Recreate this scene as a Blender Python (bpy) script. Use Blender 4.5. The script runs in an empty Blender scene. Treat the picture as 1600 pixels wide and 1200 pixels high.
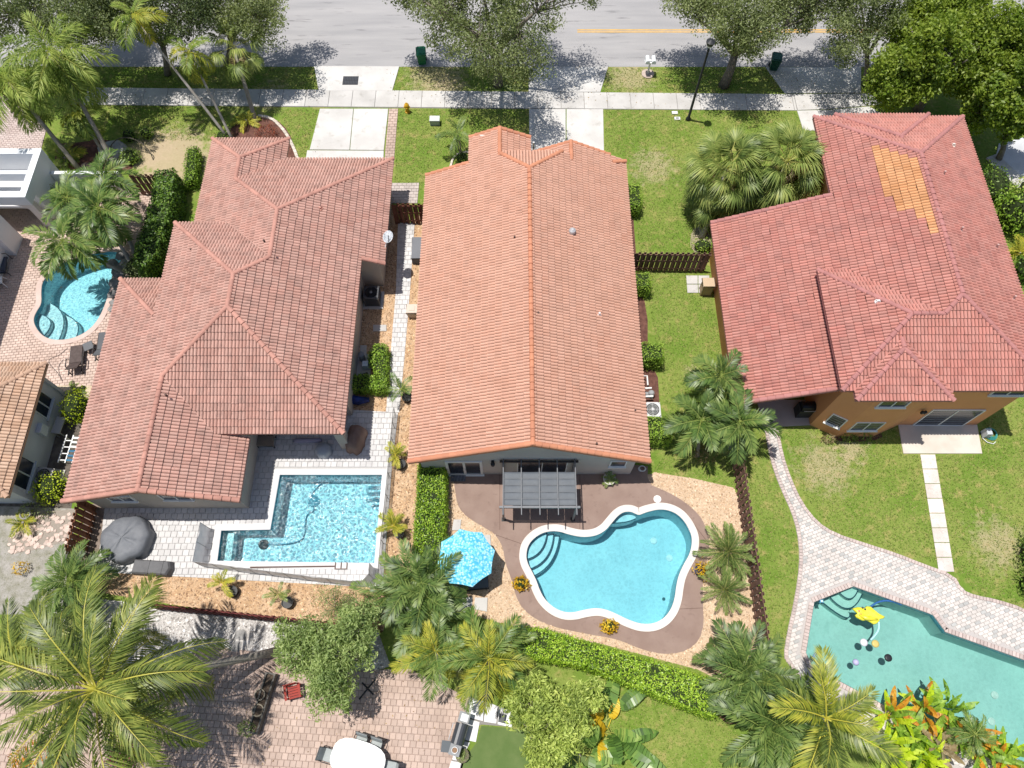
import bpy, math, random
import numpy as np
from mathutils import Matrix, Vector, Euler
from mathutils.geometry import tessellate_polygon

rad = math.radians
random.seed(7)
RNG = np.random.default_rng(11)
scene = bpy.context.scene
COL = scene.collection

# ------------------------------------------------------------------ camera, sky, sun, exposure
CAM_H, FPX, TILT = 36.0, 1150.0, rad(65.47)      # drone height (m), focal length in px of a 1600 px frame, tilt below horizon
cam_d = bpy.data.cameras.new('drone_camera')
cam_d.sensor_fit = 'HORIZONTAL'; cam_d.sensor_width = 36.0; cam_d.lens = 36.0 * FPX / 1600.0
cam_d.clip_start = 0.5; cam_d.clip_end = 1500.0
cam = bpy.data.objects.new('drone_camera', cam_d)
cam.location = (0, 0, CAM_H); cam.rotation_euler = (math.pi / 2 - TILT, 0, 0)
COL.objects.link(cam); scene.camera = cam

SUN_DIR = Vector((-0.205, 0.055, 1.0)).normalized()       # towards the sun: high, a little west
SUN_EL = math.asin(SUN_DIR.z); SUN_ROT = math.atan2(SUN_DIR.x, SUN_DIR.y)
world = bpy.data.worlds.new('World'); scene.world = world
world.use_nodes = True
wn = world.node_tree.nodes; wl = world.node_tree.links
bg = wn.get('Background')
sky = wn.new('ShaderNodeTexSky'); sky.sky_type = 'NISHITA'; sky.sun_disc = False
sky.sun_elevation = SUN_EL; sky.sun_rotation = SUN_ROT; sky.air_density = 1.0; sky.dust_density = 1.6
wl.new(sky.outputs[0], bg.inputs[0]); bg.inputs[1].default_value = 0.088
sun_d = bpy.data.lights.new('sun', 'SUN'); sun_d.energy = 4.3; sun_d.angle = rad(0.53); sun_d.color = (1.0, 0.955, 0.89)
sun = bpy.data.objects.new('sun', sun_d); COL.objects.link(sun)
sun.rotation_euler = SUN_DIR.to_track_quat('Z', 'Y').to_euler(); sun.location = (-20, 5, 90)
vs = scene.view_settings
vs.view_transform = 'Standard'; vs.look = 'None'; vs.exposure = 0.22; vs.gamma = 1.0; vs.use_curve_mapping = False
scene.render.engine = 'CYCLES'
scene.cycles.max_bounces = 8; scene.cycles.transparent_max_bounces = 16
scene.cycles.caustics_refractive = False; scene.cycles.caustics_reflective = False

# ------------------------------------------------------------------ survey: place in the photo + height above ground -> metres
_c, _s = math.cos(TILT), math.sin(TILT)
def P(x, y, z=0.0):
    u = (x - 800) / FPX; v = (y - 600) / FPX
    t = (z - CAM_H) / (-_s - v * _c)
    return Vector((u * t, (_c - v * _s) * t, z))
def PP(pts, z=0.0):
    return [P(a, b, z).xy for a, b in pts]

# ------------------------------------------------------------------ materials
def _n(nt, t, **kw):
    n = nt.nodes.new(t)
    for k, v in kw.items(): setattr(n, k, v)
    return n
def _mix(nt, fac, a, b, blend='MIX'):
    m = nt.nodes.new('ShaderNodeMix'); m.data_type = 'RGBA'; m.blend_type = blend
    for sock, val in ((0, fac), (6, a), (7, b)):
        if hasattr(val, 'is_output'): nt.links.new(val, m.inputs[sock])
        elif sock == 0: m.inputs[0].default_value = val
        else: m.inputs[sock].default_value = (*val, 1) if len(val) == 3 else val
    return m.outputs[2]
def _noise(nt, pos, scale, detail=4, rough=.55):
    n = nt.nodes.new('ShaderNodeTexNoise'); n.inputs['Scale'].default_value = scale
    n.inputs['Detail'].default_value = detail; n.inputs['Roughness'].default_value = rough
    nt.links.new(pos, n.inputs['Vector']); return n.outputs[0]
def _ramp(nt, fac, a, b):
    r = nt.nodes.new('ShaderNodeMapRange'); nt.links.new(fac, r.inputs[0])
    r.inputs[1].default_value = a; r.inputs[2].default_value = b; return r.outputs[0]
def _math(nt, op, a, b=None):
    m = nt.nodes.new('ShaderNodeMath'); m.operation = op
    for i, v in enumerate((a, b)):
        if v is None: continue
        if hasattr(v, 'is_output'): nt.links.new(v, m.inputs[i])
        else: m.inputs[i].default_value = v
    return m.outputs[0]

def rand01(nt):
    at = _n(nt, 'ShaderNodeAttribute', attribute_name='rnd')
    oi = nt.nodes.new('ShaderNodeObjectInfo')
    return _math(nt, 'FRACT', _math(nt, 'ADD', at.outputs['Fac'], oi.outputs['Random']))

MATS = {}
def mat(name, c, c2=None, c3=None, rough=.85, scale=1.2, fine=0.12, fscale=30, rnd=.0, bump=0.0, bscale=60, spec=.3,
        metal=0.0, transl=0.0, lo=.38, hi=.64, crnd=None, obj=False):
    """matte surface: c/c2 blended by broad noise, c3 by rare spots, crnd blended by a random value per piece"""
    if name in MATS: return MATS[name]
    m = bpy.data.materials.new(name); m.use_nodes = True
    nt = m.node_tree; b = nt.nodes['Principled BSDF']; out = nt.nodes['Material Output']
    if obj: pos = nt.nodes.new('ShaderNodeTexCoord').outputs['Object']
    else: pos = nt.nodes.new('ShaderNodeNewGeometry').outputs['Position']
    col = None
    r = rand01(nt) if (rnd or crnd) else None
    if c2 is not None: col = _mix(nt, _ramp(nt, _noise(nt, pos, scale), lo, hi), c, c2)
    else:
        v = nt.nodes.new('ShaderNodeRGB'); v.outputs[0].default_value = (*c, 1); col = v.outputs[0]
    if crnd is not None: col = _mix(nt, r, col, crnd)
    if c3 is not None: col = _mix(nt, _ramp(nt, _noise(nt, pos, scale * 3.1, 5), .58, .75), col, c3)
    if fine:
        f = _noise(nt, pos, fscale, 3)
        col = _mix(nt, 1.0, col, _mix(nt, f, (1 - fine * 1.6,) * 3, (1 + fine * 1.6,) * 3), 'MULTIPLY')
    if rnd:
        r2 = _math(nt, 'FRACT', _math(nt, 'MULTIPLY', r, 7.31))
        col = _mix(nt, 1.0, col, _mix(nt, r2, (1 - rnd,) * 3, (1 + rnd,) * 3), 'MULTIPLY')
    nt.links.new(col, b.inputs['Base Color'])
    b.inputs['Roughness'].default_value = rough; b.inputs['Metallic'].default_value = metal
    b.inputs['Specular IOR Level'].default_value = spec
    if bump:
        bp = nt.nodes.new('ShaderNodeBump'); bp.inputs['Strength'].default_value = bump; bp.inputs['Distance'].default_value = .02
        nt.links.new(_noise(nt, pos, bscale, 4), bp.inputs['Height']); nt.links.new(bp.outputs[0], b.inputs['Normal'])
    if transl:
        t = nt.nodes.new('ShaderNodeBsdfTranslucent')
        nt.links.new(_mix(nt, 1.0, col, (1.25, 1.3, .6), 'MULTIPLY'), t.inputs[0])
        ms = nt.nodes.new('ShaderNodeMixShader'); ms.inputs[0].default_value = transl
        nt.links.new(b.outputs[0], ms.inputs[1]); nt.links.new(t.outputs[0], ms.inputs[2]); nt.links.new(ms.outputs[0], out.inputs[0])
    MATS[name] = m
    return m

def leaf(name, dark, mid, light, transl=.3, rough=.5, spec=.35, obj_w=.35, stalk=None):
    """foliage: each leaf or frond picks its own tone between three greens"""
    m = bpy.data.materials.new(name); m.use_nodes = True
    nt = m.node_tree; b = nt.nodes['Principled BSDF']; out = nt.nodes['Material Output']
    at = _n(nt, 'ShaderNodeAttribute', attribute_name='rnd').outputs['Fac']
    oi = nt.nodes.new('ShaderNodeObjectInfo').outputs['Random']
    pos = nt.nodes.new('ShaderNodeNewGeometry').outputs['Position']
    v = _math(nt, 'ADD', _math(nt, 'MULTIPLY', at, 1 - obj_w), _math(nt, 'MULTIPLY', oi, obj_w))
    v = _math(nt, 'ADD', v, _math(nt, 'MULTIPLY', _math(nt, 'SUBTRACT', _noise(nt, pos, 1.6, 2), .5), .5))
    rp = nt.nodes.new('ShaderNodeValToRGB'); e = rp.color_ramp.elements
    e[0].position = .05; e[0].color = (*dark, 1); e[1].position = .85; e[1].color = (*light, 1)
    k = e.new(.42); k.color = (*mid, 1)
    if stalk: k = e.new(1.0); k.color = (*stalk, 1)
    nt.links.new(v, rp.inputs[0]); nt.links.new(rp.outputs[0], b.inputs['Base Color'])
    b.inputs['Roughness'].default_value = rough; b.inputs['Specular IOR Level'].default_value = spec
    t = nt.nodes.new('ShaderNodeBsdfTranslucent')
    nt.links.new(_mix(nt, 1.0, rp.outputs[0], (1.3, 1.35, .55), 'MULTIPLY'), t.inputs[0])
    ms = nt.nodes.new('ShaderNodeMixShader'); ms.inputs[0].default_value = transl
    nt.links.new(b.outputs[0], ms.inputs[1]); nt.links.new(t.outputs[0], ms.inputs[2]); nt.links.new(ms.outputs[0], out.inputs[0])
    MATS[name] = m
    return m

def water_mat(name, tint, ripple=8.0, amp=.35, light_tint=.25, detail=2, net=0.0, rough=.05):
    """pool water: tinted clear surface with real ripples, a sky sheen at grazing angles, gathered light painted into the tint"""
    m = bpy.data.materials.new(name); m.use_nodes = True
    nt = m.node_tree; nt.nodes.remove(nt.nodes['Principled BSDF']); out = nt.nodes['Material Output']
    pos = nt.nodes.new('ShaderNodeNewGeometry').outputs['Position']
    n1 = _noise(nt, pos, ripple, detail); n2 = _noise(nt, pos, ripple * .37, 2)
    h = _math(nt, 'ADD', n1, _math(nt, 'MULTIPLY', n2, 1.2))
    bp = nt.nodes.new('ShaderNodeBump'); bp.inputs['Strength'].default_value = amp; bp.inputs['Distance'].default_value = .05
    nt.links.new(h, bp.inputs['Height'])
    tr = nt.nodes.new('ShaderNodeBsdfTransparent')
    if net:                                              # caustic light net painted into the surface tint
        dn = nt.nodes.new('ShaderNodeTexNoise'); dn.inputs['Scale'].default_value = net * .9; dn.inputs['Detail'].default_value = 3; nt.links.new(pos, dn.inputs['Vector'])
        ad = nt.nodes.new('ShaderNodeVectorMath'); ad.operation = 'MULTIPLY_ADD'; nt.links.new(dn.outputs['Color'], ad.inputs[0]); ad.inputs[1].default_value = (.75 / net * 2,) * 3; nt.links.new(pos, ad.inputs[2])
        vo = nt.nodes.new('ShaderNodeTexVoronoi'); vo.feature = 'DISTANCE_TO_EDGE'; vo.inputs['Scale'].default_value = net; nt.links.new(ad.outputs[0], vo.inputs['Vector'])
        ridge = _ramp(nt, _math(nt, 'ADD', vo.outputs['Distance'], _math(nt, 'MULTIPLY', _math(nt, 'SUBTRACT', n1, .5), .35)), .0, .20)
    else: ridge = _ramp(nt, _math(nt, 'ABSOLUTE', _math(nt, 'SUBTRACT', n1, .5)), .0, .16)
    lo = tuple(max(0, t * (1 - light_tint)) for t in tint); hi = tuple(min(1, t * (1 + light_tint * .6)) for t in tint)  # darker and lighter tint imitate light focused by the ripples
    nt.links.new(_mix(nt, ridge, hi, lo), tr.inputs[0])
    gl = nt.nodes.new('ShaderNodeBsdfGlossy'); gl.inputs['Roughness'].default_value = rough
    nt.links.new(bp.outputs[0], gl.inputs['Normal'])
    fr = nt.nodes.new('ShaderNodeFresnel'); fr.inputs[0].default_value = 1.33; nt.links.new(bp.outputs[0], fr.inputs['Normal'])
    ms = nt.nodes.new('ShaderNodeMixShader'); nt.links.new(fr.outputs[0], ms.inputs[0])
    nt.links.new(tr.outputs[0], ms.inputs[1]); nt.links.new(gl.outputs[0], ms.inputs[2]); nt.links.new(ms.outputs[0], out.inputs[0])
    MATS[name] = m
    return m

# ------------------------------------------------------------------ objects and tags
def wloc(o):
    v = Vector((0, 0, 0))
    while o is not None:
        v = v + o.location; o = o.parent
    return v
def tag(o, label=None, cat=None, group=None, kind=None):
    if label: o['label'] = label
    if cat: o['category'] = cat
    if group: o['group'] = group
    if kind: o['kind'] = kind
    return o
def thing(name, label, cat, loc=(0, 0, 0), group=None, rz=0.0):
    o = bpy.data.objects.new(name, None); o.empty_display_size = .3
    o.location = loc; o.rotation_euler = (0, 0, rz); COL.objects.link(o)
    return tag(o, label, cat, group)
def link(name, me, parent=None, basis=None):
    o = bpy.data.objects.new(name, me); COL.objects.link(o)
    if parent is not None: o.parent = parent
    if basis is not None: o.matrix_basis = basis
    return o
def copy_tree(o, parent=None):
    c = o.copy(); COL.objects.link(c)
    if parent is not None: c.parent = parent
    for ch in o.children: copy_tree(ch, c)
    return c

def np_mesh(name, V, F, m, rnd=None, smooth=False):
    """fast mesh from arrays of equal-sized faces"""
    V = np.asarray(V, np.float32); F = np.asarray(F, np.int32)
    me = bpy.data.meshes.new(name)
    nf, k = F.shape
    me.vertices.add(len(V)); me.vertices.foreach_set('co', V.ravel())
    me.loops.add(nf * k); me.loops.foreach_set('vertex_index', F.ravel())
    me.polygons.add(nf); me.polygons.foreach_set('loop_start', np.arange(0, nf * k, k, dtype=np.int32))
    if smooth: me.polygons.foreach_set('use_smooth', np.ones(nf, bool))
    if rnd is not None:
        a = me.attributes.new('rnd', 'FLOAT', 'FACE'); a.data.foreach_set('value', np.asarray(rnd, np.float32))
    me.materials.append(m); me.update(calc_edges=True); me.validate()
    return me

class MB:
    """collects shapes, then links them as ONE mesh object"""
    def __init__(s): s.v = []; s.f = []; s.r = []
    def add(s, vs_, fs, r=0.0):
        n = len(s.v); s.v += [tuple(v) for v in vs_]; s.f += [tuple(i + n for i in f) for f in fs]; s.r += [r] * len(fs); return s
    def box(s, c, size, rz=0.0, M=None, bev=0.0, r=0.0):
        x, y, z = (q / 2 for q in size)
        if bev <= 0:
            vs_ = [Vector((a * x, b * y, d * z)) for d in (-1, 1) for b in (-1, 1) for a in (-1, 1)]
            fs = [(0, 2, 3, 1), (4, 5, 7, 6), (0, 1, 5, 4), (2, 6, 7, 3), (0, 4, 6, 2), (1, 3, 7, 5)]
        else:                                             # chamfered top and corners
            b_ = min(bev, x * .9, y * .9, z * .9); ring = []
            for zz, ins in ((-z, 0), (z - b_, 0), (z, b_)):
                for a, b in ((-1, -1), (1, -1), (1, 1), (-1, 1)):
                    q = [(a * (x - ins), b * (y - b_ - ins * .0)), (a * (x - b_ - ins * .0), b * (y - ins))]
                    if a * b > 0: q = q[::-1]
                    ring += [Vector((p[0], p[1], zz)) for p in q]
            vs_ = ring; fs = []
            for l in (0, 8):
                for i in range(8): j = (i + 1) % 8; fs.append((l + i, l + j, l + 8 + j, l + 8 + i))
            fs.append(tuple(range(16, 24))); fs.append(tuple(reversed(range(0, 8))))
        R = Matrix.Rotation(rz, 3, 'Z') if M is None else M
        return s.add([R @ v + Vector(c) for v in vs_], fs, r)
    def prism(s, poly, z0, z1, r=0.0, top=None):
        n = len(poly); zt = [z1] * n if top is None else top
        if sum(poly[i][0] * poly[(i + 1) % n][1] - poly[(i + 1) % n][0] * poly[i][1] for i in range(n)) < 0:
            poly = poly[::-1]; zt = zt[::-1]
        vs_ = [(p[0], p[1], z0) for p in poly] + [(p[0], p[1], zt[i]) for i, p in enumerate(poly)]
        fs = [(i, (i + 1) % n, n + (i + 1) % n, n + i) for i in range(n)]
        tri = tessellate_polygon([[Vector((p[0], p[1], 0)) for p in poly]])
        for t in tri:
            a, b, c = (poly[i] for i in t)
            ar = (b[0] - a[0]) * (c[1] - a[1]) - (b[1] - a[1]) * (c[0] - a[0])
            if abs(ar) < 1e-5: continue
            if ar < 0: t = t[::-1]
            fs.append(tuple(n + i for i in t)); fs.append(tuple(reversed(t)))
        return s.add(vs_, fs, r)
    def tube(s, pts, rads, n=8, caps=True, r=0.0):
        pts = [Vector(p) for p in pts]
        if not hasattr(rads, '__len__'): rads = [rads] * len(pts)
        vs_ = []; fs = []; prev = None
        for i, p in enumerate(pts):
            d = (pts[min(i + 1, len(pts) - 1)] - pts[max(i - 1, 0)]).normalized()
            if prev is None: a = d.orthogonal().normalized()
            else: a = (prev - d * prev.dot(d)).normalized()
            prev = a; b = d.cross(a)
            for k in range(n):
                t = 2 * math.pi * k / n; vs_.append(p + (a * math.cos(t) + b * math.sin(t)) * rads[i])
        for i in range(len(pts) - 1):
            for k in range(n):
                k2 = (k + 1) % n; fs.append((i * n + k, i * n + k2, (i + 1) * n + k2, (i + 1) * n + k))
        if caps: fs.append(tuple(reversed(range(n)))); fs.append(tuple((len(pts) - 1) * n + k for k in range(n)))
        return s.add(vs_, fs, r)
    def lathe(s, prof, c=(0, 0, 0), n=16, r=0.0):
        vs_ = []; fs = []
        for (q, z) in prof:
            for k in range(n):
                t = 2 * math.pi * k / n; vs_.append((c[0] + q * math.cos(t), c[1] + q * math.sin(t), c[2] + z))
        for i in range(len(prof) - 1):
            for k in range(n):
                k2 = (k + 1) % n; fs.append((i * n + k, i * n + k2, (i + 1) * n + k2, (i + 1) * n + k))
        if prof[0][0] > .001: fs.append(tuple(reversed(range(n))))
        if prof[-1][0] > .001: fs.append(tuple((len(prof) - 1) * n + k for k in range(n)))
        return s.add(vs_, fs, r)
    def bar(s, a, b, w, h=None, r=0.0):
        """square bar between two points"""
        a = Vector(a); b = Vector(b); d = b - a; h = w if h is None else h
        y = d.normalized(); x = y.cross(Vector((0, 0, 1)))
        x = Vector((1, 0, 0)) if x.length < 1e-4 else x.normalized(); z = x.cross(y)
        M = Matrix((x, y, z)).transposed()
        return s.box((a + b) / 2, (w, d.length, h), M=M, r=r)
    def build(s, name, m, parent=None, local=False, smooth=False):
        me = bpy.data.meshes.new(name)
        off = wloc(parent) if (parent is not None and not local) else Vector((0, 0, 0))
        me.from_pydata([(v[0] - off.x, v[1] - off.y, v[2] - off.z) for v in s.v], [], s.f)
        if any(s.r):
            a = me.attributes.new('rnd', 'FLOAT', 'FACE'); a.data.foreach_set('value', s.r)
        if smooth: me.polygons.foreach_set('use_smooth', [True] * len(me.polygons))
        me.materials.append(m); me.update()
        return link(name, me, parent)

def smooth_poly(pts, it=2, closed=True):
    for _ in range(it):
        q = []; n = len(pts)
        rng = range(n) if closed else range(n - 1)
        if not closed: q.append(pts[0])
        for i in rng:
            a, b = pts[i], pts[(i + 1) % n]
            q.append((a[0] * .75 + b[0] * .25, a[1] * .75 + b[1] * .25)); q.append((a[0] * .25 + b[0] * .75, a[1] * .25 + b[1] * .75))
        if not closed: q.append(pts[-1])
        pts = q
    return pts
def area2(p): return sum(p[i][0] * p[(i + 1) % len(p)][1] - p[(i + 1) % len(p)][0] * p[i][1] for i in range(len(p)))
def offset_poly(p, d):
    """grow a closed outline outwards by d"""
    if area2(p) < 0: p = p[::-1]
    q = []; n = len(p)
    for i in range(n):
        a = Vector(p[i - 1][:2]); b = Vector(p[i][:2]); c = Vector(p[(i + 1) % n][:2])
        n1 = (b - a).normalized(); n2 = (c - b).normalized()
        n1 = Vector((n1.y, -n1.x)); n2 = Vector((n2.y, -n2.x)); k = n1 + n2
        k = k / max(.35, k.length_squared / 2) if k.length > 1e-6 else n1
        q.append((b.x + k.x * d, b.y + k.y * d))
    return q
def inside(poly, x, y):
    c = False; n = len(poly); j = n - 1
    for i in range(n):
        xi, yi = poly[i][0], poly[i][1]; xj, yj = poly[j][0], poly[j][1]
        if (yi > y) != (yj > y) and x < (xj - xi) * (y - yi) / (yj - yi) + xi: c = not c
        j = i
    return c
def sheet(name, poly, z, m, holes=(), kind='structure', parent=None):
    """flat ground surface, with holes where pools go down"""
    loops = [[Vector((p[0], p[1], 0)) for p in poly]] + [[Vector((p[0], p[1], 0)) for p in h] for h in holes]
    flat = [q for l in loops for q in l]
    fs = []
    for t in tessellate_polygon(loops):
        a, b, c = (flat[i] for i in t)
        fs.append(t if (b.x - a.x) * (c.y - a.y) - (b.y - a.y) * (c.x - a.x) > 0 else t[::-1])
    o = MB().add([(q.x, q.y, z) for q in flat], fs).build(name, m, parent)
    if kind: o['kind'] = kind
    return o

# ------------------------------------------------------------------ laying tiles and pavers piece by piece
def clip_tri(poly, tri):
    for i in range(3):
        a = tri[i]; b = tri[(i + 1) % 3]; out = []
        for k in range(len(poly)):
            p = poly[k]; q = poly[(k + 1) % len(poly)]
            dp = (b[0] - a[0]) * (p[1] - a[1]) - (b[1] - a[1]) * (p[0] - a[0])
            dq = (b[0] - a[0]) * (q[1] - a[1]) - (b[1] - a[1]) * (q[0] - a[0])
            if dp >= 0: out.append(p)
            if (dp >= 0) != (dq >= 0):
                t = dp / (dp - dq); out.append(tuple(p[j] + (q[j] - p[j]) * t for j in range(3)))
        poly = out
        if len(poly) < 3: return []
    return poly
def lay(poly_uv, O, U, V, N, w, e, pv, pf, name, stuff_name, m, parent, budget, u0=None, v0=None, stagger=0.0, jit=.004,
        slip=False, holes=(), mats=None):
    """lay pieces of w x e over an outline: whole ones are objects while the budget lasts, the rest and the cut ones one joined part"""
    us = [p[0] for p in poly_uv]; vs_ = [p[1] for p in poly_uv]
    u0 = min(us) if u0 is None else u0; v0 = min(vs_) if v0 is None else v0
    tri = [[poly_uv[i] for i in t] for t in tessellate_polygon([[Vector((p[0], p[1], 0)) for p in poly_uv]])]
    tri = [t if (t[1][0] - t[0][0]) * (t[2][1] - t[0][1]) - (t[1][1] - t[0][1]) * (t[2][0] - t[0][0]) > 0 else t[::-1] for t in tri]
    whole = []; cut = []
    j0 = math.floor((min(vs_) - v0) / e); j1 = math.ceil((max(vs_) - v0) / e)
    for j in range(j0, j1 + 1):
        sh = stagger * w * (j % 2)
        i0 = math.floor((min(us) - u0 - sh) / w); i1 = math.ceil((max(us) - u0 - sh) / w)
        for i in range(i0, i1 + 1):
            a = u0 + sh + i * w; b = v0 + j * e
            cs = [inside(poly_uv, x, y) for x, y in ((a + .02, b + .02), (a + w - .02, b + .02), (a + w - .02, b + e - .02), (a + .02, b + e - .02))]
            hs = [any(inside(h, x, y) for h in holes) for x, y in ((a, b), (a + w, b), (a + w, b + e), (a, b + e), (a + w / 2, b + e / 2))]
            if holes and any(hs): continue
            mi = mats(i, j, a, b) if mats else 0
            if all(cs): whole.append((a, b, mi))
            elif any(cs) or any(a < p[0] < a + w and b < p[1] < b + e for p in poly_uv) or inside(poly_uv, a + w / 2, b + e / 2): cut.append((a, b, mi))
    camp = cam.location
    whole.sort(key=lambda t: (O + U * t[0] + V * t[1] - camp).length)
    off = wloc(parent)
    mlist = m if isinstance(m, (list, tuple)) else [m]
    meshes = []
    for mm in mlist:
        me = bpy.data.meshes.new(name); me.from_pydata(pv, [], pf); me.materials.append(mm); me.update(); meshes.append(me)
    n = min(len(whole), budget[0]); budget[0] -= n
    B = Matrix((U, V, N)).transposed().to_4x4()
    for (a, b, mi) in whole[:n]:
        p = O + U * (a + random.uniform(-jit, jit)) + V * (b + random.uniform(-jit, jit) - (random.uniform(.01, .045) if slip and random.random() < .05 else 0)) + N * random.uniform(0, jit) - off
        link(name, meshes[mi], parent, Matrix.Translation(p) @ B @ Matrix.Rotation(random.uniform(-jit, jit) * 2, 4, 'Z'))
    for mi, mm in enumerate(mlist):
        mb = MB()
        for (a, b, q) in whole[n:]:
            if q != mi: continue
            r = random.random() * .98 + .01; du = random.uniform(-jit, jit); dn = random.uniform(0, jit); dv = -random.uniform(.01, .045) if slip and random.random() < .05 else 0
            mb.add([O + U * (a + du + v[0]) + V * (b + dv + v[1]) + N * (v[2] + dn) for v in pv], pf, r)
        for (a, b, q) in cut:
            if q != mi: continue
            r = random.random() * .98 + .01
            for f in pf:
                pl = [(a + pv[i][0], b + pv[i][1], pv[i][2]) for i in f]
                for t in tri:
                    c = clip_tri(pl, t)
                    if len(c) >= 3: mb.add([O + U * q[0] + V * q[1] + N * q[2] for q in c], [tuple(range(len(c)))], r)
        if mb.f:
            o = mb.build(stuff_name, mm, parent); o['kind'] = 'stuff'
def paver(w, e, h, gap=.012):
    b = .012
    v = [(gap, gap, 0), (w - gap, gap, 0), (w - gap, e - gap, 0), (gap, e - gap, 0), (gap, gap, h - b), (w - gap, gap, h - b), (w - gap, e - gap, h - b), (gap, e - gap, h - b),
         (gap + b, gap + b, h), (w - gap - b, gap + b, h), (w - gap - b, e - gap - b, h), (gap + b, e - gap - b, h)]
    f = [(8, 9, 10, 11)]
    for l in (0, 4):
        for i in range(4): j = (i + 1) % 4; f.append((l + i, l + j, l + 4 + j, l + 4 + i))
    return v, f
def pave(poly, z, ang, w, e, name, stuff_name, m, parent, budget, holes=(), stagger=.5, h=.035, gap=.008, mats=None, jit=.004):
    U = Vector((math.cos(ang), math.sin(ang), 0)); V = Vector((-math.sin(ang), math.cos(ang), 0)); N = Vector((0, 0, 1))
    uv = [(p[0] * U.x + p[1] * U.y, p[0] * V.x + p[1] * V.y) for p in poly]
    hv = [[(p[0] * U.x + p[1] * U.y, p[0] * V.x + p[1] * V.y) for p in hh] for hh in holes]
    pv, pf = paver(w, e, h, gap)
    lay(uv, Vector((0, 0, z)), U, V, N, w, e, pv, pf, name, stuff_name, m, parent, budget, stagger=stagger, holes=hv, mats=mats, jit=jit)
# ------------------------------------------------------------------ ground materials
def grass_mat():
    m = bpy.data.materials.new('lawn'); m.use_nodes = True; nt = m.node_tree; b = nt.nodes['Principled BSDF']
    pos = nt.nodes.new('ShaderNodeNewGeometry').outputs['Position']
    a = _mix(nt, _ramp(nt, _noise(nt, pos, .45, 3), .36, .62), (.140, .225, .036), (.215, .265, .065))
    a = _mix(nt, _ramp(nt, _noise(nt, pos, 1.7, 5, .65), .52, .72), a, (.36, .30, .125))
    a = _mix(nt, _ramp(nt, _noise(nt, pos, 5.5, 4, .7), .5, .7), a, (.10, .16, .022))
    a = _mix(nt, 1.0, a, _mix(nt, _noise(nt, pos, 34, 3, .7), (.55, .55, .5), (1.5, 1.5, 1.45)), 'MULTIPLY')
    # worn, dry patches of the yards
    for (x, y, r_, thr) in ((272, 246, 2.9, .0), (236, 232, 2.2, .1), (420, 150, 2.5, .35), (1020, 260, 3.2, .42), (985, 120, 2.6, .25), (680, 118, 3.0, .2), (700, 138, 2.0, .2), (1290, 730, 2.6, .3), (1560, 850, 2.6, .35), (1330, 700, 1.8, .4), (1086, 585, 1.2, .4)):
        c = P(x, y); vm = nt.nodes.new('ShaderNodeVectorMath'); vm.operation = 'DISTANCE'; nt.links.new(pos, vm.inputs[0]); vm.inputs[1].default_value = c
        k = _math(nt, 'ADD', _math(nt, 'SUBTRACT', 1 - thr, _math(nt, 'DIVIDE', vm.outputs['Value'], r_)), _math(nt, 'MULTIPLY', _math(nt, 'SUBTRACT', _noise(nt, pos, 2.4, 5, .75), .5), 1.9))
        dry = _mix(nt, _noise(nt, pos, 7, 4), (.40, .31, .20), (.52, .42, .29))
        a = _mix(nt, _math(nt, 'MULTIPLY', _ramp(nt, k, .05, .45), .85 if thr < .15 else .6), a, dry)
    nt.links.new(a, b.inputs['Base Color']); b.inputs['Roughness'].default_value = .95; b.inputs['Specular IOR Level'].default_value = .1
    bp = nt.nodes.new('ShaderNodeBump'); bp.inputs['Strength'].default_value = .6; bp.inputs['Distance'].default_value = .04
    nt.links.new(_noise(nt, pos, 26, 4, .7), bp.inputs['Height']); nt.links.new(bp.outputs[0], b.inputs['Normal'])
    MATS['lawn'] = m; return m
LAWN = grass_mat()
def asphalt_mat():
    m = bpy.data.materials.new('asphalt'); m.use_nodes = True; nt = m.node_tree; b = nt.nodes['Principled BSDF']
    pos = nt.nodes.new('ShaderNodeNewGeometry').outputs['Position']
    mp = nt.nodes.new('ShaderNodeMapping'); mp.inputs['Scale'].default_value = (.12, 1.1, 1); nt.links.new(pos, mp.inputs[0])
    a = _mix(nt, _ramp(nt, _noise(nt, mp.outputs[0], 1.3, 4), .35, .68), (.37, .36, .36), (.30, .295, .30))
    a = _mix(nt, _ramp(nt, _noise(nt, mp.outputs[0], 3.1, 5), .60, .72), a, (.17, .165, .17))
    a = _mix(nt, 1.0, a, _mix(nt, _noise(nt, pos, 45, 3, .8), (.82, .82, .82), (1.18, 1.18, 1.18)), 'MULTIPLY')
    nt.links.new(a, b.inputs['Base Color']); b.inputs['Roughness'].default_value = .9
    MATS['asphalt'] = m; return m
ASPH = asphalt_mat()
CONC = mat('pale_concrete', (.47, .455, .435), (.56, .545, .525), (.38, .365, .345), rough=.9, scale=.7, fine=.05, fscale=50, rnd=.05)
CONC2 = mat('drive_concrete', (.52, .505, .485), (.62, .61, .59), (.42, .40, .37), rough=.9, scale=.5, fine=.06, fscale=30, rnd=.04)
JOINT = mat('dark_joint', (.24, .225, .21), rough=.95, fine=.1)
WHITEP = mat('white_paver', (.55, .54, .535), (.62, .61, .605), (.47, .455, .45), rough=.85, scale=.6, fine=.05, rnd=.085)
GROUT = mat('paver_joint', (.44, .43, .42), rough=.95)
PINKP = mat('pink_paver', (.43, .325, .27), (.51, .395, .335), (.33, .25, .21), rough=.9, scale=.5, fine=.1, rnd=.10)
PINKG = mat('pink_joint', (.36, .27, .235), rough=.95)
GREYP = mat('grey_paver', (.40, .40, .395), (.47, .465, .455), rough=.9, scale=1, fine=.08, rnd=.10)
BRICKP = mat('brick_border', (.47, .385, .355), (.54, .455, .42), rough=.9, scale=1.5, fine=.1, rnd=.14)
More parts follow.
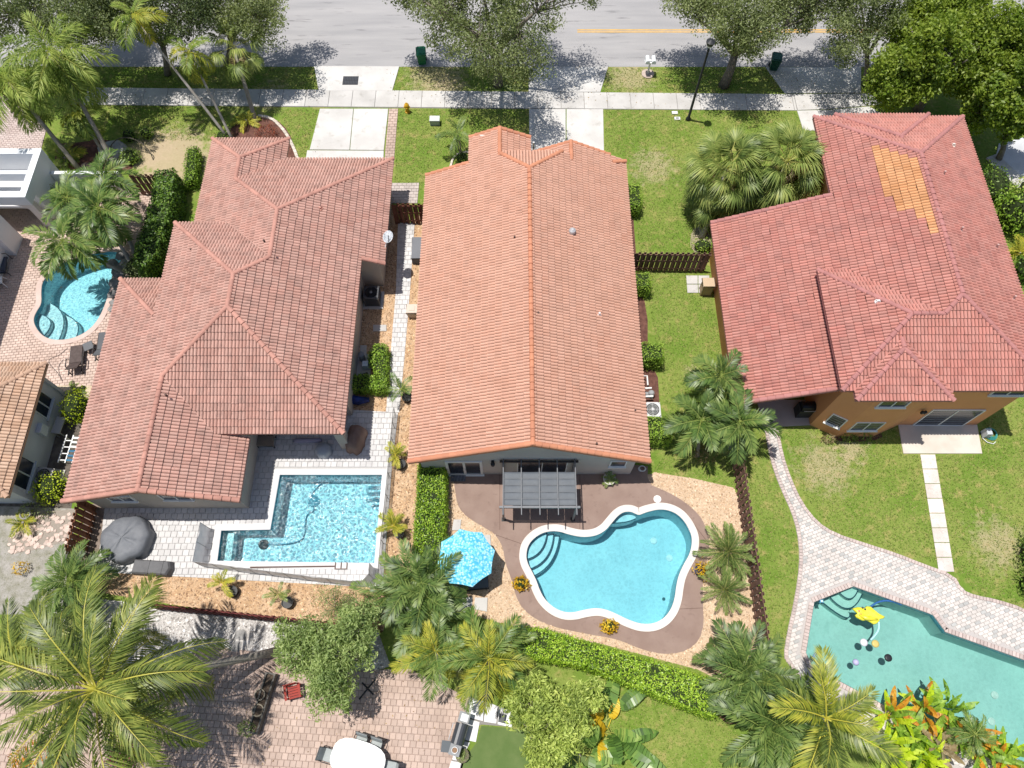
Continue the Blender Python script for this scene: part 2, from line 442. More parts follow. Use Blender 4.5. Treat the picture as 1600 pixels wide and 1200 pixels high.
ORROCK = mat('orange_gravel_bed', (.45, .295, .17), (.54, .385, .25), (.32, .20, .115), rough=.95, scale=1.5, fine=.42, fscale=22, bump=1.0, bscale=16)
CRROCK = mat('cream_gravel_bed', (.50, .365, .245), (.57, .435, .31), (.41, .285, .18), rough=.95, scale=1.0, fine=.32, fscale=20, bump=1.0, bscale=14)
WHROCK = mat('white_gravel_bed', (.42, .395, .375), (.55, .53, .51), (.22, .195, .18), rough=.95, scale=2, fine=.45, fscale=16, bump=1.0, bscale=12)
OSTONE = mat('orange_stone', (.53, .345, .19), (.68, .52, .36), rough=.8, scale=6, fine=.1, crnd=(.27, .16, .09), rnd=.4)
CSTONE = mat('cream_stone', (.60, .455, .32), (.66, .53, .40), rough=.8, scale=6, fine=.1, crnd=(.38, .25, .15), rnd=.3)
WSTONE = mat('white_stone', (.66, .64, .62), (.75, .74, .73), rough=.8, scale=6, fine=.1, crnd=(.26, .235, .22), rnd=.42)
MULCH = mat('red_mulch', (.10, .045, .035), (.17, .08, .06), (.05, .03, .025), rough=.95, scale=4, fine=.4, fscale=35, bump=1, bscale=25)
DIRT = mat('dry_dirt', (.42, .34, .26), (.30, .27, .17), (.20, .19, .10), rough=.95, scale=1.2, fine=.2, fscale=30, bump=.5)
GDIRT = mat('grey_dirt', (.36, .34, .31), (.25, .24, .19), (.15, .15, .09), rough=.95, scale=2.0, fine=.3, fscale=25, bump=.6)
DECK = mat('brown_deck', (.25, .175, .145), (.29, .21, .175), (.21, .145, .12), rough=.85, scale=.9, fine=.06, fscale=70, bump=.25, bscale=90)
COPE = mat('pool_coping', (.62, .57, .53), (.67, .625, .59), rough=.7, scale=1.5, fine=.04, rnd=.05)
COPEW = mat('white_coping', (.66, .655, .65), (.61, .60, .595), rough=.7, scale=1.5, fine=.03, rnd=.04)
MARBLE = mat('white_marble_slab', (.74, .73, .72), (.66, .65, .65), (.50, .49, .48), rough=.5, scale=1.1, fine=.02, rnd=.04)
TURF = mat('artificial_turf', (.10, .155, .045), (.13, .18, .06), rough=.95, scale=1.2, fine=.2, fscale=60, bump=.5)
YPAINT = mat('yellow_road_paint', (.68, .40, .07), (.55, .33, .08), rough=.8, scale=3, fine=.1)

# ------------------------------------------------------------------ outlines
POOL_B = smooth_poly(PP([(821,868),(824,852),(835,839),(852,830),(872,829),(890,835),(910,839),(930,837),(945,829),(955,817),(965,805),(975,799),(986,799),(992,802),(998,804.5),(1004,802),(1012,799),(1030,795),(1046,797),(1060,804),(1072,817),(1081,835),(1082,850),(1078,867),(1069,882),(1061,899),(1057,917),(1055,935),(1049,953),(1037,968),(1020,976),(1000,976),(980,969),(960,959),(945,953),(930,951),(912,954),(897,958),(882,958),(865,951),(850,937),(842,922),(837,907),(830,893),(823,880)]), 2)
POOL_A = PP([(437,741.5),(598,741.5),(586,881),(339,877.5),(345.5,828.5),(422,827)])
POOL_E = smooth_poly(PP([(66,440),(84,419),(112,405),(150,395),(185,392),(200,402),(182,415),(176,432),(173,452),(166,476),(155,500),(138,519),(112,531),(84,533),(66,526),(54,510),(52,498),(57,487),(65,475),(64,457)]), 2)
POOL_C = PP([(1272,941),(1333,916.5),(1457,961),(1477,988),(1640,1046),(1660,1215),(1560,1174),(1400,1112),(1270,1042),(1259,1020)])
POOLS = [POOL_B, POOL_A, POOL_E, POOL_C]

R_ = 170.0
sheet('ground', [(-R_, -R_), (R_, -R_), (R_, R_ * 1.6), (-R_, R_ * 1.6)], 0.0, LAWN, POOLS)
Z1, Z2, Z3, Z4 = .006, .012, .018, .024

# ------------------------------------------------------------------ street, sidewalk, driveways
y0 = P(800, 104.5).y
road = sheet('road', [(-R_, y0), (R_, y0), (R_, y0 + 14.5), (-R_, y0 + 14.5)], Z1, ASPH)
a = P(902, 48.5); b = P(1345, 48.5)
for k, (t, w_) in enumerate(((-.10, .1), (.10, .1))):
    sheet('lane_marking', [(a.x, a.y + t - w_ / 2), (b.x + 60, a.y + t - w_ / 2), (b.x + 60, a.y + t + w_ / 2), (a.x, a.y + t + w_ / 2)], Z2, YPAINT)
def slab_object(name, poly, z0, z1, m, parent=None, kind='structure', gap=0.0):
    if gap: poly = offset_poly(poly, -gap)
    mb = MB(); n = len(poly); inn = offset_poly(poly, -.015)
    if area2(poly) < 0: poly = poly[::-1]
    mb.add([(p[0], p[1], z0) for p in poly] + [(p[0], p[1], z1 - .012) for p in poly] + [(p[0], p[1], z1) for p in inn],
           [(l + i, l + (i + 1) % n, l + n + (i + 1) % n, l + n + i) for l in (0, n) for i in range(n)] + [tuple(range(2 * n, 3 * n))], random.random())
    o = mb.build(name, m, parent)
    if kind: o['kind'] = kind
    return o
# sidewalk: one joint-coloured bed, slabs as parts
sw = sheet('sidewalk', PP([(120, 137), (700, 143), (1240, 147.5), (1330, 146), (1425, 148), (1425, 159), (1330, 168), (1240, 173), (700, 169.5), (120, 164)]), Z1, JOINT)
def sw_y(x, top):      # edges of the walk in the photo
    return (137 + (x - 120) * .0095) if top else (164 + (x - 120) * .0083)
xs = list(range(120, 1240, 36)); stops = xs + [1240]
for x0_, x1_ in zip(stops[:-1], stops[1:]):
    sk = (x0_ - 804) / -2063 * 26; sk1 = (x1_ - 804) / -2063 * 26
    q = PP([(x0_, sw_y(x0_, 1)), (x1_, sw_y(x1_, 1)), (x1_ - sk1, sw_y(x1_, 0)), (x0_ - sk, sw_y(x0_, 0))])
    slab_object('slab', q[::-1], 0, .05, CONC, sw, None, .012)
for q in (((1240,147.5),(1290,147),(1296,171),(1246,173)), ((1290,147),(1345,146.5),(1352,166),(1296,171)), ((1345,146.5),(1425,148),(1425,159),(1352,166))):
    slab_object('slab', PP(q)[::-1], 0, .05, CONC, sw, None, .012)

def driveway(quads, label_m=CONC2):
    o = None
    for i, q in enumerate(quads):
        if o is None: o = slab_object('driveway', PP(q)[::-1], 0, .058, label_m)
        else: slab_object('slab', PP(q)[::-1], 0, .058, label_m, o, None, .008)
    return o
dA = driveway([((491,104),(624,104.5),(613,142.5),(498,142.5)), ((500,170.5),(552.5,170.5),(546.5,235),(484,234.5)), ((553,170.5),(607,170.5),(600,235.5),(547,235)), ((480,235.5),(600,236),(599,262),(476,262))])
dB = driveway([((826,105),(950,105),(938,144.5),(826,144)), ((826.5,171),(884,171),(884,250),(827,250)), ((885,171),(942.5,171),(944,250),(885,250))])
dC = driveway([((1196,106),(1345,105),(1345,145.5),(1226,146.5)), ((1245,173.5),(1300,172),(1330,205),(1255,205)), ((1301,171.5),(1358,167),(1420,205),(1331,205))])
bd = sheet('paver_border', PP([(608, 170), (622, 170), (615, 262), (600, 262)]), Z1, PINKG)
pave(PP([(608, 170), (622, 170), (615, 262), (600, 262)]), Z1, 0, .30, .22, 'paver', 'pavers', PINKP, bd, [300])
# storm grate let into the first driveway
g = P(548, 127)
gt = thing('drain_grate', 'dark iron drain grate in the pale driveway left of the yellow hydrant', 'grate', (g.x, g.y, .058))
mb = MB(); mb.box((0, 0, .006), (1.02, .76, .012)); mb.build('frame', mat('grate_black', (.035, .037, .042), rough=.6), gt, True)
for k in range(9):
    MB().box((-.42 + .105 * k, -.17, .018), (.06, .30, .014)).build('bar', mat('grate_iron', (.07, .075, .085), rough=.5, metal=.3), gt, True)
    MB().box((-.42 + .105 * k, .17, .018), (.06, .30, .014)).build('bar', MATS['grate_iron'], gt, True)

# ------------------------------------------------------------------ beds and yards
bedA = smooth_poly(PP([(352,232),(356,205),(372,190),(402,182),(430,185),(452,205),(462,240),(462,262),(352,262)]), 1)
sheet('mulch_bed', bedA, Z1, MULCH)
sheet('mulch_bed', smooth_poly(PP([(86,262),(86,225),(130,222),(160,215),(205,232),(212,262),(190,270)]), 1), Z1, MULCH)
sheet('mulch_bed', PP([(975,285),(986,290),(994,400),(1004,452),(1012,500),(1012,530),(1016,565),(1028,590),(1031,640),(1018,652),(1020,700),(1000,712)]), Z1, MULCH)
sheet('mulch_bed', smooth_poly(PP([(1122,1085),(1150,1068),(1190,1085),(1185,1125),(1140,1135),(1118,1115)]), 1), Z1, MULCH)
sheet('mulch_bed', smooth_poly(PP([(1300,676),(1330,668),(1375,672),(1380,686),(1330,692),(1305,688)]), 1), Z1, MULCH)
sheet('mulch_bed', smooth_poly(PP([(1080,358),(1100,352),(1112,372),(1110,396),(1078,394)]), 1), Z1, DIRT)
# front paver drive of the white house
pd = sheet('driveway', PP([(-40,150),(30,150),(62,182),(72,205),(64,236),(-40,236)]), Z1, PINKG)
pave(PP([(-40,150),(30,150),(62,182),(72,205),(64,236),(-40,236)]), Z1, .1, .24, .16, 'paver', 'pavers', mat('pale_pink_paver', (.50, .40, .37), (.60, .50, .47), rough=.9, scale=.7, fine=.08, rnd=.08), pd, [0])
# pool terrace of the white house
terE = PP([(-60,330),(60,320),(130,285),(240,300),(262,320),(252,350),(225,420),(196,470),(190,520),(160,600),(140,612),(-60,600)])
te = sheet('pool_terrace', terE, Z1, mat('terrace_joint', (.40, .30, .255), rough=.95), [POOL_E])
pave(terE, Z1, .12, .26, .17, 'paver', 'pavers', mat('terrace_paver', (.50, .375, .315), (.60, .47, .405), rough=.9, scale=.6, fine=.08, rnd=.10), te, [300], [offset_poly(POOL_E, .12)])
sheet('sand_strip', PP([(243,322),(262,322),(240,372),(222,412),(214,405),(236,350)]), Z3 + .03, CRROCK)
sheet('sand_strip', PP([(88,603),(146,603),(142,622),(86,620)]), Z3 + .03, mat('pale_sand', (.60,.50,.36),(.52,.42,.30), rough=.95, scale=2, fine=.15))
# side yard of the grey house
sheet('side_yard', PP([(60,612),(150,615),(110,800),(0,850),(-30,790)]), Z1, mat('dark_soil', (.10,.085,.07),(.16,.14,.12), rough=.95, scale=3, fine=.3))  # dark brown soil colour
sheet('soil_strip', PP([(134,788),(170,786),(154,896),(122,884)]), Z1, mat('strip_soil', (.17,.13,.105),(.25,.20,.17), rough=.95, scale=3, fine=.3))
sheet('dirt_yard', PP([(-60,790),(40,792),(118,795),(112,860),(100,930),(60,960),(-60,960)]), Z2, GDIRT)
rub = sheet('rubble_path', PP([(12,842),(60,800),(118,796),(108,845),(60,858),(20,866)]), Z3, mat('rubble_soil', (.30,.26,.22), rough=.95, fine=.25))
for k in range(170):
    x = random.uniform(8, 122); y = random.uniform(800, 868)
    if not inside([(12,842),(50,812),(80,798),(122,796),(112,846),(60,862),(18,868)], x, y): continue
    p = P(x, y); s_ = random.uniform(.09, .19)
    q = [(p.x + s_ * math.cos(t) * random.uniform(.6, 1), p.y + s_ * math.sin(t) * random.uniform(.5, .9)) for t in (random.random(), 1.4, 2.6, 3.6, 4.7, 5.6)]
    slab_object('stone', q, 0, random.uniform(.03, .08), mat('rubble_stone', (.52,.40,.34),(.60,.49,.43), rough=.9, scale=3, rnd=.15), rub, None)

# walk of white pavers between the two middle houses and the L-shaped patio
or_left = PP([(598,300),(622,345),(619,450),(610,560),(604,645),(560,648),(538,640),(556,430)])
sheet('gravel_bed', or_left, Z1, ORROCK)
or_right = PP([(645,345),(672,320),(660,600),(655,722),(655,735),(652,880),(640,905),(598,985),(520,985),(395,966),(244,940),(150,925),(148,893),(586,918),(600,905),(612,735),(622,645),(632,560),(640,450)])
sheet('gravel_bed', or_right, Z1, ORROCK)
walk = PP([(622,349),(648,349),(641,450),(632,560),(624,645),(603,645),(610,560),(619,450)])
wk = sheet('paver_walk', walk, Z2, GROUT)
pave(walk, Z2, 0, .30, .30, 'paver', 'pavers', WHITEP, wk, [300], stagger=.5)
lip = PP([(598,286),(655,286),(652,318),(600,318)])
lp = sheet('paver_walk', lip, Z2, GROUT)
pave(lip, Z2, 0, .30, .22, 'paver', 'pavers', mat('taupe_paver', (.42,.36,.33),(.50,.44,.41), rough=.9, scale=1, rnd=.1), lp, [60])
patA = PP([(166,780),(386,780),(404,655),(528,632),(540,640),(622,645),(612,735),(598,918),(586,918),(152,894)])
pa = sheet('patio', patA, Z2, GROUT, [POOL_A])
pave(patA, Z2, 0, .30, .30, 'paver', 'pavers', WHITEP, pa, [300], [offset_poly(POOL_A, .10)])
for q in (((583,508),(604,508),(604,518),(583,518)), ((563,540),(573,540),(572,580),(560,580))):
    slab_object('stepping_slab', PP(q)[::-1], 0, .06, CONC)
# brown pool deck and cream gravel
crm = PP([(700,742),(1018,741),(1022,738),(1085,748),(1146,762),(1163,800),(1176,860),(1188,960),(1196,1048),(1130,1066),(1090,1046),(940,1006),(790,976),(742,962),(700,905),(692,830),(692,742)])
sheet('gravel_bed', crm, Z1, CRROCK, [POOL_B])
deck = smooth_poly(PP([(703,720),(1012,720),(1012,756),(1037,766),(1062,779),(1082,794),(1097,811),(1106,831),(1109,852),(1104,878),(1098,905),(1098,940),(1100,975),(1093,1000),(1075,1016),(1050,1022),(1025,1021),(995,1012),(970,1001),(950,996),(925,992),(900,987),(875,982),(850,974),(827,961),(812,945),(804,925),(799,905),(789,878),(786,856),(775,836),(758,825),(739,814),(723,802),(714,787),(711,765)]), 1)
sheet('pool_deck', deck, Z3, DECK, [POOL_B])
for q in (((742,741),(790,808)),):
    pass
mbj = MB()
for (x0_, y0_, x1_, y1_) in ((781,741,781,828),(775,836,824,853),(906,741,906,826),(1075,807,1109,852),(1052,952,1098,950),(834,921,800,918)):
    a = P(x0_, y0_); b = P(x1_, y1_); mbj.bar((a.x, a.y, Z3 + .002), (b.x, b.y, Z3 + .002), .02, .006)
mbj.build('deck_joint', mat('deck_joint', (.12, .075, .06), rough=.95), bpy.data.objects['pool_deck'])
# stepping slabs round the umbrella
for q in (((709,812),(721,812),(719,829),(706,829)), ((752,836),(766,836),(768,858),(754,856)), ((722,933),(738,933),(738,955),(724,958)), ((742,934),(762,934),(761,956),(741,952)), ((701,908),(712,908),(711,924),(700,924))):
    slab_object('stepping_slab', PP(q)[::-1], 0, .07, CONC)
# neighbour's yard at the bottom
gw = PP([(120,932),(244,946),(480,972),(590,985),(610,1040),(560,1060),(430,1030),(330,1010),(240,1040),(60,1040),(60,940)])
sheet('gravel_bed', gw, Z1, WHROCK)
brk = PP([(-120,1260),(-80,1040),(250,1040),(330,1010),(430,1022),(560,1048),(640,1045),(732,1090),(700,1215),(690,1300),(100,1300)])
bk = sheet('brick_patio', brk, Z2, PINKG)
pave(brk, Z2, -.06, .27, .27, 'paver', 'pavers', PINKP, bk, [300], stagger=.5)
mar = PP([(732,1088),(800,1112),(800,1136),(752,1132),(738,1140),(712,1240),(690,1300),(668,1300),(704,1200)])
mp_ = sheet('marble_terrace', mar, Z3, JOINT)
for q in (((734,1092),(757,1095),(755,1127),(727,1120)), ((758,1095),(778,1103),(776,1131),(756,1128)), ((779,1103),(802,1112),(800,1137),(777,1132)), ((726,1121),(750,1128),(744,1160),(716,1154)), ((715,1155),(735,1160),(720,1190),(706,1187)), ((705,1188),(721,1191),(711,1240),(692,1236)), ((691,1238),(710,1242),(694,1290),(672,1286))):
    slab_object('slab', PP(q)[::-1], 0, .06, MARBLE, mp_, None, .01)
sheet('turf', PP([(752,1134),(800,1138),(860,1150),(960,1200),(980,1260),(700,1280),(722,1190),(745,1160)]), Z3, TURF)
# right yard: paver path and pool terrace
terC_l = [(1194,668),(1199,700),(1208,735),(1222,770),(1236,800),(1245,830),(1249,868),(1246,905),(1239,945),(1229,990),(1224,1022),(1228,1034),(1262,1080),(1300,1110)]
terC_r = [(1640,1010),(1640,975),(1600,950),(1556,936),(1524,930),(1504,922),(1490,898),(1440,880),(1400,864),(1350,848),(1305,833),(1278,816),(1254,786),(1237,750),(1224,712),(1216,668)]
terC = smooth_poly(PP(terC_l), 1, False) + PP([(1400,1160),(1560,1232),(1660,1270)]) + smooth_poly(PP(terC_r), 1, False)
tc = sheet('pool_terrace', terC, Z2, mat('pale_joint', (.45, .42, .40), rough=.95), [POOL_C])
inner = offset_poly(terC, -.19); rim = offset_poly(POOL_C, .34)
def twotone(i, j, a, b): return 1 if (j % 2 == 0 and (i + (j // 2)) % 3 == 0) or (i * 5 + j * 3) % 23 == 0 else 0
pave(inner, Z2, .35, .27, .155, 'paver', 'pavers', [mat('pearl_paver', (.55, .51, .475), (.62, .58, .545), rough=.9, scale=.8, rnd=.08), mat('dove_paver', (.40, .40, .385), (.46, .455, .44), rough=.9, scale=.8, rnd=.1)], tc, [300], [offset_poly(POOL_C, .22)], mats=twotone)
def brick_line(outline, closed, w, l, m, parent, z, side=1, name='brick', budget=None, h=.05, stuffname='bricks'):
    """bricks laid crosswise along an outline"""
    pts = [Vector(p[:2]) for p in outline]
    if closed: pts = pts + [pts[0]]
    pv, pf = paver(l, w, h, .008)
    me = bpy.data.meshes.new(name); me.from_pydata(pv, [], pf); me.materials.append(m); me.update()
    off = wloc(parent); left = [300] if budget is None else budget; mb = MB(); carry = 0.0
    for a, b in zip(pts[:-1], pts[1:]):
        d = b - a; L = d.length
        if L < 1e-5: continue
        d /= L; nrm = Vector((d.y, -d.x)) * side; t = carry
        while t < L:
            p = a + d * t
            M = Matrix(((d.x, nrm.x, 0, p.x), (d.y, nrm.y, 0, p.y), (0, 0, 1, z), (0, 0, 0, 1)))
            if left[0] > 0:
                left[0] -= 1
                link(name, me, parent, Matrix.Translation(-off) @ M)
            else: mb.add([M @ Vector(v) for v in pv], pf, random.random())
            t += l
        carry = t - L
    if mb.f:
        o = mb.build(stuffname, m, parent); o['kind'] = 'stuff'
cc = [Vector(p) for p in POOL_C]
bl = [300]
brick_line(smooth_poly(PP(terC_l), 1, False), False, .18, .15, BRICKP, tc, Z2, -1, budget=bl)
brick_line(smooth_poly(PP(terC_r), 1, False), False, .18, .15, BRICKP, tc, Z2, -1, budget=bl)
slab_object('back_patio', PP([(1403,664),(1526,664),(1534,709),(1411,709)])[::-1], 0, .06, mat('warm_concrete', (.56,.50,.43),(.64,.58,.51), rough=.9, scale=1, fine=.05))
slab_object('covered_patio', PP([(1182,625),(1275,625),(1275,664),(1192,668)])[::-1], 0, .05, mat('taupe_concrete', (.40,.355,.325),(.46,.41,.38), rough=.9, scale=1, fine=.05))
sp = sheet('stone_path', PP([(1437,709),(1460,709),(1491,894),(1466,893)]), Z2, LAWN)
for k in range(8):
    t0 = k / 8; t1 = (k + 1) / 8
    q = [(1437 + 29 * t0, 710 + 184 * t0), (1461 + 30 * t0, 710 + 184 * t0), (1461 + 30 * t1, 710 + 184 * t1), (1437 + 29 * t1, 710 + 184 * t1)]
    slab_object('slab', PP(q)[::-1], 0, .05, mat('cream_slab', (.60,.53,.48),(.70,.64,.60), (.50,.44,.40), rough=.9, scale=1.6, fine=.06, rnd=.1), sp, None, .015)
for q in (((1072,431),(1090,431),(1090,444),(1073,444)), ((1091,431),(1108,431),(1108,444),(1091,444)), ((1073,445),(1090,445),(1091,458),(1074,458)), ((1091,445),(1107,445),(1107,458),(1092,458))):
    slab_object('stepping_slab', PP(q)[::-1], 0, .05, CONC)
slab_object('neighbour_drive', PP([(1552,262),(1640,330),(1660,250),(1600,215),(1560,225)])[::-1], 0, .05, mat('blue_concrete', (.50,.51,.53),(.57,.58,.60), rough=.9, scale=1, fine=.05))
slab_object('kerb', PP([(1540,248),(1556,242),(1640,318),(1620,326)])[::-1], 0, .12, CONC)

# ------------------------------------------------------------------ pools
def basin_mat(name, c, c2, c3=None):
    return mat(name, c, c2, c3, rough=.6, scale=.5, fine=.035, fscale=14)
def pool(name, label, out, depth, wm, bm, cop_m, cop_w, cop_h, brick_l=.30, zw=-.12, cope_mat_small=True, tilec=(.05, .22, .30), slope=None):
    if area2(out) < 0: out = out[::-1]
    cx = sum(p[0] for p in out) / len(out); cy = sum(p[1] for p in out) / len(out)
    t = thing(name, label, 'pool', (cx, cy, 0)); n = len(out)
    mb = MB()
    mb.add([(p[0], p[1], .02) for p in out] + [(p[0], p[1], -depth) for p in out], [((i + 1) % n, i, n + i, n + (i + 1) % n) for i in range(n)])
    cin = offset_poly(out, 0)
    tri = tessellate_polygon([[Vector((p[0], p[1], 0)) for p in out]])
    mb.add([(p[0], p[1], -depth) for p in out], [tt if (out[tt[1]][0] - out[tt[0]][0]) * (out[tt[2]][1] - out[tt[0]][1]) - (out[tt[1]][1] - out[tt[0]][1]) * (out[tt[2]][0] - out[tt[0]][0]) > 0 else tt[::-1] for tt in tri])
    mb.build('basin', bm, t)
    ins = offset_poly(out, -.012)
    MB().add([(p[0], p[1], .02) for p in ins] + [(p[0], p[1], -.28) for p in ins], [((i + 1) % n, i, n + i, n + (i + 1) % n) for i in range(n)]).build('tile_band', mat(name + '_tile_band', tilec, tuple(q * 1.5 for q in tilec), rough=.3, scale=9, fine=.2), t)
    ins2 = offset_poly(out, -.016)
    w_ = MB(); flat = [Vector((p[0], p[1], zw)) for p in ins2]
    fs = []
    for tt in tessellate_polygon([[Vector((p[0], p[1], 0)) for p in ins2]]):
        a, b, c = (ins2[i] for i in tt)
        fs.append(tt if (b[0] - a[0]) * (c[1] - a[1]) - (b[1] - a[1]) * (c[0] - a[0]) > 0 else tt[::-1])
    w_.add(flat, fs).build('water', wm, t)
    if cop_w:
        q = offset_poly(out, cop_w); n_ = len(out)
        # bullnose ring
        rings = [(offset_poly(out, -.03), cop_h - .05), (offset_poly(out, -.03), cop_h - .012), (offset_poly(out, .0), cop_h), (offset_poly(out, cop_w - .01), cop_h), (q, cop_h - .012), (q, .0)]
        m2 = MB(); m2.add([(p[0], p[1], z) for r_, z in rings for p in r_], [(l * n_ + i, l * n_ + (i + 1) % n_, (l + 1) * n_ + (i + 1) % n_, (l + 1) * n_ + i) for l in range(5) for i in range(n_)])
        # from inside to outside, faces up
        m2.f = [tuple(reversed(f)) for f in m2.f]
        m2.build('coping', cop_m, t)
    return t
def step_shelf(parent, outline, z, m, nose, depth=.25, name='step'):
    o = MB(); o.prism([tuple(p) for p in outline], z - depth, z); s_ = o.build(name, m, parent)
    if nose:
        pts = [(p[0], p[1], z + .004) for p in nose]
        MB().tube(pts, .028, 5).build('step_edge', mat('step_tile', (.03, .09, .13), rough=.4), s_)
    return s_
PL_B = basin_mat('aqua_plaster', (.47, .64, .68), (.54, .71, .74), (.44, .61, .65))
pb = pool('swimming_pool', 'freeform swimming pool with white coping set in the brown deck', POOL_B, 1.45, water_mat('still_water', (.56, .83, .875), 5, .2, .07), PL_B, COPE, .32, .075)
pa_t = pool('swimming_pool', 'L shaped swimming pool with rippled water and white paver surround', POOL_A, 1.35, water_mat('rippled_water', (.56, .84, .935), 7.0, 1.0, .42, net=5.0, rough=.10), basin_mat('pale_blue_plaster', (.62, .77, .83), (.56, .72, .79), (.52, .68, .77)), COPEW, .30, .07, tilec=(.02, .20, .28))
pe = pool('swimming_pool', 'kidney shaped swimming pool under palms beside the white house', POOL_E, 1.35, water_mat('breezy_water', (.66, .91, .97), 7.5, .7, .24, net=5.5, rough=.08), basin_mat('sky_plaster', (.52, .74, .80), (.60, .80, .85), (.47, .68, .75)), mat('pink_coping', (.56, .43, .38), (.63, .50, .45), rough=.8, rnd=.05), .28, .06)
pc = pool('swimming_pool', 'angular green tinted swimming pool with toys floating on it', POOL_C, 1.35, water_mat('green_water', (.61, .79, .755), 4, .14, .05), basin_mat('mint_plaster', (.46, .63, .62), (.52, .69, .68), (.43, .60, .585)), BRICKP, 0, 0, tilec=(.05, .16, .17))
brick_line(POOL_C if area2(POOL_C) > 0 else POOL_C[::-1], True, .24, .16, BRICKP, pc, .012, 1, budget=[300], h=.055)
# entry steps of the freeform pool
def arc_pts(c, r0, a0, a1, n=14): return [(c.x + r0 * math.cos(a0 + (a1 - a0) * i / n), c.y + r0 * math.sin(a0 + (a1 - a0) * i / n)) for i in range(n + 1)]
def clip_to(poly, hull):
    return [p for p in poly if inside(hull, p[0], p[1])]
def bezier(a, b, c, n=10): return [((1 - t) ** 2 * a[0] + 2 * t * (1 - t) * b[0] + t * t * c[0], (1 - t) ** 2 * a[1] + 2 * t * (1 - t) * b[1] + t * t * c[1]) for t in [i / n for i in range(n + 1)]]
def wall_between(out, a, b):
    """outline vertices nearest a .. nearest b, the short way round"""
    ia = min(range(len(out)), key=lambda i: (out[i][0] - a[0]) ** 2 + (out[i][1] - a[1]) ** 2)
    ib = min(range(len(out)), key=lambda i: (out[i][0] - b[0]) ** 2 + (out[i][1] - b[1]) ** 2)
    n = len(out); f = [out[(ia + k) % n] for k in range((ib - ia) % n + 1)]; r = [out[(ia - k) % n] for k in range((ia - ib) % n + 1)]
    return f if len(f) <= len(r) else r
def curved_steps(parent, out, triples, zs, m):
    for (a, b, c), z in zip(triples, zs):
        A, B_, C_ = (P(*q).xy for q in (a, b, c))
        nose = bezier(A, B_ * 2 - (A + C_) / 2, C_)
        poly = nose + [tuple(q) for q in wall_between(out, C_, A)]
        pin = [(p[0], p[1]) for p in poly]
        step_shelf(parent, pin, z, m, nose, 1.45 + z - .02 if False else .8)
STEPM = mat('pale_step', (.66, .74, .76), (.70, .78, .80), rough=.6, fine=.03)
curved_steps(pb, POOL_B, [((822,872),(845,858),(855,830)), ((826,886),(855,866),(866,829)), ((831,896),(862,872),(876,830))], (-.34, -.62, -.92), STEPM)
curved_steps(pb, POOL_B, [((958,814),(980,812),(995,807))], (-.45,), STEPM)
curved_steps(pe, POOL_E, [((61,487),(74,500),(63,520)), ((70,465),(90,490),(78,531)), ((90,480),(109,500),(93,533))], (-.35, -.62, -.9), STEPM)
curved_steps(pc, POOL_C, [((1316,924),(1333,934),(1345,921)), ((1304,929),(1334,948),(1356,925)), ((1293,934),(1330,960),(1340,954))], (-.34, -.62, -.9), mat('mint_step', (.56, .72, .70), rough=.6, fine=.03))
# ledge and bench of the L shaped pool
step_shelf(pa_t, PP([(352,829.5),(362,829.5),(356,877.5),(345,877.5)]), -.40, STEPM, None, .5)
for q in (((573,755),(597,755),(597,760),(573,760)), ((571,765),(597,765),(597,770),(571,770)), ((569,776),(596,776),(596,780),(569,780))):
    step_shelf(pa_t, PP(q), -.5, mat('blue_tile_step', (.05,.20,.28), rough=.3), None, .08)
# drains, lights, cleaner
for (x, y, pt, zz) in ((1021,845,pb,-1.43),(1046,872,pb,-1.43),(1554,1086,pc,-1.33),(1549,1127,pc,-1.33)):
    p = P(x, y, zz); MB().lathe([(.17, 0), (.17, .03), (.12, .05)], p, 14).build('drain_cover', mat('bright_plastic', (.78, .78, .77), rough=.4), pt)
p = P(1027, 780); sk = MB().lathe([(.19, .018), (.19, .035), (.16, .042)], (p.x, p.y, 0), 20).build('skimmer_lid', MATS['bright_plastic']); tag(sk, 'round white skimmer lid on the brown deck above the pool', 'lid')
p = P(1037, 936, -1.43); MB().lathe([(.08, 0), (.08, .03)], p, 10).build('drain_cover', mat('dark_drain', (.05, .12, .14)), pb)
hose_px = [(500,752),(486,765),(482,780),(490,795),(476,800),(474,815),(474,830),(468,842),(455,846),(436,849),(420,848),(408,848)]
hp = smooth_poly([(P(x, y, -.9).x, P(x, y, -.9).y) for x, y in hose_px], 2, False)
cl = thing('pool_cleaner', 'dark hose and suction cleaner lying under water in the L shaped pool', 'pool cleaner', (hp[-1][0], hp[-1][1], -1.33))
MB().tube([(p[0], p[1], -1.28) for p in hp], .035, 6).build('hose', mat('navy_hose', (.10, .26, .36), rough=.5), cl)
MB().lathe([(.26, 0), (.26, .06), (.16, .13), (.06, .2)], (hp[-1][0], hp[-1][1], -1.33), 14).build('cleaner_head', mat('cleaner_black', (.03, .04, .05), rough=.5), cl)
MB().lathe([(.32, 0), (.32, .05), (.1, .12)], (P(490,783,-1.3).x, P(490,783,-1.3).y, -1.33), 14).build('float_disc', mat('disc_blue', (.16, .38, .48), rough=.5), cl)

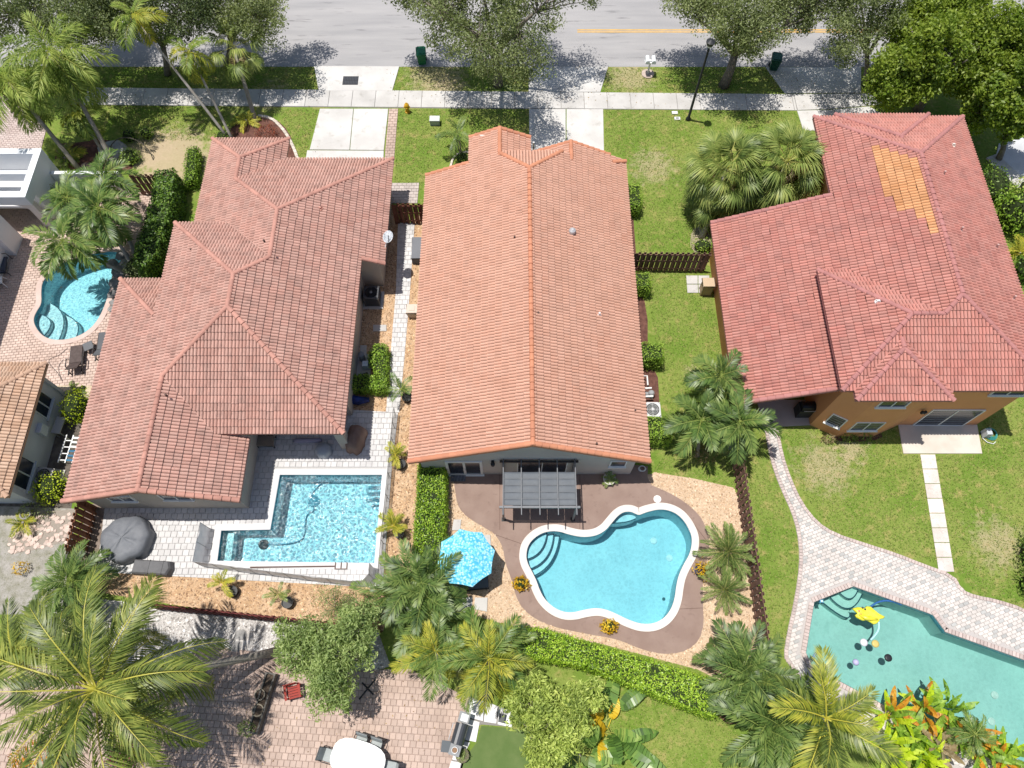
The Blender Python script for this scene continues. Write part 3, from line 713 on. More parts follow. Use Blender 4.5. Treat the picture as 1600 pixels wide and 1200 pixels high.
# ------------------------------------------------------------------ loose gravel and grass
def scatter_px(polys, density, holes=()):
    out = []
    for poly in polys:
        a = np.array([(p[0], p[1]) for p in poly]); lo = a.min(0); hi = a.max(0)
        n = int((hi - lo).prod() * density); q = RNG.uniform(lo, hi, (n, 2))
        x, y = q[:, 0], q[:, 1]
        def ins(pl):
            c = np.zeros(n, bool); m_ = len(pl); j = m_ - 1
            for i in range(m_):
                xi, yi = pl[i][0], pl[i][1]; xj, yj = pl[j][0], pl[j][1]
                if yi != yj:
                    c ^= ((yi > y) != (yj > y)) & (x < (xj - xi) * (y - yi) / (yj - yi) + xi)
                j = i
            return c
        keep = ins(poly)
        for h in holes: keep &= ~ins(h)
        out.append(q[keep])
    return np.concatenate(out)
def stones(name, polys, density, m, size, holes=(), z=.0):
    q = scatter_px(polys, density, holes); n = len(q)
    s_ = RNG.uniform(.6, 1.3, n)[:, None] * size; ang = RNG.uniform(0, 6.28, n)
    V = np.zeros((n, 5, 3), np.float32)
    for k in range(4):
        t = ang + k * 1.571 + RNG.uniform(-.4, .4, n); r_ = s_[:, 0] * RNG.uniform(.7, 1.2, n)
        V[:, k, 0] = q[:, 0] + np.cos(t) * r_; V[:, k, 1] = q[:, 1] + np.sin(t) * r_; V[:, k, 2] = z
    V[:, 4, :2] = q + RNG.uniform(-.3, .3, (n, 2)) * s_; V[:, 4, 2] = z + s_[:, 0] * .9
    F = (np.arange(n)[:, None, None] * 5 + np.array([[0, 1, 4], [1, 2, 4], [2, 3, 4], [3, 0, 4]])[None]).reshape(-1, 3)
    o = link(name, np_mesh(name, V.reshape(-1, 3), F, m, np.repeat(RNG.uniform(.01, .99, n), 4)))
    o['kind'] = 'stuff'; return o
stones('orange_gravel', [or_left, or_right], 150, OSTONE, .055, [walk, patA])
stones('cream_gravel', [crm], 150, CSTONE, .052, [deck, POOL_B])
stones('white_gravel', [gw], 120, WSTONE, .06)
def blades(name, polys, density, m, h0, h1, holes=()):
    q = scatter_px(polys, density, holes); n = len(q)
    ang = RNG.uniform(0, 6.28, n); h = RNG.uniform(h0, h1, n); w = RNG.uniform(.012, .026, n); lean = RNG.uniform(.3, 1.5, n)
    d = np.stack([np.cos(ang), np.sin(ang)], 1); s2 = np.stack([-d[:, 1], d[:, 0]], 1)
    V = np.zeros((n, 3, 3), np.float32)
    V[:, 0, :2] = q + s2 * w[:, None]; V[:, 1, :2] = q - s2 * w[:, None]; V[:, 2, :2] = q + d * (h * lean)[:, None]
    V[:, :2, 2] = .004; V[:, 2, 2] = h
    o = link(name, np_mesh(name, V.reshape(-1, 3), np.arange(n * 3).reshape(-1, 3), m, RNG.uniform(0, 1, n)))
    o['kind'] = 'stuff'; return o
LIT = leaf('fallen_leaf', (.10, .06, .03), (.24, .15, .07), (.42, .30, .12), .1, .8, .1, 0)
GBL = leaf('grass_blade', (.08, .15, .02), (.18, .26, .05), (.44, .40, .17), .25, .7, .15, 0)
lawns = [PP(q) for q in (
    [(620,171),(826,171),(826,215),(740,215),(668,272),(655,300),(617,290)], [(946,171),(1240,174),(1260,200),(1290,290),(1115,395),(1000,395),(985,280),(975,245),(945,235)],
    [(1004,425),(1072,425),(1110,460),(1140,590),(1200,680),(1150,760),(1085,747),(1020,735),(1045,700),(1030,560)],
    [(1148,740),(1195,672),(1209,740),(1245,835),(1248,890),(1225,1020),(1200,1050),(1180,900)], [(1220,668),(1405,668),(1412,711),(1530,711),(1535,660),(1640,600),(1640,960),(1530,930),(1492,890),(1300,830),(1240,750)],
    [(620,104),(826,106),(826,143),(613,143)], [(950,106),(1196,106),(1224,145),(938,145)], [(400,104),(490,104),(498,142),(400,142)], [(400,171),(498,171),(478,245),(462,245),(440,180)],
    [(130,104),(400,104),(400,142),(130,138)], [(150,166),(360,166),(350,220),(262,220),(210,232)], [(950,1080),(1120,1110),(1220,1210),(960,1210),(920,1150)])]
blades('grass', lawns, 210, GBL, .03, .075)

def litter(name, polys, density, z):
    q = scatter_px(polys, density); n = len(q); a = RNG.uniform(0, 6.28, n); s_ = RNG.uniform(.025, .06, n)
    d = np.stack([np.cos(a), np.sin(a)], 1) * s_[:, None]; e = np.stack([-np.sin(a), np.cos(a)], 1) * (s_ * .45)[:, None]
    V = np.zeros((n, 4, 3), np.float32); V[:, 0, :2] = q - d; V[:, 1, :2] = q + e; V[:, 2, :2] = q + d; V[:, 3, :2] = q - e; V[:, :, 2] = z + RNG.uniform(0, .02, (n, 4))
    o = link(name, np_mesh(name, V.reshape(-1, 3), np.arange(n * 4).reshape(-1, 4), LIT, RNG.uniform(0, 1, n))); o['kind'] = 'stuff'
litter('fallen_leaves', [PP([(600,104),(990,104),(990,172),(600,172)]), PP([(130,104),(500,104),(500,240),(200,240)]), PP([(990,104),(1400,104),(1400,172),(990,172)])], 3.2, .062)
litter('fallen_leaves', [PP([(620,172),(826,172),(826,250),(655,300)]), PP([(260,1045),(700,1060),(690,1200),(150,1200)]), PP([(60,330),(240,300),(200,420),(60,520)])], 2.2, .056)
# ------------------------------------------------------------------ roof tiles
TW, TE = .334, .375                    # cover of one double-roll tile
def tile_geo(w=TW, e=TE, h=.06, th=.055, seg=4, gap=.020, ev=.006):
    """double-roll tile: two barrels with a made-up slot between them as a shade line, the lower end lifted over a dark gap"""
    v = []; f = []; ov = .02
    for r_ in range(2):
        b = len(v); top = []
        for k in range(seg + 1):
            t = k / seg; top.append((r_ * w / 2 + gap / 2 + t * (w / 2 - gap), h * max(0, math.sin(math.pi * t)) ** .75))
        n = len(top)
        v += [(u, ev, z + th) for u, z in top] + [(u, e + ov, z + .006) for u, z in top] + [(u, ev, z + th - .018) for u, z in top]
        f += [(b + i, b + i + 1, b + n + i + 1, b + n + i) for i in range(n - 1)] + [(b + 2 * n + i, b + 2 * n + i + 1, b + i + 1, b + i) for i in range(n - 1)]
    return v, f
TILE_V, TILE_F = tile_geo()
SHADE_FELT = mat('roof_shade_felt', (.06, .035, .03), (.045, .03, .028), rough=.95)  # felt kept near black so it draws shade lines in the tile slots
def roof_mat(name, a, b, stain, rnd, crnd, streak=.5):
    m = bpy.data.materials.new(name); m.use_nodes = True; nt = m.node_tree; bs = nt.nodes['Principled BSDF']
    pos = nt.nodes.new('ShaderNodeNewGeometry').outputs['Position']; r = rand01(nt)
    c = _mix(nt, _ramp(nt, _noise(nt, pos, .35, 3), .35, .65), a, b)
    c = _mix(nt, _math(nt, 'MULTIPLY', r, .85), c, crnd)
    c = _mix(nt, _math(nt, 'MULTIPLY', _ramp(nt, _noise(nt, pos, 1.5, 5, .7), .50, .74), streak), c, stain)
    c = _mix(nt, _math(nt, 'MULTIPLY', _ramp(nt, _noise(nt, pos, 7, 4, .7), .55, .8), streak * .7), c, stain)
    c = _mix(nt, 1.0, c, _mix(nt, _noise(nt, pos, 48, 3), (.84,) * 3, (1.14,) * 3), 'MULTIPLY')
    c = _mix(nt, 1.0, c, _mix(nt, _math(nt, 'FRACT', _math(nt, 'MULTIPLY', r, 5.7)), (1 - rnd,) * 3, (1 + rnd,) * 3), 'MULTIPLY')
    nt.links.new(c, bs.inputs['Base Color']); bs.inputs['Roughness'].default_value = .8; bs.inputs['Specular IOR Level'].default_value = .25
    MATS[name] = m; return m
T_B = roof_mat('salmon_tile', (.58, .315, .225), (.61, .355, .26), (.40, .23, .165), .05, (.61, .36, .27), .45)
T_A = roof_mat('terracotta_tile', (.50, .275, .22), (.53, .31, .255), (.27, .17, .145), .10, (.52, .325, .27), .6)
T_C = roof_mat('red_tile', (.49, .20, .165), (.53, .235, .19), (.31, .15, .135), .09, (.51, .25, .21), .6)
T_CO = roof_mat('orange_tile', (.58, .275, .125), (.62, .325, .155), (.55, .28, .13), .10, (.68, .37, .19), .3)
T_D = roof_mat('tan_tile', (.54, .36, .25), (.50, .32, .215), (.38, .245, .175), .12, (.60, .43, .32), .5)
R_B = mat('ridge_salmon', (.54, .235, .135), (.50, .215, .13), rough=.8, scale=1.5, fine=.08, rnd=.08)
R_A = mat('ridge_terracotta', (.50, .26, .205), (.43, .22, .175), rough=.8, scale=1.5, fine=.1, rnd=.1)
R_C = mat('ridge_red', (.43, .19, .17), (.38, .17, .16), (.32, .18, .175), rough=.8, scale=1.2, fine=.1, rnd=.1)
R_D = mat('ridge_tan', (.50, .33, .23), (.44, .285, .20), rough=.8, scale=1.5, rnd=.1)
STUC_B = mat('grey_stucco', (.58, .53, .485), (.54, .495, .455), rough=.95, scale=.8, fine=.06, fscale=60, bump=.3)
STUC_A = mat('beige_stucco', (.50, .445, .385), (.46, .41, .36), rough=.95, scale=.8, fine=.06, fscale=60, bump=.3)
STUC_C = mat('orange_stucco', (.74, .35, .165), (.70, .325, .15), rough=.95, scale=.8, fine=.06, fscale=60, bump=.3)
STUC_D = mat('blue_grey_stucco', (.55, .57, .60), (.50, .52, .55), rough=.95, scale=.8, fine=.05, fscale=60, bump=.3)
STUC_E = mat('white_stucco', (.78, .80, .83), (.72, .745, .78), rough=.9, scale=.6, fine=.03)
TRIMW = mat('white_trim', (.78, .78, .77), rough=.5, fine=.03)
GLASS = mat('dark_window_glass', (.018, .024, .038), (.03, .04, .06), rough=.16, scale=2, fine=0, spec=.3)
DARK = mat('dark_metal', (.028, .030, .034), rough=.5, fine=.05)

def roof(parent, planes, tmat, rmat, caps, budget=300, thick=.16, stagger=0.0, mats=None):
    """planes: (outline xy, z0, up-direction xy, pitch, eave reference point) -> deck slabs, tiles laid piece by piece, ridge tiles"""
    L0 = wloc(parent)
    deck_b = MB(); felt_b = MB()
    frames = []
    for (pl, zref, up, k, ref) in planes:
        ux, uy = up; zf = lambda x, y: zref + k * ((x - ref[0]) * ux + (y - ref[1]) * uy)
        pts = [(p[0], p[1], zf(*p)) for p in pl]; n = len(pts)
        if area2(pts) < 0: pts = pts[::-1]
        tri = tessellate_polygon([[Vector((p[0], p[1], 0)) for p in pts]])
        fs = []
        for t in tri:
            a, b, c = (pts[i] for i in t)
            if (b[0] - a[0]) * (c[1] - a[1]) - (b[1] - a[1]) * (c[0] - a[0]) < 0: t = t[::-1]
            fs.append(t); fs.append(tuple(n + i for i in reversed(t)))
        fs += [(n + i, n + (i + 1) % n, (i + 1) % n, i) for i in range(n)]
        deck_b.add([(p[0], p[1], p[2] - .012) for p in pts] + [(p[0], p[1], p[2] - thick) for p in pts], fs)
        felt_b.add([(p[0], p[1], p[2] - .004) for p in pts], [t_ for t_ in fs[:2 * len(tri):2]])
        s_ = math.sqrt(1 + k * k); U = Vector((uy, -ux, 0)); V = Vector((ux / s_, uy / s_, k / s_)); N = U.cross(V)
        O = Vector((ref[0], ref[1], zref))
        uv = [((p[0] - ref[0]) * U.x + (p[1] - ref[1]) * U.y, ((p[0] - ref[0]) * ux + (p[1] - ref[1]) * uy) * s_) for p in pts]
        frames.append((uv, O, U, V, N))
    rf = deck_b.build('roof', rmat, parent); felt_b.build('underlay', SHADE_FELT, rf)
    # share the 300 single tiles over the planes by area
    ars = [abs(area2(f[0])) for f in frames]; tot = sum(ars)
    for fr, ar in zip(frames, ars):
        b = [int(budget * ar / tot)]
        lay(*fr, TW, TE, TILE_V, TILE_F, 'roof_tile', 'roof_tiles', tmat, rf, b, u0=0.0, v0=-.04, stagger=stagger, jit=.003, slip=True,
            mats=(lambda i, j, a, b_, fr=fr: mats(fr[1] + fr[2] * (a + TW / 2) + fr[3] * (b_ + TE / 2))) if mats else None)
    # ridge and hip tiles
    cap_me = None; off = wloc(rf)
    seg = 6; v = []; f = []
    for yy, r_, dz in ((0, .125, .035), (.42, .105, .0)):
        for i in range(seg + 1):
            t = math.pi * i / seg; v.append((r_ * math.cos(t), yy, dz + r_ * .85 * math.sin(t)))
    f = [(i, i + 1, seg + 2 + i, seg + 1 + i) for i in range(seg)] + [tuple(range(seg + 1))[::-1]]
    cap_me = bpy.data.meshes.new('ridge_tile'); cap_me.from_pydata(v, [], f); cap_me.materials.append(rmat); cap_me.update()
    for (a, b) in caps:
        a = Vector(a); b = Vector(b); d = b - a; n = max(1, round(d.length / .38)); y = d.normalized()
        x = y.cross(Vector((0, 0, 1))).normalized(); z = x.cross(y)
        B = Matrix((x, y, z)).transposed().to_4x4()
        for i in range(n):
            p = a + d * (i / n) + Vector((0, 0, .015))
            link('ridge_tile', cap_me, rf, Matrix.Translation(p - off) @ B @ Matrix.Diagonal((1, d.length / n / .38, 1, 1)) @ Matrix.Rotation(random.uniform(-.015, .015), 4, 'Z'))
    return rf
def wall_solid(parent, poly, tops, m, name='wall', z0=-.05):
    mb = MB(); mb.prism(poly, z0, 0, top=tops if hasattr(tops, '__len__') else [tops] * len(poly))
    return mb.build(name, m, parent)
def window(parent, a, b, z0, z1, n=2, fm=None, name='window', proud=.05, bars=0, fw=.055, pane_m=None):
    """window on a wall from a to b (plan points, wall's outside to the right of a->b)"""
    fm = fm or TRIMW; a = Vector((a[0], a[1])); b = Vector((b[0], b[1])); d = (b - a); L = d.length; d /= L; o = Vector((d.y, -d.x))
    M = Matrix(((d.x, o.x, 0), (d.y, o.y, 0), (0, 0, 1)))
    def bx(mb, u0, u1, w0, w1, p0, p1): 
        c = a + d * ((u0 + u1) / 2) + o * ((p0 + p1) / 2); mb.box((c.x, c.y, (w0 + w1) / 2), (u1 - u0, p1 - p0, w1 - w0), M=M)
    mb = MB()
    bx(mb, 0, L, z1 - fw, z1, -.02, proud); bx(mb, 0, L, z0, z0 + fw, -.02, proud)
    bx(mb, 0, fw, z0 + fw, z1 - fw, -.02, proud); bx(mb, L - fw, L, z0 + fw, z1 - fw, -.02, proud)
    for i in range(1, n): u = L * i / n; bx(mb, u - fw * .45, u + fw * .45, z0 + fw, z1 - fw, -.02, proud - .006)
    fr = mb.build(name, fm, parent)
    for i in range(n):
        u0 = L * i / n + fw * .5; u1 = L * (i + 1) / n - fw * .5
        p = MB(); bx(p, max(u0, fw) , min(u1, L - fw), z0 + fw, z1 - fw, -.01, .018); po = p.build('pane', pane_m or GLASS, fr)
        if bars:
            q = MB()
            for k in range(1, bars + 1):
                zz = z0 + (z1 - z0) * k / (bars + 1); bx(q, max(u0, fw), min(u1, L - fw), zz - .012, zz + .012, .018, .026)
            q.build('glazing_bar', mat('grey_bar', (.30, .32, .34), rough=.5), fr)
    s_ = MB(); bx(s_, -.05, L + .05, z0 - .06, z0 - .003, .0, proud + .06); s_.build('sill', fm, fr)
    return fr
def roof_vent(parent, x, y, z, kind, m):
    mb = MB()
    if kind == 'hood': mb.box((x, y, z + .10), (.24, .18, .16), bev=.05); mb.lathe([(.14, 0), (.14, .06)], (x, y, z + .005), 12)
    elif kind == 'pipe': mb.lathe([(.05, -.2), (.05, .28), (.04, .285)], (x, y, z), 10); mb.lathe([(.11, .04), (.06, .09)], (x, y, z), 10)
    else: mb.lathe([(.16, -.1), (.16, .12), (.20, .14), (.17, .26), (.06, .34)], (x, y, z), 14)
    return mb.build('roof_vent', m, parent)
GALV = mat('galvanised', (.52, .52, .53), (.44, .44, .45), rough=.45, metal=.3, scale=6)
CREAMP = mat('cream_metal', (.66, .58, .52), rough=.6)

# ------------------------------------------------------------------ middle house
hb = thing('house', 'single storey house with a salmon tiled gable roof behind the brown pool deck', 'house', (.9, 20, 0))
kl, kr = .4222, .4395
xl, xm, xr, zr, ys, ye = -4.92, .93, 6.55, 5.12, 11.08, 26.75
Lp = (2.65, (1, 0), kl, (xl, ys)); Rp = (2.65, (-1, 0), kr, (xr, ys))
zL = lambda x: 2.65 + kl * (x - xl); zR = lambda x: 2.65 + kr * (xr - x)
gx, hx = -.68, 3.3
lw = gx + 1.72
kc = .4222
planes = [
    ([(xl, ys), (xm, ys), (xm, ye), (gx, ye + (xm - gx)), (gx, 30.2), (-2.42, 30.2), (-2.42, 28.36), (xl, 28.36)], *Lp),
    ([(xm, ys), (xr, ys), (xr, 29.4), (hx, 29.55), (hx, 28.6), (2.77, 28.6), (xm, ye)], *Rp),
    ([(xm, ye), (2.77, 28.6), (gx + .27, 28.6), (gx, ye + xm - gx)], zr, (0, -1), kc, (xm, ye)),
    ([(gx, 28.36), (gx, 30.2), (lw, 30.2), (lw, 28.4)], zL(gx), (-1, 0), kc, (gx, 28.36)),
    ([(hx, 28.45), (hx, 29.55), (1.1, 29.55), (1.1, 28.45)], zR(hx), (1, 0), kc, (hx, 28.45))]
caps = [((xm, ys, zr), (xm, ye, zr)), ((gx, ye + xm - gx, zL(gx)), (xm, ye, zr)), ((2.77, 28.6, zR(2.77)), (xm, ye, zr)),
        ((gx, 30.2, zL(gx)), (gx, 28.2, zL(gx))), ((hx, 29.55, zR(hx)), (hx, 28.2, zR(hx))),
        ((xl, ys + .09, 2.68), (xm, ys + .09, zr + .02)), ((xr, ys + .09, 2.68), (xm, ys + .09, zr + .02)),
        ((xl, 28.3, 2.68), (-2.42, 28.3, zL(-2.42) + .02)), ((-2.42, 30.15, zL(-2.42)), (gx, 30.15, zL(gx))), ((lw, 30.15, zL(gx) - kc * 1.72), (gx, 30.15, zL(gx))),
        ((5.6, 29.45, zR(5.6)), (hx, 29.5, zR(hx))), ((xr, 29.3, 2.7), (5.75, 28.95, zR(5.75) + .04)), ((1.2, 29.5, zR(hx) - kc * 2.1), (hx, 29.5, zR(hx)))]
roof(hb, planes, T_B, R_B, caps)
wy = 11.38
wall_solid(hb, [(-4.45, wy), (xm, wy), (6.0, wy), (6.0, 28.9), (3.3, 28.9), (xm, 26.7), (-4.45, 28.0)], [2.62, 4.86, 2.70, 2.70, 3.85, 4.9, 2.62], STUC_B)
MB().box(((-2.25 + 0.85) / 2, 28.9, 1.7), (3.1, 2.1, 3.4)).build('porch_wall', STUC_B, hb)
MB().box((-0.7, 29.95, 3.7), (2.2, .1, .8)).build('gable_wall', STUC_B, hb)
def on_wall(y_px, x_px, Y):          # height of a photo point on the wall plane at distance Y
    u = (x_px - 800) / FPX; v = (y_px - 600) / FPX; t = Y / (_c - v * _s); return u * t, CAM_H + t * (-_s - v * _c)
def wx(x_px, y_px): return on_wall(y_px, x_px, wy - .03)
dl, _ = wx(699, 738); dr, _ = wx(755, 738)
win = window(hb, (dl, wy), (dr, wy), .03, 2.1, 2, None, 'french_door', .06, 0, .13)
mb = MB()
for s_ in (-.06, .06): mb.box(((dl + dr) / 2 + s_, wy - .09, 1.02), (.03, .05, .16))
mb.build('handle', GALV, win)
mx, mz = wx(770, 722)
wlp = MB(); wlp.box((mx, wy - .02, mz + .05), (.14, .05, .3)); wlp.lathe([(.05, -.02), (.10, .0), (.11, .2), (.03, .28)], (mx, wy - .15, mz - .1), 10); wlp.build('wall_lamp', DARK, hb)
a0, _ = wx(954, 722); a1, _ = wx(980, 722)
window(hb, (a0, wy), (a1, wy), 1.35, 2.15, 1, None, 'window', .05)
sl0, _ = wx(808, 720); sl1, _ = wx(888, 720)
window(hb, (sl0, wy), (sl1, wy), .03, 2.15, 2, TRIMW, 'sliding_door', .05)
for (x, y, k_, m_) in ((894, 364, 'pipe', GALV), (936, 493, 'pipe', TRIMW)):
    u = (x - 800) / FPX; v = (y - 600) / FPX; d = Vector((u, _c - v * _s, -_s - v * _c)); t = (CAM_H - (2.65 + kr * xr)) / (-kr * d.x - d.z)
    roof_vent(hb, d.x * t, d.y * t, CAM_H + d.z * t, 'turbine' if y < 400 else k_, m_)
for (x, y, left) in ((804, 372, 1), (841, 490, 0), (932, 694, 0), (992, 642, 0)):
    u = (x - 800) / FPX; v = (y - 600) / FPX; d = Vector((u, _c - v * _s, -_s - v * _c))
    t = (CAM_H - (2.65 - kl * xl)) / (kl * d.x - d.z) if left else (CAM_H - (2.65 + kr * xr)) / (-kr * d.x - d.z)
    MB().lathe([(.05, -.05), (.05, .14)], (d.x * t, d.y * t, CAM_H + d.z * t), 8).build('roof_pipe', mat('old_iron', (.10, .06, .05), rough=.8), hb)
MB().tube([(1.25, 30.1, 3.4), (1.25, 30.1, .2)], .05, 8).build('downspout', TRIMW, hb)

# ------------------------------------------------------------------ left house
ha = thing('house', 'single storey house with a weathered terracotta hip roof beside the L shaped pool', 'house', (-13.6, 19, 0))
k = .42
XE, ZE, YN, YNO, XE2, YS = -6.85, 2.7, 29.5, 22.3, -8.0, 12.38
zE = lambda x: ZE + k * (XE - x)
X1 = -12.2; Y1N = YN - (XE - X1); X2 = -13.6; Y2S = YS + (XE2 - X2); Y2N = 19.8; Y1S = Y2N + (X1 - X2)
z2 = zE(X2); zW = lambda x: z2 + k * (x - X2)
XW1 = -17.55; z1 = zE(X1); zW1 = lambda x: z1 + k * (x - X1)
XM = -18.05; YMN = Y2N + (X2 - XM)
XWW = -20.98; YV = 9.2; XR3 = -16.66; Y3N = Y2S - (X2 - XR3); z3 = zW(XR3); XEW = -12.68
zEW = lambda x: z3 - k * (x - XR3)
# north-west projection of the front block
XP = -15.3; YP = Y1N + (X1 - XP); zP = zW1(XP); XPE = XP + (zP - zW1(XW1)) / k; YPN = 31.0
YPA = YPN - (XP - XW1)
planes = [
    ([(XE, YN), (X1, Y1N), (X1, Y1S), (X2, Y2N), (X2, Y2S), (XE2, YS), (XE2, YNO), (XE, YNO)], ZE, (-1, 0), k, (XE, YN)),
    ([(XE, YN), (X1, Y1N), (XP, YP), (XPE, YN + .0)], ZE, (0, -1), k, (XE, YN)),
    ([(X1, Y1N), (X1, Y1S), (-15.2, 24.2), (-15.2, 21), (XW1, 21), (XW1, YPN), (XP, YPA), (XP, YP)], z1, (1, 0), k, (X1, Y1N)),
    ([(XW1, YPN), (XP, YPA), (XPE, YPN)], zW1(XW1), (0, -1), k, (XW1, YPN)),
    ([(XPE, YPN), (XP, YPA), (XP, YP), (XPE, YN)], zW1(XW1), (-1, 0), k, (XPE, YPN)),
    ([(X2, Y2N), (X2, Y2S), (XR3, Y3N), (XR3, YV), (XWW, YV), (XWW, 21.5), (XM, 21.5 - (XM - XWW)), (XM, YMN)], z2, (1, 0), k, (X2, Y2N)),
    ([(XM, YMN), (X2, Y2N), (X1, Y1S), (-15.2, YMN + .02)], zW(XM), (0, -1), k, (XM, YMN)),
    ([(XWW, 21.5), (XM, 21.5 - (XM - XWW)), (XM, 21.5)], zW(XWW), (0, -1), k, (XWW, 21.5)),
    ([(XE2, YS), (X2, Y2S), (XR3, Y3N), (XR3 + (Y3N - YS), YS)], zE(XE2), (0, 1), k, (XE2, YS)),
    ([(XR3, YV), (XR3, Y3N), (XR3 + (Y3N - YS), YS), (XEW, YS + .05), (XEW, YV)], z3, (-1, 0), k, (XR3, YV))]
rc = [((XE, YN, ZE), (X1, Y1N, z1)), ((X1, Y1N, z1), (X1, Y1S, z1)), ((X1, Y1S, z1), (X2, Y2N, z2)), ((X2, Y2N, z2), (X2, Y2S, z2)),
      ((XE2, YS, zE(XE2)), (X2, Y2S, z2)), ((XR3, Y3N, z3), (X2, Y2S, z2)), ((XR3, YV, z3), (XR3, Y3N, z3)), ((XM, YMN, zW(XM)), (X2, Y2N, z2)),
      ((XWW, 21.5, zW(XWW)), (XM, 21.5 - (XM - XWW), zW(XM) + .03)), ((XP, YP, zP), (X1, Y1N, z1)), ((XP, YPA, zP), (XP, YP, zP)),
      ((XW1, YPN, zW1(XW1)), (XP, YPA, zP)), ((XPE, YPN, zW1(XW1)), (XP, YPA, zP)),
      ((XWW, YV + .09, zW(XWW) + .03), (XR3, YV + .09, z3 + .03)), ((XEW, YV + .09, zEW(XEW) + .03), (XR3, YV + .09, z3 + .03)), ((XE2, YNO, zE(XE2)), (XE, YNO, ZE + .02))][:]
roof(ha, planes, T_A, R_A, rc)
wall_solid(ha, [(XE - .45, YN - .5), (-15, YN - .5), (-17.1, YPN - .6), (-17.1, 23.3), (-17.6, 23.2), (-17.6, 20.9), (-20.4, 20.9), (-20.4, 9.6), (XR3, 9.6), (XEW - .42, 9.6), (XEW - .42, 12.3), (XEW - .40, 12.6), (XEW - .42, 14.5), (XE2 - .4, 14.6), (XE2 - .4, YNO + .3), (XE - .45, YNO + .3)],
           [2.62, 2.8, 2.55, 3.0, 3.4, 2.7, 2.4, 2.4, z3 - .2, 2.5, 2.5, 3.0, 3.3, 3.1, 3.1, 2.65], STUC_A)
MB().prism([(XE2 - .75, 12.7), (XE2 - .3, 12.7), (XE2 - .3, 13.15), (XE2 - .75, 13.15)], 0, 3.1).build('column', STUC_A, ha)
window(ha, (-16.6, 9.58), (-15.2, 9.58), 1.75, 2.75, 2, TRIMW, 'window', .05)
window(ha, (-19.2, 9.58), (-18.0, 9.58), 1.5, 2.3, 2, TRIMW, 'window', .05)
def on_plane(x, y, zref, up, kk, ref):
    u = (x - 800) / FPX; v = (y - 600) / FPX; d = Vector((u, _c - v * _s, -_s - v * _c))
    b_, c_ = kk * up[0], kk * up[1]; a_ = zref - b_ * ref[0] - c_ * ref[1]
    t = (CAM_H - a_) / (b_ * d.x + c_ * d.y - d.z); return Vector((d.x * t, d.y * t, CAM_H + d.z * t))
q = on_plane(501, 327, ZE, (-1, 0), k, (XE, YN)); roof_vent(ha, q.x, q.y, q.z, 'hood', R_A)
for (x, y) in ((260, 618), (299, 391), (413, 377)):
    q = on_plane(x, y, z2, (1, 0), k, (X2, Y2N)); MB().lathe([(.05, -.05), (.05, .12)], q, 8).build('roof_pipe', MATS['old_iron'], ha)

# ------------------------------------------------------------------ right house
hc = thing('house', 'two storey orange house with a red tiled hip roof patched with orange tiles', 'house', (18, 21, 0))
k = .42
XL, ZL = 11.0, 2.6; zM = lambda x: ZL + k * (x - XL)
XR = 20.85; YRS, YRN = 17.94, 26.3; zR_ = zM(XR); ZT = 5.0
XE_ = XR + (zR_ - ZT) / k; XW2 = XL + (ZT - ZL) / k; YNE = YRN + (zR_ - ZT) / k; YSE = YRS - (zR_ - ZT) / k
YX = 17.1; XX1 = 18.5; zX = ZT + k * (YX - YSE); XX2 = XL + (zX - ZL) / k; XXW = XX1 - (zX - ZT) / k; YXN = YX + (zX - ZT) / k
# small hip over the front
fa = P(1304, 179, ZT); fx0 = fa.x; fyn = fa.y; fw_ = 2.6; fxm = fx0 + fw_; fz = ZT + k * fw_; fya = fyn - fw_; fyr = YNE - (fz - ZT) / k
ba = P(1338, 626, ZT); bb = P(1490, 626, ZT); bx0, bx1, bys = ba.x, bb.x, ba.y; bxm = (bx0 + bx1) / 2; bh = (bx1 - bx0) / 2; bz = ZT + k * bh; byr = YSE + bh
Wpl = (ZL, (1, 0), k, (XL, 14.09))
planes = [
    ([(XL, 14.09), (XXW + .25, 14.09), (XXW + .25, YXN), (XW2, YXN), (XX2, YX), (XR, YRS), (XR, YRN), (XW2, YNE), (XW2, 25.1), (XL, 25.1)], *Wpl),
    ([(XR, YRS), (XE_, YSE), (XE_, YNE), (XR, YRN)], ZT, (-1, 0), k, (XE_, YSE)),
    ([(XW2, YNE), (XR, YRN), (XE_, YNE)], ZT, (0, -1), k, (XW2, YNE)),
    ([(XXW, YSE), (bx0, YSE), (bxm, byr), (bx1, YSE), (XE_, YSE), (XR, YRS), (XX2, YX), (XX1, YX)], ZT, (0, 1), k, (XXW, YSE)),
    ([(XXW, YSE), (XX1, YX), (XXW, YXN)], ZT, (1, 0), k, (XXW, YSE)),
    ([(XXW, YXN), (XX1, YX), (XX2, YX), (XW2, YXN)], ZT, (0, -1), k, (XXW, YXN)),
    ([(bx0, bys), (bxm, bys + bh), (bxm, byr), (bx0, YSE)], ZT, (1, 0), k, (bx0, bys)),
    ([(bx1, bys), (bx1, YSE), (bxm, byr), (bxm, bys + bh)], ZT, (-1, 0), k, (bx1, bys)),
    ([(bx0, bys), (bx1, bys), (bxm, bys + bh)], ZT, (0, 1), k, (bx0, bys)),
    ([(fx0, fyn), (fxm, fya), (fxm, fyr), (fx0, YNE)], ZT, (1, 0), k, (fx0, fyn)),
    ([(fx0 + 2 * fw_, fyn), (fx0 + 2 * fw_, YNE), (fxm, fyr), (fxm, fya)], ZT, (-1, 0), k, (fx0 + 2 * fw_, fyn)),
    ([(fx0, fyn), (fx0 + 2 * fw_, fyn), (fxm, fya)], ZT, (0, -1), k, (fx0, fyn))]
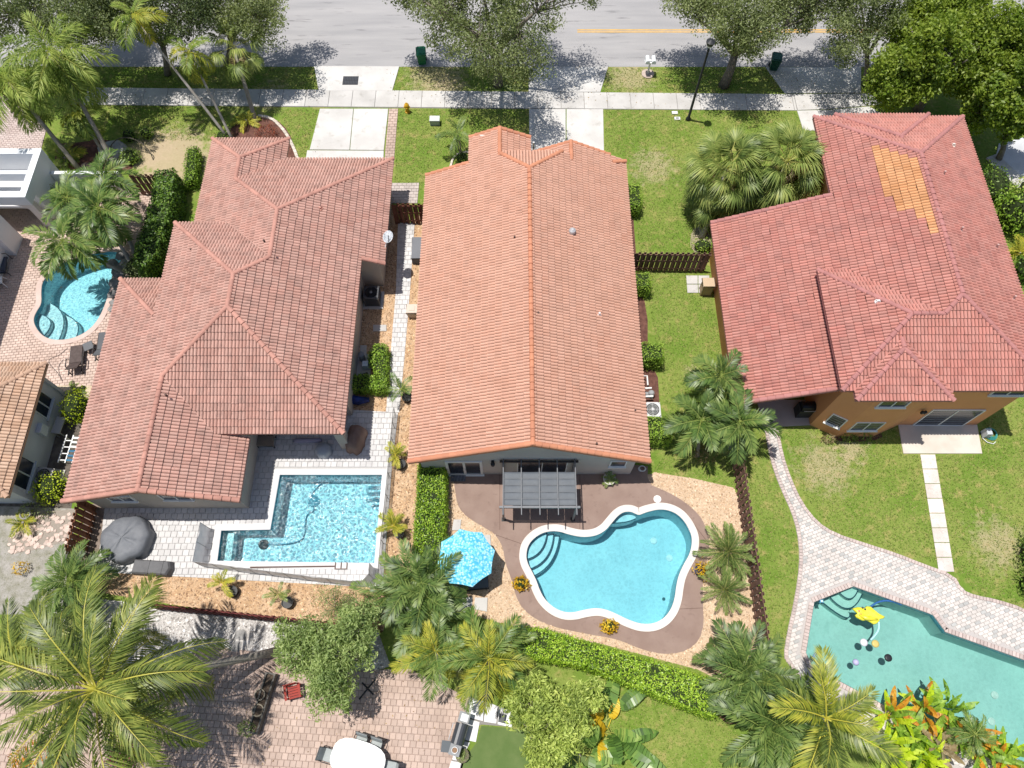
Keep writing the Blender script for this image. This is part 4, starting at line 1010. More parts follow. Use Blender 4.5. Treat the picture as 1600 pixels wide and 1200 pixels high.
rc = [((XR, YRS, zR_), (XR, YRN, zR_)), ((XE_, YSE, ZT), (XR, YRS, zR_)), ((XE_, YNE, ZT), (XR, YRN, zR_)), ((XW2, YNE, ZT), (XR, YRN, zR_)),
      ((XX2, YX, zX), (XR, YRS, zR_)), ((XX1, YX, zX), (XX2, YX, zX)), ((XXW, YSE, ZT), (XX1, YX, zX)), ((XXW, YXN, ZT), (XX1, YX, zX)),
      ((bx0, bys, ZT), (bxm, bys + bh, bz)), ((bx1, bys, ZT), (bxm, bys + bh, bz)), ((bxm, bys + bh, bz), (bxm, byr, bz)),
      ((fx0, fyn, ZT), (fxm, fya, fz)), ((fx0 + 2 * fw_, fyn, ZT), (fxm, fya, fz)), ((fxm, fya, fz), (fxm, fyr, fz)),
      ((XL, 25.02, ZL + .03), (XW2, 25.02, zM(XW2) + .03)), ((XL, 14.17, ZL + .03), (XXW, 14.17, zM(XXW) + .03))]
def c_mats(p):          # the patch of replaced orange tiles below the ridge
    h = XR - p.x
    if p.y > YRN + h - .45: return 0
    w = .45 if p.y < 22.6 else (.8 if p.y < 23.2 else (1.3 if p.y < 24.0 else 1.85))
    return 1 if (.15 < h < w + .15 and p.y > 21.3 and p.x < XR and p.z > 4.9) else 0
class _Split: pass
def c_roof():
    west, rest = planes[:1], planes[1:]
    return roof(hc, planes, [T_C, T_CO], R_C, rc, mats=c_mats)
c_roof()
wall_solid(hc, [(XL + .5, 16.9), (XL + .5, 24.7), (XW2 + .5, 24.7), (XW2 + .5, 16.9)], [2.75, 2.75, 4.8, 4.8], STUC_C, 'garage_wall')
MB().prism([(XL + .5, 14.35), (XL + .72, 14.35), (XL + .72, 17), (XL + .5, 17)], 0, 2.72).build('patio_wall', STUC_C, hc)
c1 = P(1265, 664); c2 = P(1305, 682); c3 = P(1364, 682); c4 = P(1404, 664); c5 = P(1525, 665)
ysw = c4.y
main = [(c1.x, c1.y), (c2.x, c2.y), (c3.x, c3.y), (c4.x, ysw), (c5.x, ysw), (c5.x, YNE - .45), (XW2 + .45, YNE - .45), (XW2 + .45, 18.0), (c1.x, 18.0)]
wall_solid(hc, main, [ZT - .12] * len(main), STUC_C)
MB().prism([(fx0 + .4, YNE - 1), (fx0 + 2 * fw_ - .4, YNE - 1), (fx0 + 2 * fw_ - .4, fyn - .4), (fx0 + .4, fyn - .4)], 0, ZT - .12).build('porch_wall', STUC_C, hc)
def lerp2(a, b, t): return (a.x + (b.x - a.x) * t, a.y + (b.y - a.y) * t)
window(hc, lerp2(c1, c2, .30), lerp2(c1, c2, .86), 1.0, 2.1, 1, TRIMW, 'window', .05, 4)
window(hc, lerp2(c2, c3, .13), lerp2(c2, c3, .87), .95, 2.05, 2, TRIMW, 'window', .05, 4)
window(hc, lerp2(c4, c5, .17), lerp2(c4, c5, .82), .05, 2.15, 2, TRIMW, 'sliding_door', .05, 7, .06)
window(hc, lerp2(c2, c3, .15), lerp2(c2, c3, .85), 4.02, 4.86, 2, TRIMW, 'window', .05)
window(hc, lerp2(c4, c5, .58), lerp2(c4, c5, .98), 4.02, 4.86, 2, TRIMW, 'window', .05)
for t in (.04, .075):
    q = lerp2(c4, c5, t); MB().lathe([(.06, 0), (.08, .05), (.08, .2), (.02, .26)], (q[0], q[1] - .14, 1.95), 8).build('wall_lamp', DARK, hc)
for (x, y, kd, m_) in ((1361, 483, 'hood', TRIMW),):
    q = on_plane(x, y, *Wpl[:1], Wpl[1], Wpl[2], Wpl[3]); q.z += .64; roof_vent(hc, q.x, q.y, q.z, kd, m_)
for (x, y, kd) in ((1488, 228, 'hood'), (1473, 273, 'pipe'), (1555, 387, 'pipe'), (1500, 360, 'pipe'), (1582, 467, 'pipe')):
    q = on_plane(x, y, ZT, (-1, 0), k, (XE_, YSE)); roof_vent(hc, q.x, q.y, q.z, kd, CREAMP if kd == 'hood' else mat('dusty_pink_metal', (.50, .33, .30), rough=.7))

# ------------------------------------------------------------------ grey house on the left edge
hd = thing('house', 'blue grey house with a tan tiled roof cut by the left edge of the photo', 'house', (-24, 15, 0))
n0 = P(75, 567, 2.7); s0 = P(11, 777, 2.7); kd = .36
dx = (n0.x + s0.x) / 2; yn, ysd = n0.y, s0.y
planes = [([(dx, yn), (dx, ysd), (dx - 5, ysd + 5), (dx - 5, yn - 5)], 2.7, (-1, 0), kd, (dx, ysd)),
          ([(dx, yn), (dx - 5, yn - 5), (dx - 10, yn)], 2.7, (0, -1), kd, (dx, yn)),
          ([(dx, ysd), (dx - 10, ysd), (dx - 5, ysd + 5)], 2.7, (0, 1), kd, (dx, ysd))]
rc = [((dx, yn, 2.7), (dx - 5, yn - 5, 2.7 + 5 * kd)), ((dx, ysd, 2.7), (dx - 5, ysd + 5, 2.7 + 5 * kd))]
roof(hd, planes, T_D, R_D, rc, 250)
wn_ = P(108, 640); ws_ = P(58, 800); wxx = dx - .35
wall_solid(hd, [(wxx, ysd + .45), (wxx, yn - .5), (dx - 9.6, yn - .5), (dx - 9.6, ysd + .45)], 2.62, STUC_D)
def east_y(x_px, y_px):   # where a photo point meets the east wall
    u = (x_px - 800) / FPX; v = (y_px - 600) / FPX; t = wxx / u; return (_c - v * _s) * t
for (xa, ya, xb, yb) in ((31, 706, 24, 757), (70, 612, 62, 646)):
    yA = east_y(xa + 8, ya + 8); yB = east_y(xb + 8, yb + 8)
    window(hd, (wxx, yB), (wxx, yA), 1.05, 2.2, 2, mat('pale_frame', (.50, .53, .56), rough=.5), 'window', .06, 0, .07)
mb = MB(); mb.tube([(wxx + .07, yn - .7, 2.5), (wxx + .07, yn - .7, .1)], .04, 6); mb.build('pipe', STUC_D, hd)
mb = MB(); mb.box((wxx + .12, (yn + ysd) / 2 + .4, 1.3), (.22, .5, .6)); mb.build('meter_box', mat('pale_box', (.55, .57, .6), rough=.5), hd)

# ------------------------------------------------------------------ white house in the corner
he = thing('house', 'white flat roofed house with an open parapet frame at the upper left edge', 'house', (-30, 27, 0))
H_ = 3.0
nt_ = P(64, 232, H_); st_ = P(40, 308, H_)
ex = (nt_.x + st_.x) / 2; eyn, eys = nt_.y, st_.y; w_ = .38
mb = MB(); mb.box((ex - w_ / 2, (eyn + eys) / 2, H_ - .35), (w_, eyn - eys, .7)); mb.box((ex - w_ / 2, (eyn + eys) / 2 + .35, (H_ - .7) / 2), (w_ - .02, eyn - eys - .75, H_ - .7)); mb.build('wall', STUC_E, he)
MB().box((ex - w_ - 4.0, eyn - w_ / 2, H_ / 2 - .002), (8.0, w_, H_)).build('wall', STUC_E, he)
mid = P(40, 269, H_).y
MB().box((ex - w_ - 4.0, mid, H_ - .30), (8.0, .26, .6)).build('beam', STUC_E, he)
MB().box((ex - w_ - 4.0, eys + w_ / 2, H_ - .352), (8.0, w_, .7)).build('beam', STUC_E, he)
MB().box((ex - 4.5, (eyn + eys) / 2, 1.55), (7.9, eyn - eys - .8, .12)).build('flat_roof', mat('off_white_roof', (.66,.66,.66),(.58,.58,.58), rough=.9, scale=1.2), he)
# arch on the pool side and the long wall going towards the viewer
ar = []
for i in range(9): t = math.pi * i / 8; ar.append((-1.5 * math.cos(t), 1.6 + .55 * math.sin(t)))
mb = MB(); yy = eys + .2; cxx = ex - 2.1
for (x0_, z0_), (x1_, z1_) in zip(ar[:-1], ar[1:]):
    for y_ in ():
        pass
    mb.add([(cxx + x0_, yy, z0_), (cxx + x1_, yy, z1_), (cxx + x1_, yy, 2.35), (cxx + x0_, yy, 2.35), (cxx + x0_, yy + .3, z0_), (cxx + x1_, yy + .3, z1_), (cxx + x1_, yy + .3, 2.35), (cxx + x0_, yy + .3, 2.35)],
           [(0, 1, 2, 3), (5, 4, 7, 6), (0, 4, 5, 1), (3, 2, 6, 7)])
mb.box((cxx - 1.75, yy + .15, 1.17), (.5, .3, 2.34)); mb.box((cxx + 1.72, yy + .15, 1.17), (.44, .3, 2.34))
mb.build('arch', mat('warm_white', (.66, .64, .63), (.70, .68, .67), rough=.9), he)  # arch in a warmer, slightly beige white than the walls
lw_ = P(28, 395)
MB().prism([(lw_.x - .4, lw_.y - .2), (lw_.x, lw_.y - .2), (lw_.x + .05, eys - .6), (lw_.x - .35, eys - .6)], 0, 2.6).build('side_wall', STUC_E, he)
MB().prism([(lw_.x - 4, lw_.y - 7.5), (lw_.x - .4, lw_.y - 7.5), (lw_.x - .4, eys - .7), (lw_.x - 4, eys - .7)], 0, 2.2).build('side_wall', STUC_E, he)
g0 = P(84, 268, 1.8); g1 = P(185, 271, 1.8)
gwl = MB().box(((ex + .02 + g1.x) / 2, (g0.y + g1.y) / 2, .9), (g1.x - ex - .02, .26, 1.8), bev=.02).build('garden_wall', STUC_E)
tag(gwl, 'low white garden wall between the white house and the brown fence', 'wall')
ub = P(58, 372); MB().prism([(ub.x - 9, 12.5), (ub.x - 1.28, 12.5), (ub.x - 1.28, eys - .9), (ub.x - 9, eys - .9)], 2.2, 6.0).build('upper_storey', STUC_E, he)
# ------------------------------------------------------------------ foliage tones
F_QUEEN = leaf('queen_frond', (0.059, 0.099, 0.016), (0.211, 0.304, 0.053), (0.422, 0.475, 0.119), .35, .5, .3, stalk=(.42, .44, .10))
F_ADON = leaf('glossy_frond', (0.037, 0.079, 0.019), (0.131, 0.225, 0.050), (0.300, 0.362, 0.100), .3, .4, .45, stalk=(.34, .40, .10))
F_DARK = leaf('deep_frond', (.03, .065, .018), (.115, .19, .045), (.28, .36, .10), .32, .42, .45, stalk=(.30, .38, .10))
F_YEL = leaf('yellowing_frond', (0.078, 0.109, 0.011), (0.325, 0.364, 0.046), (0.598, 0.520, 0.078), .35, .5, .3, stalk=(.62, .55, .08))
F_COCO = leaf('coconut_frond', (.035, .058, .012), (.145, .20, .038), (.42, .44, .10), .32, .4, .45, stalk=(.58, .54, .10))
F_FAN = leaf('fan_frond', (.05, .085, .018), (.17, .24, .055), (.40, .45, .13), .3, .45, .4, stalk=(.48, .48, .14))
F_DATE = leaf('date_frond', (.05, .09, .02), (.15, .23, .055), (.34, .40, .14), .3, .5, .3, stalk=(.40, .42, .14))
F_BAN = leaf('paddle_leaf', (0.045, 0.099, 0.023), (0.165, 0.300, 0.060), (0.390, 0.495, 0.120), .35, .35, .5, stalk=(.48, .50, .14))
F_OAK = leaf('oak_leaf', (.05, .075, .03), (.19, .235, .085), (.37, .41, .19), .3, .5, .35)
F_OAKD = leaf('oak_leaf_deep', (.04, .065, .028), (.15, .195, .075), (.31, .355, .17), .3, .5, .35)
F_MAHO = leaf('broad_leaf', (0.037, 0.066, 0.009), (0.138, 0.220, 0.022), (0.297, 0.374, 0.055), .35, .45, .4)
F_LIME = leaf('fine_lime_leaf', (0.132, 0.191, 0.038), (0.486, 0.584, 0.146), (0.827, 0.850, 0.291), .35, .5, .3)
F_OLIVE = leaf('fine_olive_leaf', (0.082, 0.126, 0.038), (0.274, 0.369, 0.126), (0.527, 0.611, 0.252), .35, .5, .3)
F_HEDGE = leaf('hedge_leaf', (0.051, 0.114, 0.009), (0.237, 0.408, 0.027), (0.589, 0.760, 0.095), .3, .38, .45)
F_HEDGD = leaf('clusia_leaf', (0.032, 0.076, 0.013), (0.135, 0.252, 0.036), (0.306, 0.432, 0.072), .3, .4, .4)
F_SHRUB = leaf('shrub_leaf', (0.058, 0.115, 0.010), (0.224, 0.384, 0.040), (0.448, 0.608, 0.096), .35, .45, .35)
F_NEON = leaf('lime_shrub_leaf', (0.221, 0.338, 0.010), (0.442, 0.572, 0.016), (0.676, 0.780, 0.065), .35, .5, .3)
F_CROT = leaf('gold_croton_leaf', (0.440, 0.242, 0.011), (0.726, 0.462, 0.022), (0.850, 0.660, 0.077), .3, .45, .35)
F_CROTR = leaf('orange_croton_leaf', (0.360, 0.120, 0.012), (0.624, 0.264, 0.024), (0.720, 0.456, 0.060), .3, .45, .35)
F_PINK = leaf('pink_flower', (0.420, 0.040, 0.160), (0.580, 0.080, 0.260), (0.700, 0.220, 0.400), .4, .5, .2)
F_RED = leaf('red_leaf', (0.200, 0.030, 0.020), (0.300, 0.070, 0.040), (0.400, 0.140, 0.080), .3, .5, .3)
F_DRY = leaf('dry_frond', (0.240, 0.170, 0.090), (0.360, 0.280, 0.160), (0.480, 0.400, 0.270), .3, .7, .1)
BARK = mat('oak_bark', (.17, .145, .12), (.25, .22, .19), (.10, .085, .07), rough=.95, scale=6, fine=.2, bump=.6, bscale=30)
TRUNKG = mat('palm_trunk', (.34, .31, .27), (.25, .225, .19), (.16, .14, .11), rough=.95, scale=5, fine=.2, bump=.6, bscale=24)
TRUNKP = mat('pale_trunk', (.46, .43, .39), (.36, .33, .29), (.24, .21, .18), rough=.95, scale=5, fine=.15, bump=.5, bscale=24)
SHAFT = mat('crown_shaft', (.20, .28, .08), (.28, .33, .12), rough=.5, scale=4)
CORE = mat('hedge_core', (.018, .03, .008), (.03, .045, .012), rough=.95, scale=8)
POTK = mat('black_pot', (.022, .024, .027), rough=.5, fine=.1)
SOIL = mat('potting_soil', (.06, .045, .035), (.10, .075, .055), rough=.95, scale=12)

def rachis_curve(L, droop, n=9, p=1.35):
    xs = [(0.0, 0.0, 0.0)]; x = z = 0.0
    for i in range(n):
        s_ = (i + .5) / n; a = -droop * s_ ** p; x += L / n * math.cos(a); z += L / n * math.sin(a); xs.append((x, z, -droop * ((i + 1) / n) ** p))
    return np.array(xs)
def frond_mesh(L, n, ll, droop, m, fwd=.55, vee=.45, w=.03, hang=.35, plume=0.0, s0=.14, rw=.022, seed=0, twist=0.0, taper=.6):
    rg = np.random.default_rng(seed); c = rachis_curve(L, droop); ns = len(c); tt = np.linspace(0, 1, ns)
    V = []; F = []; R = []
    for i, (x, z, a) in enumerate(c):
        q = rw * (1 - .85 * tt[i]); V += [(x, -q, z), (x, 0, z + q * .9), (x, q, z)]
    for i in range(ns - 1):
        b = i * 3
        for k in (0, 1): F += [(b + k, b + k + 1, b + 4 + k), (b + k, b + 4 + k, b + 3 + k)]; R += [1.9, 1.9]
    for side in (-1, 1):
        for k in range(n):
            t = s0 + (1 - s0) * (k + rg.uniform(.2, .8)) / n
            x = np.interp(t, tt, c[:, 0]); z = np.interp(t, tt, c[:, 1]); a = np.interp(t, tt, c[:, 2])
            tg = np.array([math.cos(a), 0, math.sin(a)]); up = np.array([-math.sin(a), 0, math.cos(a)])
            f = fwd * (.7 + .9 * t) + rg.normal(0, .07); v = vee + rg.normal(0, .08) + plume * rg.uniform(-1, 1)
            d = np.array([0, side, 0]) * math.cos(f) * math.cos(v) + tg * math.sin(f) + up * math.cos(f) * math.sin(v)
            l_ = ll * (math.sin(math.pi * (.16 + .80 * (t - s0) / (1 - s0))) ** taper) * rg.uniform(.85, 1.1)
            d /= np.linalg.norm(d); pb = np.array([x, 0, z]); wd = np.cross(d, up); wd /= np.linalg.norm(wd) + 1e-6
            mid = pb + d * l_ * .45; tip = pb + d * l_ - np.array([0, 0, 1]) * l_ * hang * rg.uniform(.6, 1.3)
            b = len(V); V += [tuple(pb), tuple(mid + wd * w), tuple(mid - wd * w), tuple(tip)]
            F += [(b, b + 1, b + 2), (b + 1, b + 3, b + 2)]; r = rg.uniform(.05, .8); R += [r, min(1, r + .06)]
    return np_mesh('frond', V, F, m, R)
def fan_mesh(Lp, R0, n, m, seed=0, droop=.5, w=.028):
    rg = np.random.default_rng(seed); V = []; F = []; R = []
    for i in range(5):
        t = i / 4; V += [(Lp * t, -.018, -.10 * t * t), (Lp * t, 0, .012 - .10 * t * t), (Lp * t, .018, -.10 * t * t)]
    for i in range(4):
        b = i * 3
        for k in (0, 1): F += [(b + k, b + k + 1, b + 4 + k), (b + k, b + 4 + k, b + 3 + k)]; R += [1.9, 1.9]
    for k in range(n):
        a = -2.25 + 4.5 * (k + .5) / n + rg.normal(0, .02); l_ = R0 * (1 - .28 * (abs(a) / 2.25) ** 2) * rg.uniform(.9, 1.08)
        d = np.array([math.cos(a), math.sin(a), 0]); pb = np.array([Lp, 0, -.10]); s_ = np.array([-d[1], d[0], 0])
        z1 = .10 * math.cos(k * math.pi) * .3 + .05; mid = pb + d * l_ * .55 + np.array([0, 0, z1 - droop * .12 * l_]); t2 = pb + d * l_ * .95 - np.array([0, 0, droop * l_ * rg.uniform(.5, 1.1)])
        b = len(V); ww = w * .6 + .55 * l_ * 4.5 / n * .33
        V += [tuple(pb), tuple(mid + s_ * ww), tuple(mid - s_ * ww), tuple(t2)]; F += [(b, b + 1, b + 2), (b + 1, b + 3, b + 2)]
        r = rg.uniform(.05, .85); R += [r, min(1, r + .1)]
    return np_mesh('frond', V, F, m, R)
def paddle_mesh(Lp, L, W, m, seed=0, splits=5):
    """banana-like blade on a stalk"""
    rg = np.random.default_rng(seed); V = []; F = []; R = []; n = 12
    for i in range(5):
        t = i / 4; V += [(Lp * t, -.025 * (1 - .4 * t), 0), (Lp * t, 0, .02), (Lp * t, .025 * (1 - .4 * t), 0)]
    for i in range(4):
        b = i * 3
        for k in (0, 1): F += [(b + k, b + k + 1, b + 4 + k), (b + k, b + 4 + k, b + 3 + k)]; R += [1.9, 1.9]
    for side in (-1, 1):
        cut = set(rg.choice(np.arange(2, n - 1), splits, replace=False).tolist()); b0 = None
        for i in range(n):
            t0, t1 = i / n, (i + 1) / n
            if i in cut: t0 += .018
            def pt(t, e):
                wv = W * max(.02, math.sin(math.pi * (.06 + .92 * t)) ** .6) * e
                x = Lp + L * t; z = .06 * t - .42 * L * t ** 2.2
                return (x - .10 * e * W * 2, side * wv, z + .22 * wv - .9 * wv * wv)
            b = len(V); j = rg.uniform(-.03, .03) if i in cut else 0
            q = [pt(t0, 0), pt(t1, 0), pt(t1, 1), pt(t0, 1)]
            V += [q[0], q[1], (q[2][0], q[2][1], q[2][2] + j), (q[3][0], q[3][1], q[3][2] + j)]
            F += [(b, b + 1, b + 2), (b, b + 2, b + 3)]; r = rg.uniform(.1, .75); R += [r, r]
    return np_mesh('leaf', V, F, m, R)

SETS = {}
def fronds(kind):
    if kind in SETS: return SETS[kind]
    K = dict(queen=lambda i: frond_mesh(2.8, 56, .72, .95 + .12 * i, F_QUEEN, .5, .3, .026, .6, .7, seed=10 + i),
             adon=lambda i: frond_mesh(1.95, 30, .58, 1.2 + .15 * i, F_ADON, .55, .5, .036, .25, .15, seed=20 + i),
             royal=lambda i: frond_mesh(1.8, 28, .58, 1.35 + .15 * i, F_YEL if i == 2 else F_QUEEN, .5, .25, .034, .45, .1, seed=30 + i),
             coco=lambda i: frond_mesh(5.0, 66, 1.05, .9 + .22 * i, F_COCO, .6, -.25 + .2 * i, .032, .5, .12, seed=40 + i, rw=.045, s0=.16),
             areca=lambda i: frond_mesh(2.1, 27, .56, 1.1 + .15 * i, F_DARK, .6, .45, .034, .25, .1, seed=50 + i),
             bush=lambda i: frond_mesh(2.5, 32, .66, 1.0 + .2 * i, F_YEL if i == 2 else F_ADON, .6, .4, .028, .3, .1, seed=60 + i),
             trio=lambda i: frond_mesh(1.6, 27, .52, .95 + .15 * i, F_DARK if i < 2 else F_ADON, .55, .45, .036, .28, .15, seed=70 + i),
             date=lambda i: frond_mesh(1.55, 40, .34, .75 + .15 * i, F_DATE, .65, .55, .015, .15, .3, seed=80 + i),
             big=lambda i: frond_mesh(3.0, 46, .90, .95 + .2 * i, F_YEL if i else F_COCO, .6, .3, .035, .3, .1, seed=90 + i, rw=.04),
             small=lambda i: frond_mesh(.75, 22, .24, 1.0 + .2 * i, F_YEL, .6, .4, .016, .3, .1, seed=100 + i),
             smalld=lambda i: frond_mesh(.95, 26, .26, 1.0 + .2 * i, F_ADON, .6, .4, .014, .3, .1, seed=110 + i),
             dry=lambda i: frond_mesh(2.2, 34, .5, .7 + .2 * i, F_DRY, .7, -.2, .02, .6, .5, seed=130 + i), dryfan=lambda i: fan_mesh(.8, .9, 26, F_DRY, 140 + i, 1.0),
             fan=lambda i: fan_mesh(1.35, .95, 38, F_FAN, 120 + i, .6 + .15 * i))
    SETS[kind] = [K[kind](i) for i in range(3)]
    return SETS[kind]
def palm(label, base, crown, zc, kind, n, group=None, sc=1.0, tr=.11, lo=-25, hi=78, tmat=None, shaft=0.0, name='palm_tree', zb=0.0, cat='palm tree', dry=0, multi=1, spread=.0, seed=None):
    rg = random.Random(seed if seed is not None else int(base[0] * 7 + base[1] * 13))
    b = P(*base, zb); c = P(*crown, zc) if crown else Vector((b.x, b.y, zc)); t = thing(name, label, cat, b, group)
    S_ = fronds(kind); tmat = tmat or TRUNKG
    for st in range(multi):
        a = rg.uniform(0, 6.28); top = c + Vector((math.cos(a), math.sin(a), 0)) * spread * (st > 0) + Vector((0, 0, -rg.uniform(0, .5) * (st > 0)))
        bt = b + (top - b) * (.0) + Vector((math.cos(a), math.sin(a), 0)) * spread * .25 * (st > 0)
        if zc - zb > .25:
            pts = []
            for i in range(8):
                q = i / 7; p = bt.lerp(top, q); bow = math.sin(q * math.pi) * .04 * (top - bt).length; pts.append((p.x, p.y, p.z + bow * (Vector((top.x - bt.x, top.y - bt.y, 0)).length / max(.1, (top - bt).length))))
            MB().tube(pts, [tr * (1.35 if i == 0 else 1.1 - .35 * i / 7) for i in range(8)], 9).build('trunk', tmat, t, smooth=True)
            if shaft: MB().tube([pts[-1], tuple(Vector(pts[-1]) + (Vector(pts[-1]) - Vector(pts[-2])).normalized() * shaft)], [tr * .95, tr * .5], 8).build('crown_shaft', SHAFT, t, smooth=True)
        for i in range(dict(queen=4, bush=3, coco=4, fan=5, adon=1, areca=1, royal=1).get(kind, 0)):
            dk_ = fronds('dryfan' if kind == 'fan' else 'dry')
            link('frond', rg.choice(dk_), t, Matrix.Translation(top - b - Vector((0, 0, .08))) @ Matrix.Rotation(rg.uniform(0, 6.28), 4, 'Z') @ Matrix.Rotation(rad(rg.uniform(38, 70)), 4, 'Y') @ Matrix.Scale(sc * dict(coco=1.5, areca=.7, bush=.85, adon=.7, royal=.65).get(kind, 1.0) * rg.uniform(.75, 1.05), 4))
        org = top - b + Vector((0, 0, shaft * .9)); ga = rg.uniform(0, 6.28); m = max(5, n // multi)
        for i in range(m):
            q = i / (m - 1); el = rad(hi + (lo - hi) * q ** .8 + rg.uniform(-9, 9)); az = ga + i * 2.39996 + rg.uniform(-.25, .25)
            s_ = sc * (.72 + .28 * min(1, q * 2.2)) * rg.uniform(.9, 1.1)
            o = link('frond', rg.choice(S_), t, Matrix.Translation(org + Vector((0, 0, .08 * (1 - q)))) @ Matrix.Rotation(az, 4, 'Z') @ Matrix.Rotation(-el, 4, 'Y') @ Matrix.Rotation(rg.uniform(-.35, .35), 4, 'X') @ Matrix.Scale(s_, 4))
    return t

def leaf_arrays(pts, size, aspect=.5, out=None, flat=.0, rg=RNG):
    n = len(pts); a = rg.normal(size=(n, 3))
    if out is not None: nrm = out + rg.normal(size=(n, 3)) * .55
    else: nrm = rg.normal(size=(n, 3)) + np.array([0, 0, flat])
    nrm /= np.linalg.norm(nrm, axis=1)[:, None] + 1e-9
    a -= nrm * (a * nrm).sum(1)[:, None]; a /= np.linalg.norm(a, axis=1)[:, None] + 1e-9
    b = np.cross(nrm, a); s_ = (size * rg.uniform(.65, 1.3, n))[:, None]
    V = np.stack([pts - a * s_ * .5, pts + b * s_ * aspect * .5 - nrm * s_ * .06, pts + a * s_ * .5, pts - b * s_ * aspect * .5 - nrm * s_ * .06], 1)
    F = (np.arange(n)[:, None, None] * 4 + np.array([[0, 1, 2], [0, 2, 3]])[None]).reshape(-1, 3)
    return V.reshape(-1, 3), F, np.repeat(rg.uniform(0, 1, n), 2)
def tree(label, base, cpx, zc, radii, m, clumps, per, size, clr=.8, tr=.2, group=None, bark=BARK, name='oak_tree', aspect=.5, fork=.4, seed=1, shell=.5, flat=.5, cat='tree', kind='ball'):
    rg = np.random.default_rng(seed); b = P(*base); c = P(*cpx, zc); t = thing(name, label, cat, b, group); c0 = c - b
    cen = []; tries = 0
    while len(cen) < clumps and tries < 8000:
        tries += 1; q = rg.uniform(-1, 1, 3); r_ = np.linalg.norm(q)
        aa = math.atan2(q[1], q[0]); lim_ = .80 + .22 * math.sin(3 * aa + seed) + .12 * math.sin(5 * aa + 2.3 * seed)
        if r_ > lim_ or r_ < shell * lim_ * rg.uniform(.2, 1): continue
        p = np.array(c0) + q * np.array(radii)
        if p[2] < 1.0: continue
        if all(np.linalg.norm(p - k_) > clr * .62 for k_ in cen): cen.append(p)
    mb = MB(); f = Vector((c0.x * .35, c0.y * .35, max(1.0, c0.z * fork)))
    mb.tube([(0, 0, -.05), tuple(f * .5 + Vector((.05, -.04, 0))), tuple(f)], [tr * 1.35, tr, tr * .85], 9)
    mb.build('trunk', bark, t, True, smooth=True)
    lim = MB(); main = []
    for i in range(7):
        a = i * .9 + rg.uniform(-.2, .2); e = Vector(c0) + Vector((math.cos(a) * radii[0] * .55, math.sin(a) * radii[1] * .55, rg.uniform(-.3, .4) * radii[2])); main.append(e)
        mid = f.lerp(e, .5) + Vector((0, 0, .25)); lim.tube([tuple(f * .96), tuple(mid), tuple(e)], [tr * .55, tr * .38, tr * .16], 6)
    for p in cen:
        e = Vector(p); k_ = min(main, key=lambda q: (q - e).length); s_ = f.lerp(k_, .75); lim.tube([tuple(s_), tuple(s_.lerp(e, .5) + Vector((0, 0, .12))), tuple(e)], [tr * .18, tr * .11, .012], 4, False)
    lim.build('limb', bark, t, True, smooth=True)
    cen = np.array(cen); n = len(cen) * per; idx = np.repeat(np.arange(len(cen)), per)
    d = rg.normal(size=(n, 3)); d /= np.linalg.norm(d, axis=1)[:, None]; r_ = rg.uniform(0, 1, n) ** .45 * clr * rg.uniform(.6, 1.15, len(cen))[idx]
    pts = cen[idx] + d * r_[:, None] * np.array([1, 1, .75]); pts = pts[pts[:, 2] > .5]
    keep = (cen[idx] + d * r_[:, None] * np.array([1, 1, .75]))[:, 2] > .5
    V, F, R = leaf_arrays(pts, size, aspect, flat=flat, rg=rg); R = np.clip(R * .62 + np.repeat(rg.uniform(0, .4, len(cen))[idx][keep], 2), 0, 1)
    link('crown', np_mesh('crown', V, F, m, R), t)
    return t
def hedge_pts(poly, h, dens, wob=.06):
    p = [Vector(q) for q in poly]
    if area2(p) < 0: p = p[::-1]
    pts = []; nr = []
    a = np.array([(q.x, q.y) for q in p]); lo = a.min(0); hi = a.max(0); n = int((hi - lo).prod() * dens)
    q = scatter_px([poly], dens); m_ = len(q)
    z = h + .10 * np.sin(q[:, 0] * 3.1 + 1) * np.sin(q[:, 1] * 2.3) + .06 * np.sin(q[:, 0] * 7.7) * np.sin(q[:, 1] * 6.1 + 1) + RNG.normal(0, wob, m_); pts.append(np.column_stack([q, z])); nr.append(np.tile([0, 0, 1.], (m_, 1)))
    for i in range(len(p)):
        s_, e = p[i], p[(i + 1) % len(p)]; L = (e - s_).length; k_ = int(L * h * dens)
        if k_ < 1: continue
        t = RNG.uniform(0, 1, k_); d = (e - s_) / L; o = np.array([d.y, -d.x]); off = RNG.normal(.0, wob, k_)
        xy = np.array(s_)[None] + t[:, None] * np.array(e - s_)[None] + o[None] * off[:, None]
        pts.append(np.column_stack([xy, RNG.uniform(.05, h, k_)])); nr.append(np.tile([o[0], o[1], .4], (k_, 1)))
    return np.concatenate(pts), np.concatenate(nr)
def hedge(label, poly, h, m, dens=330, size=.10, group=None, name='hedge', cat='hedge', aspect=.55, core=True):
    cx = sum(q[0] for q in poly) / len(poly); cy = sum(q[1] for q in poly) / len(poly)
    t = thing(name, label, cat, (cx, cy, 0), group)
    if core: MB().prism([tuple(q) for q in offset_poly([tuple(q) for q in poly], -.09)], 0, h - .09).build('branches', CORE, t)
    p, n = hedge_pts(poly, h, dens); p = p - np.array([cx, cy, 0])
    V, F, R = leaf_arrays(p, size, aspect, out=n); link('foliage', np_mesh('foliage', V, F, m, R), t)
    return t
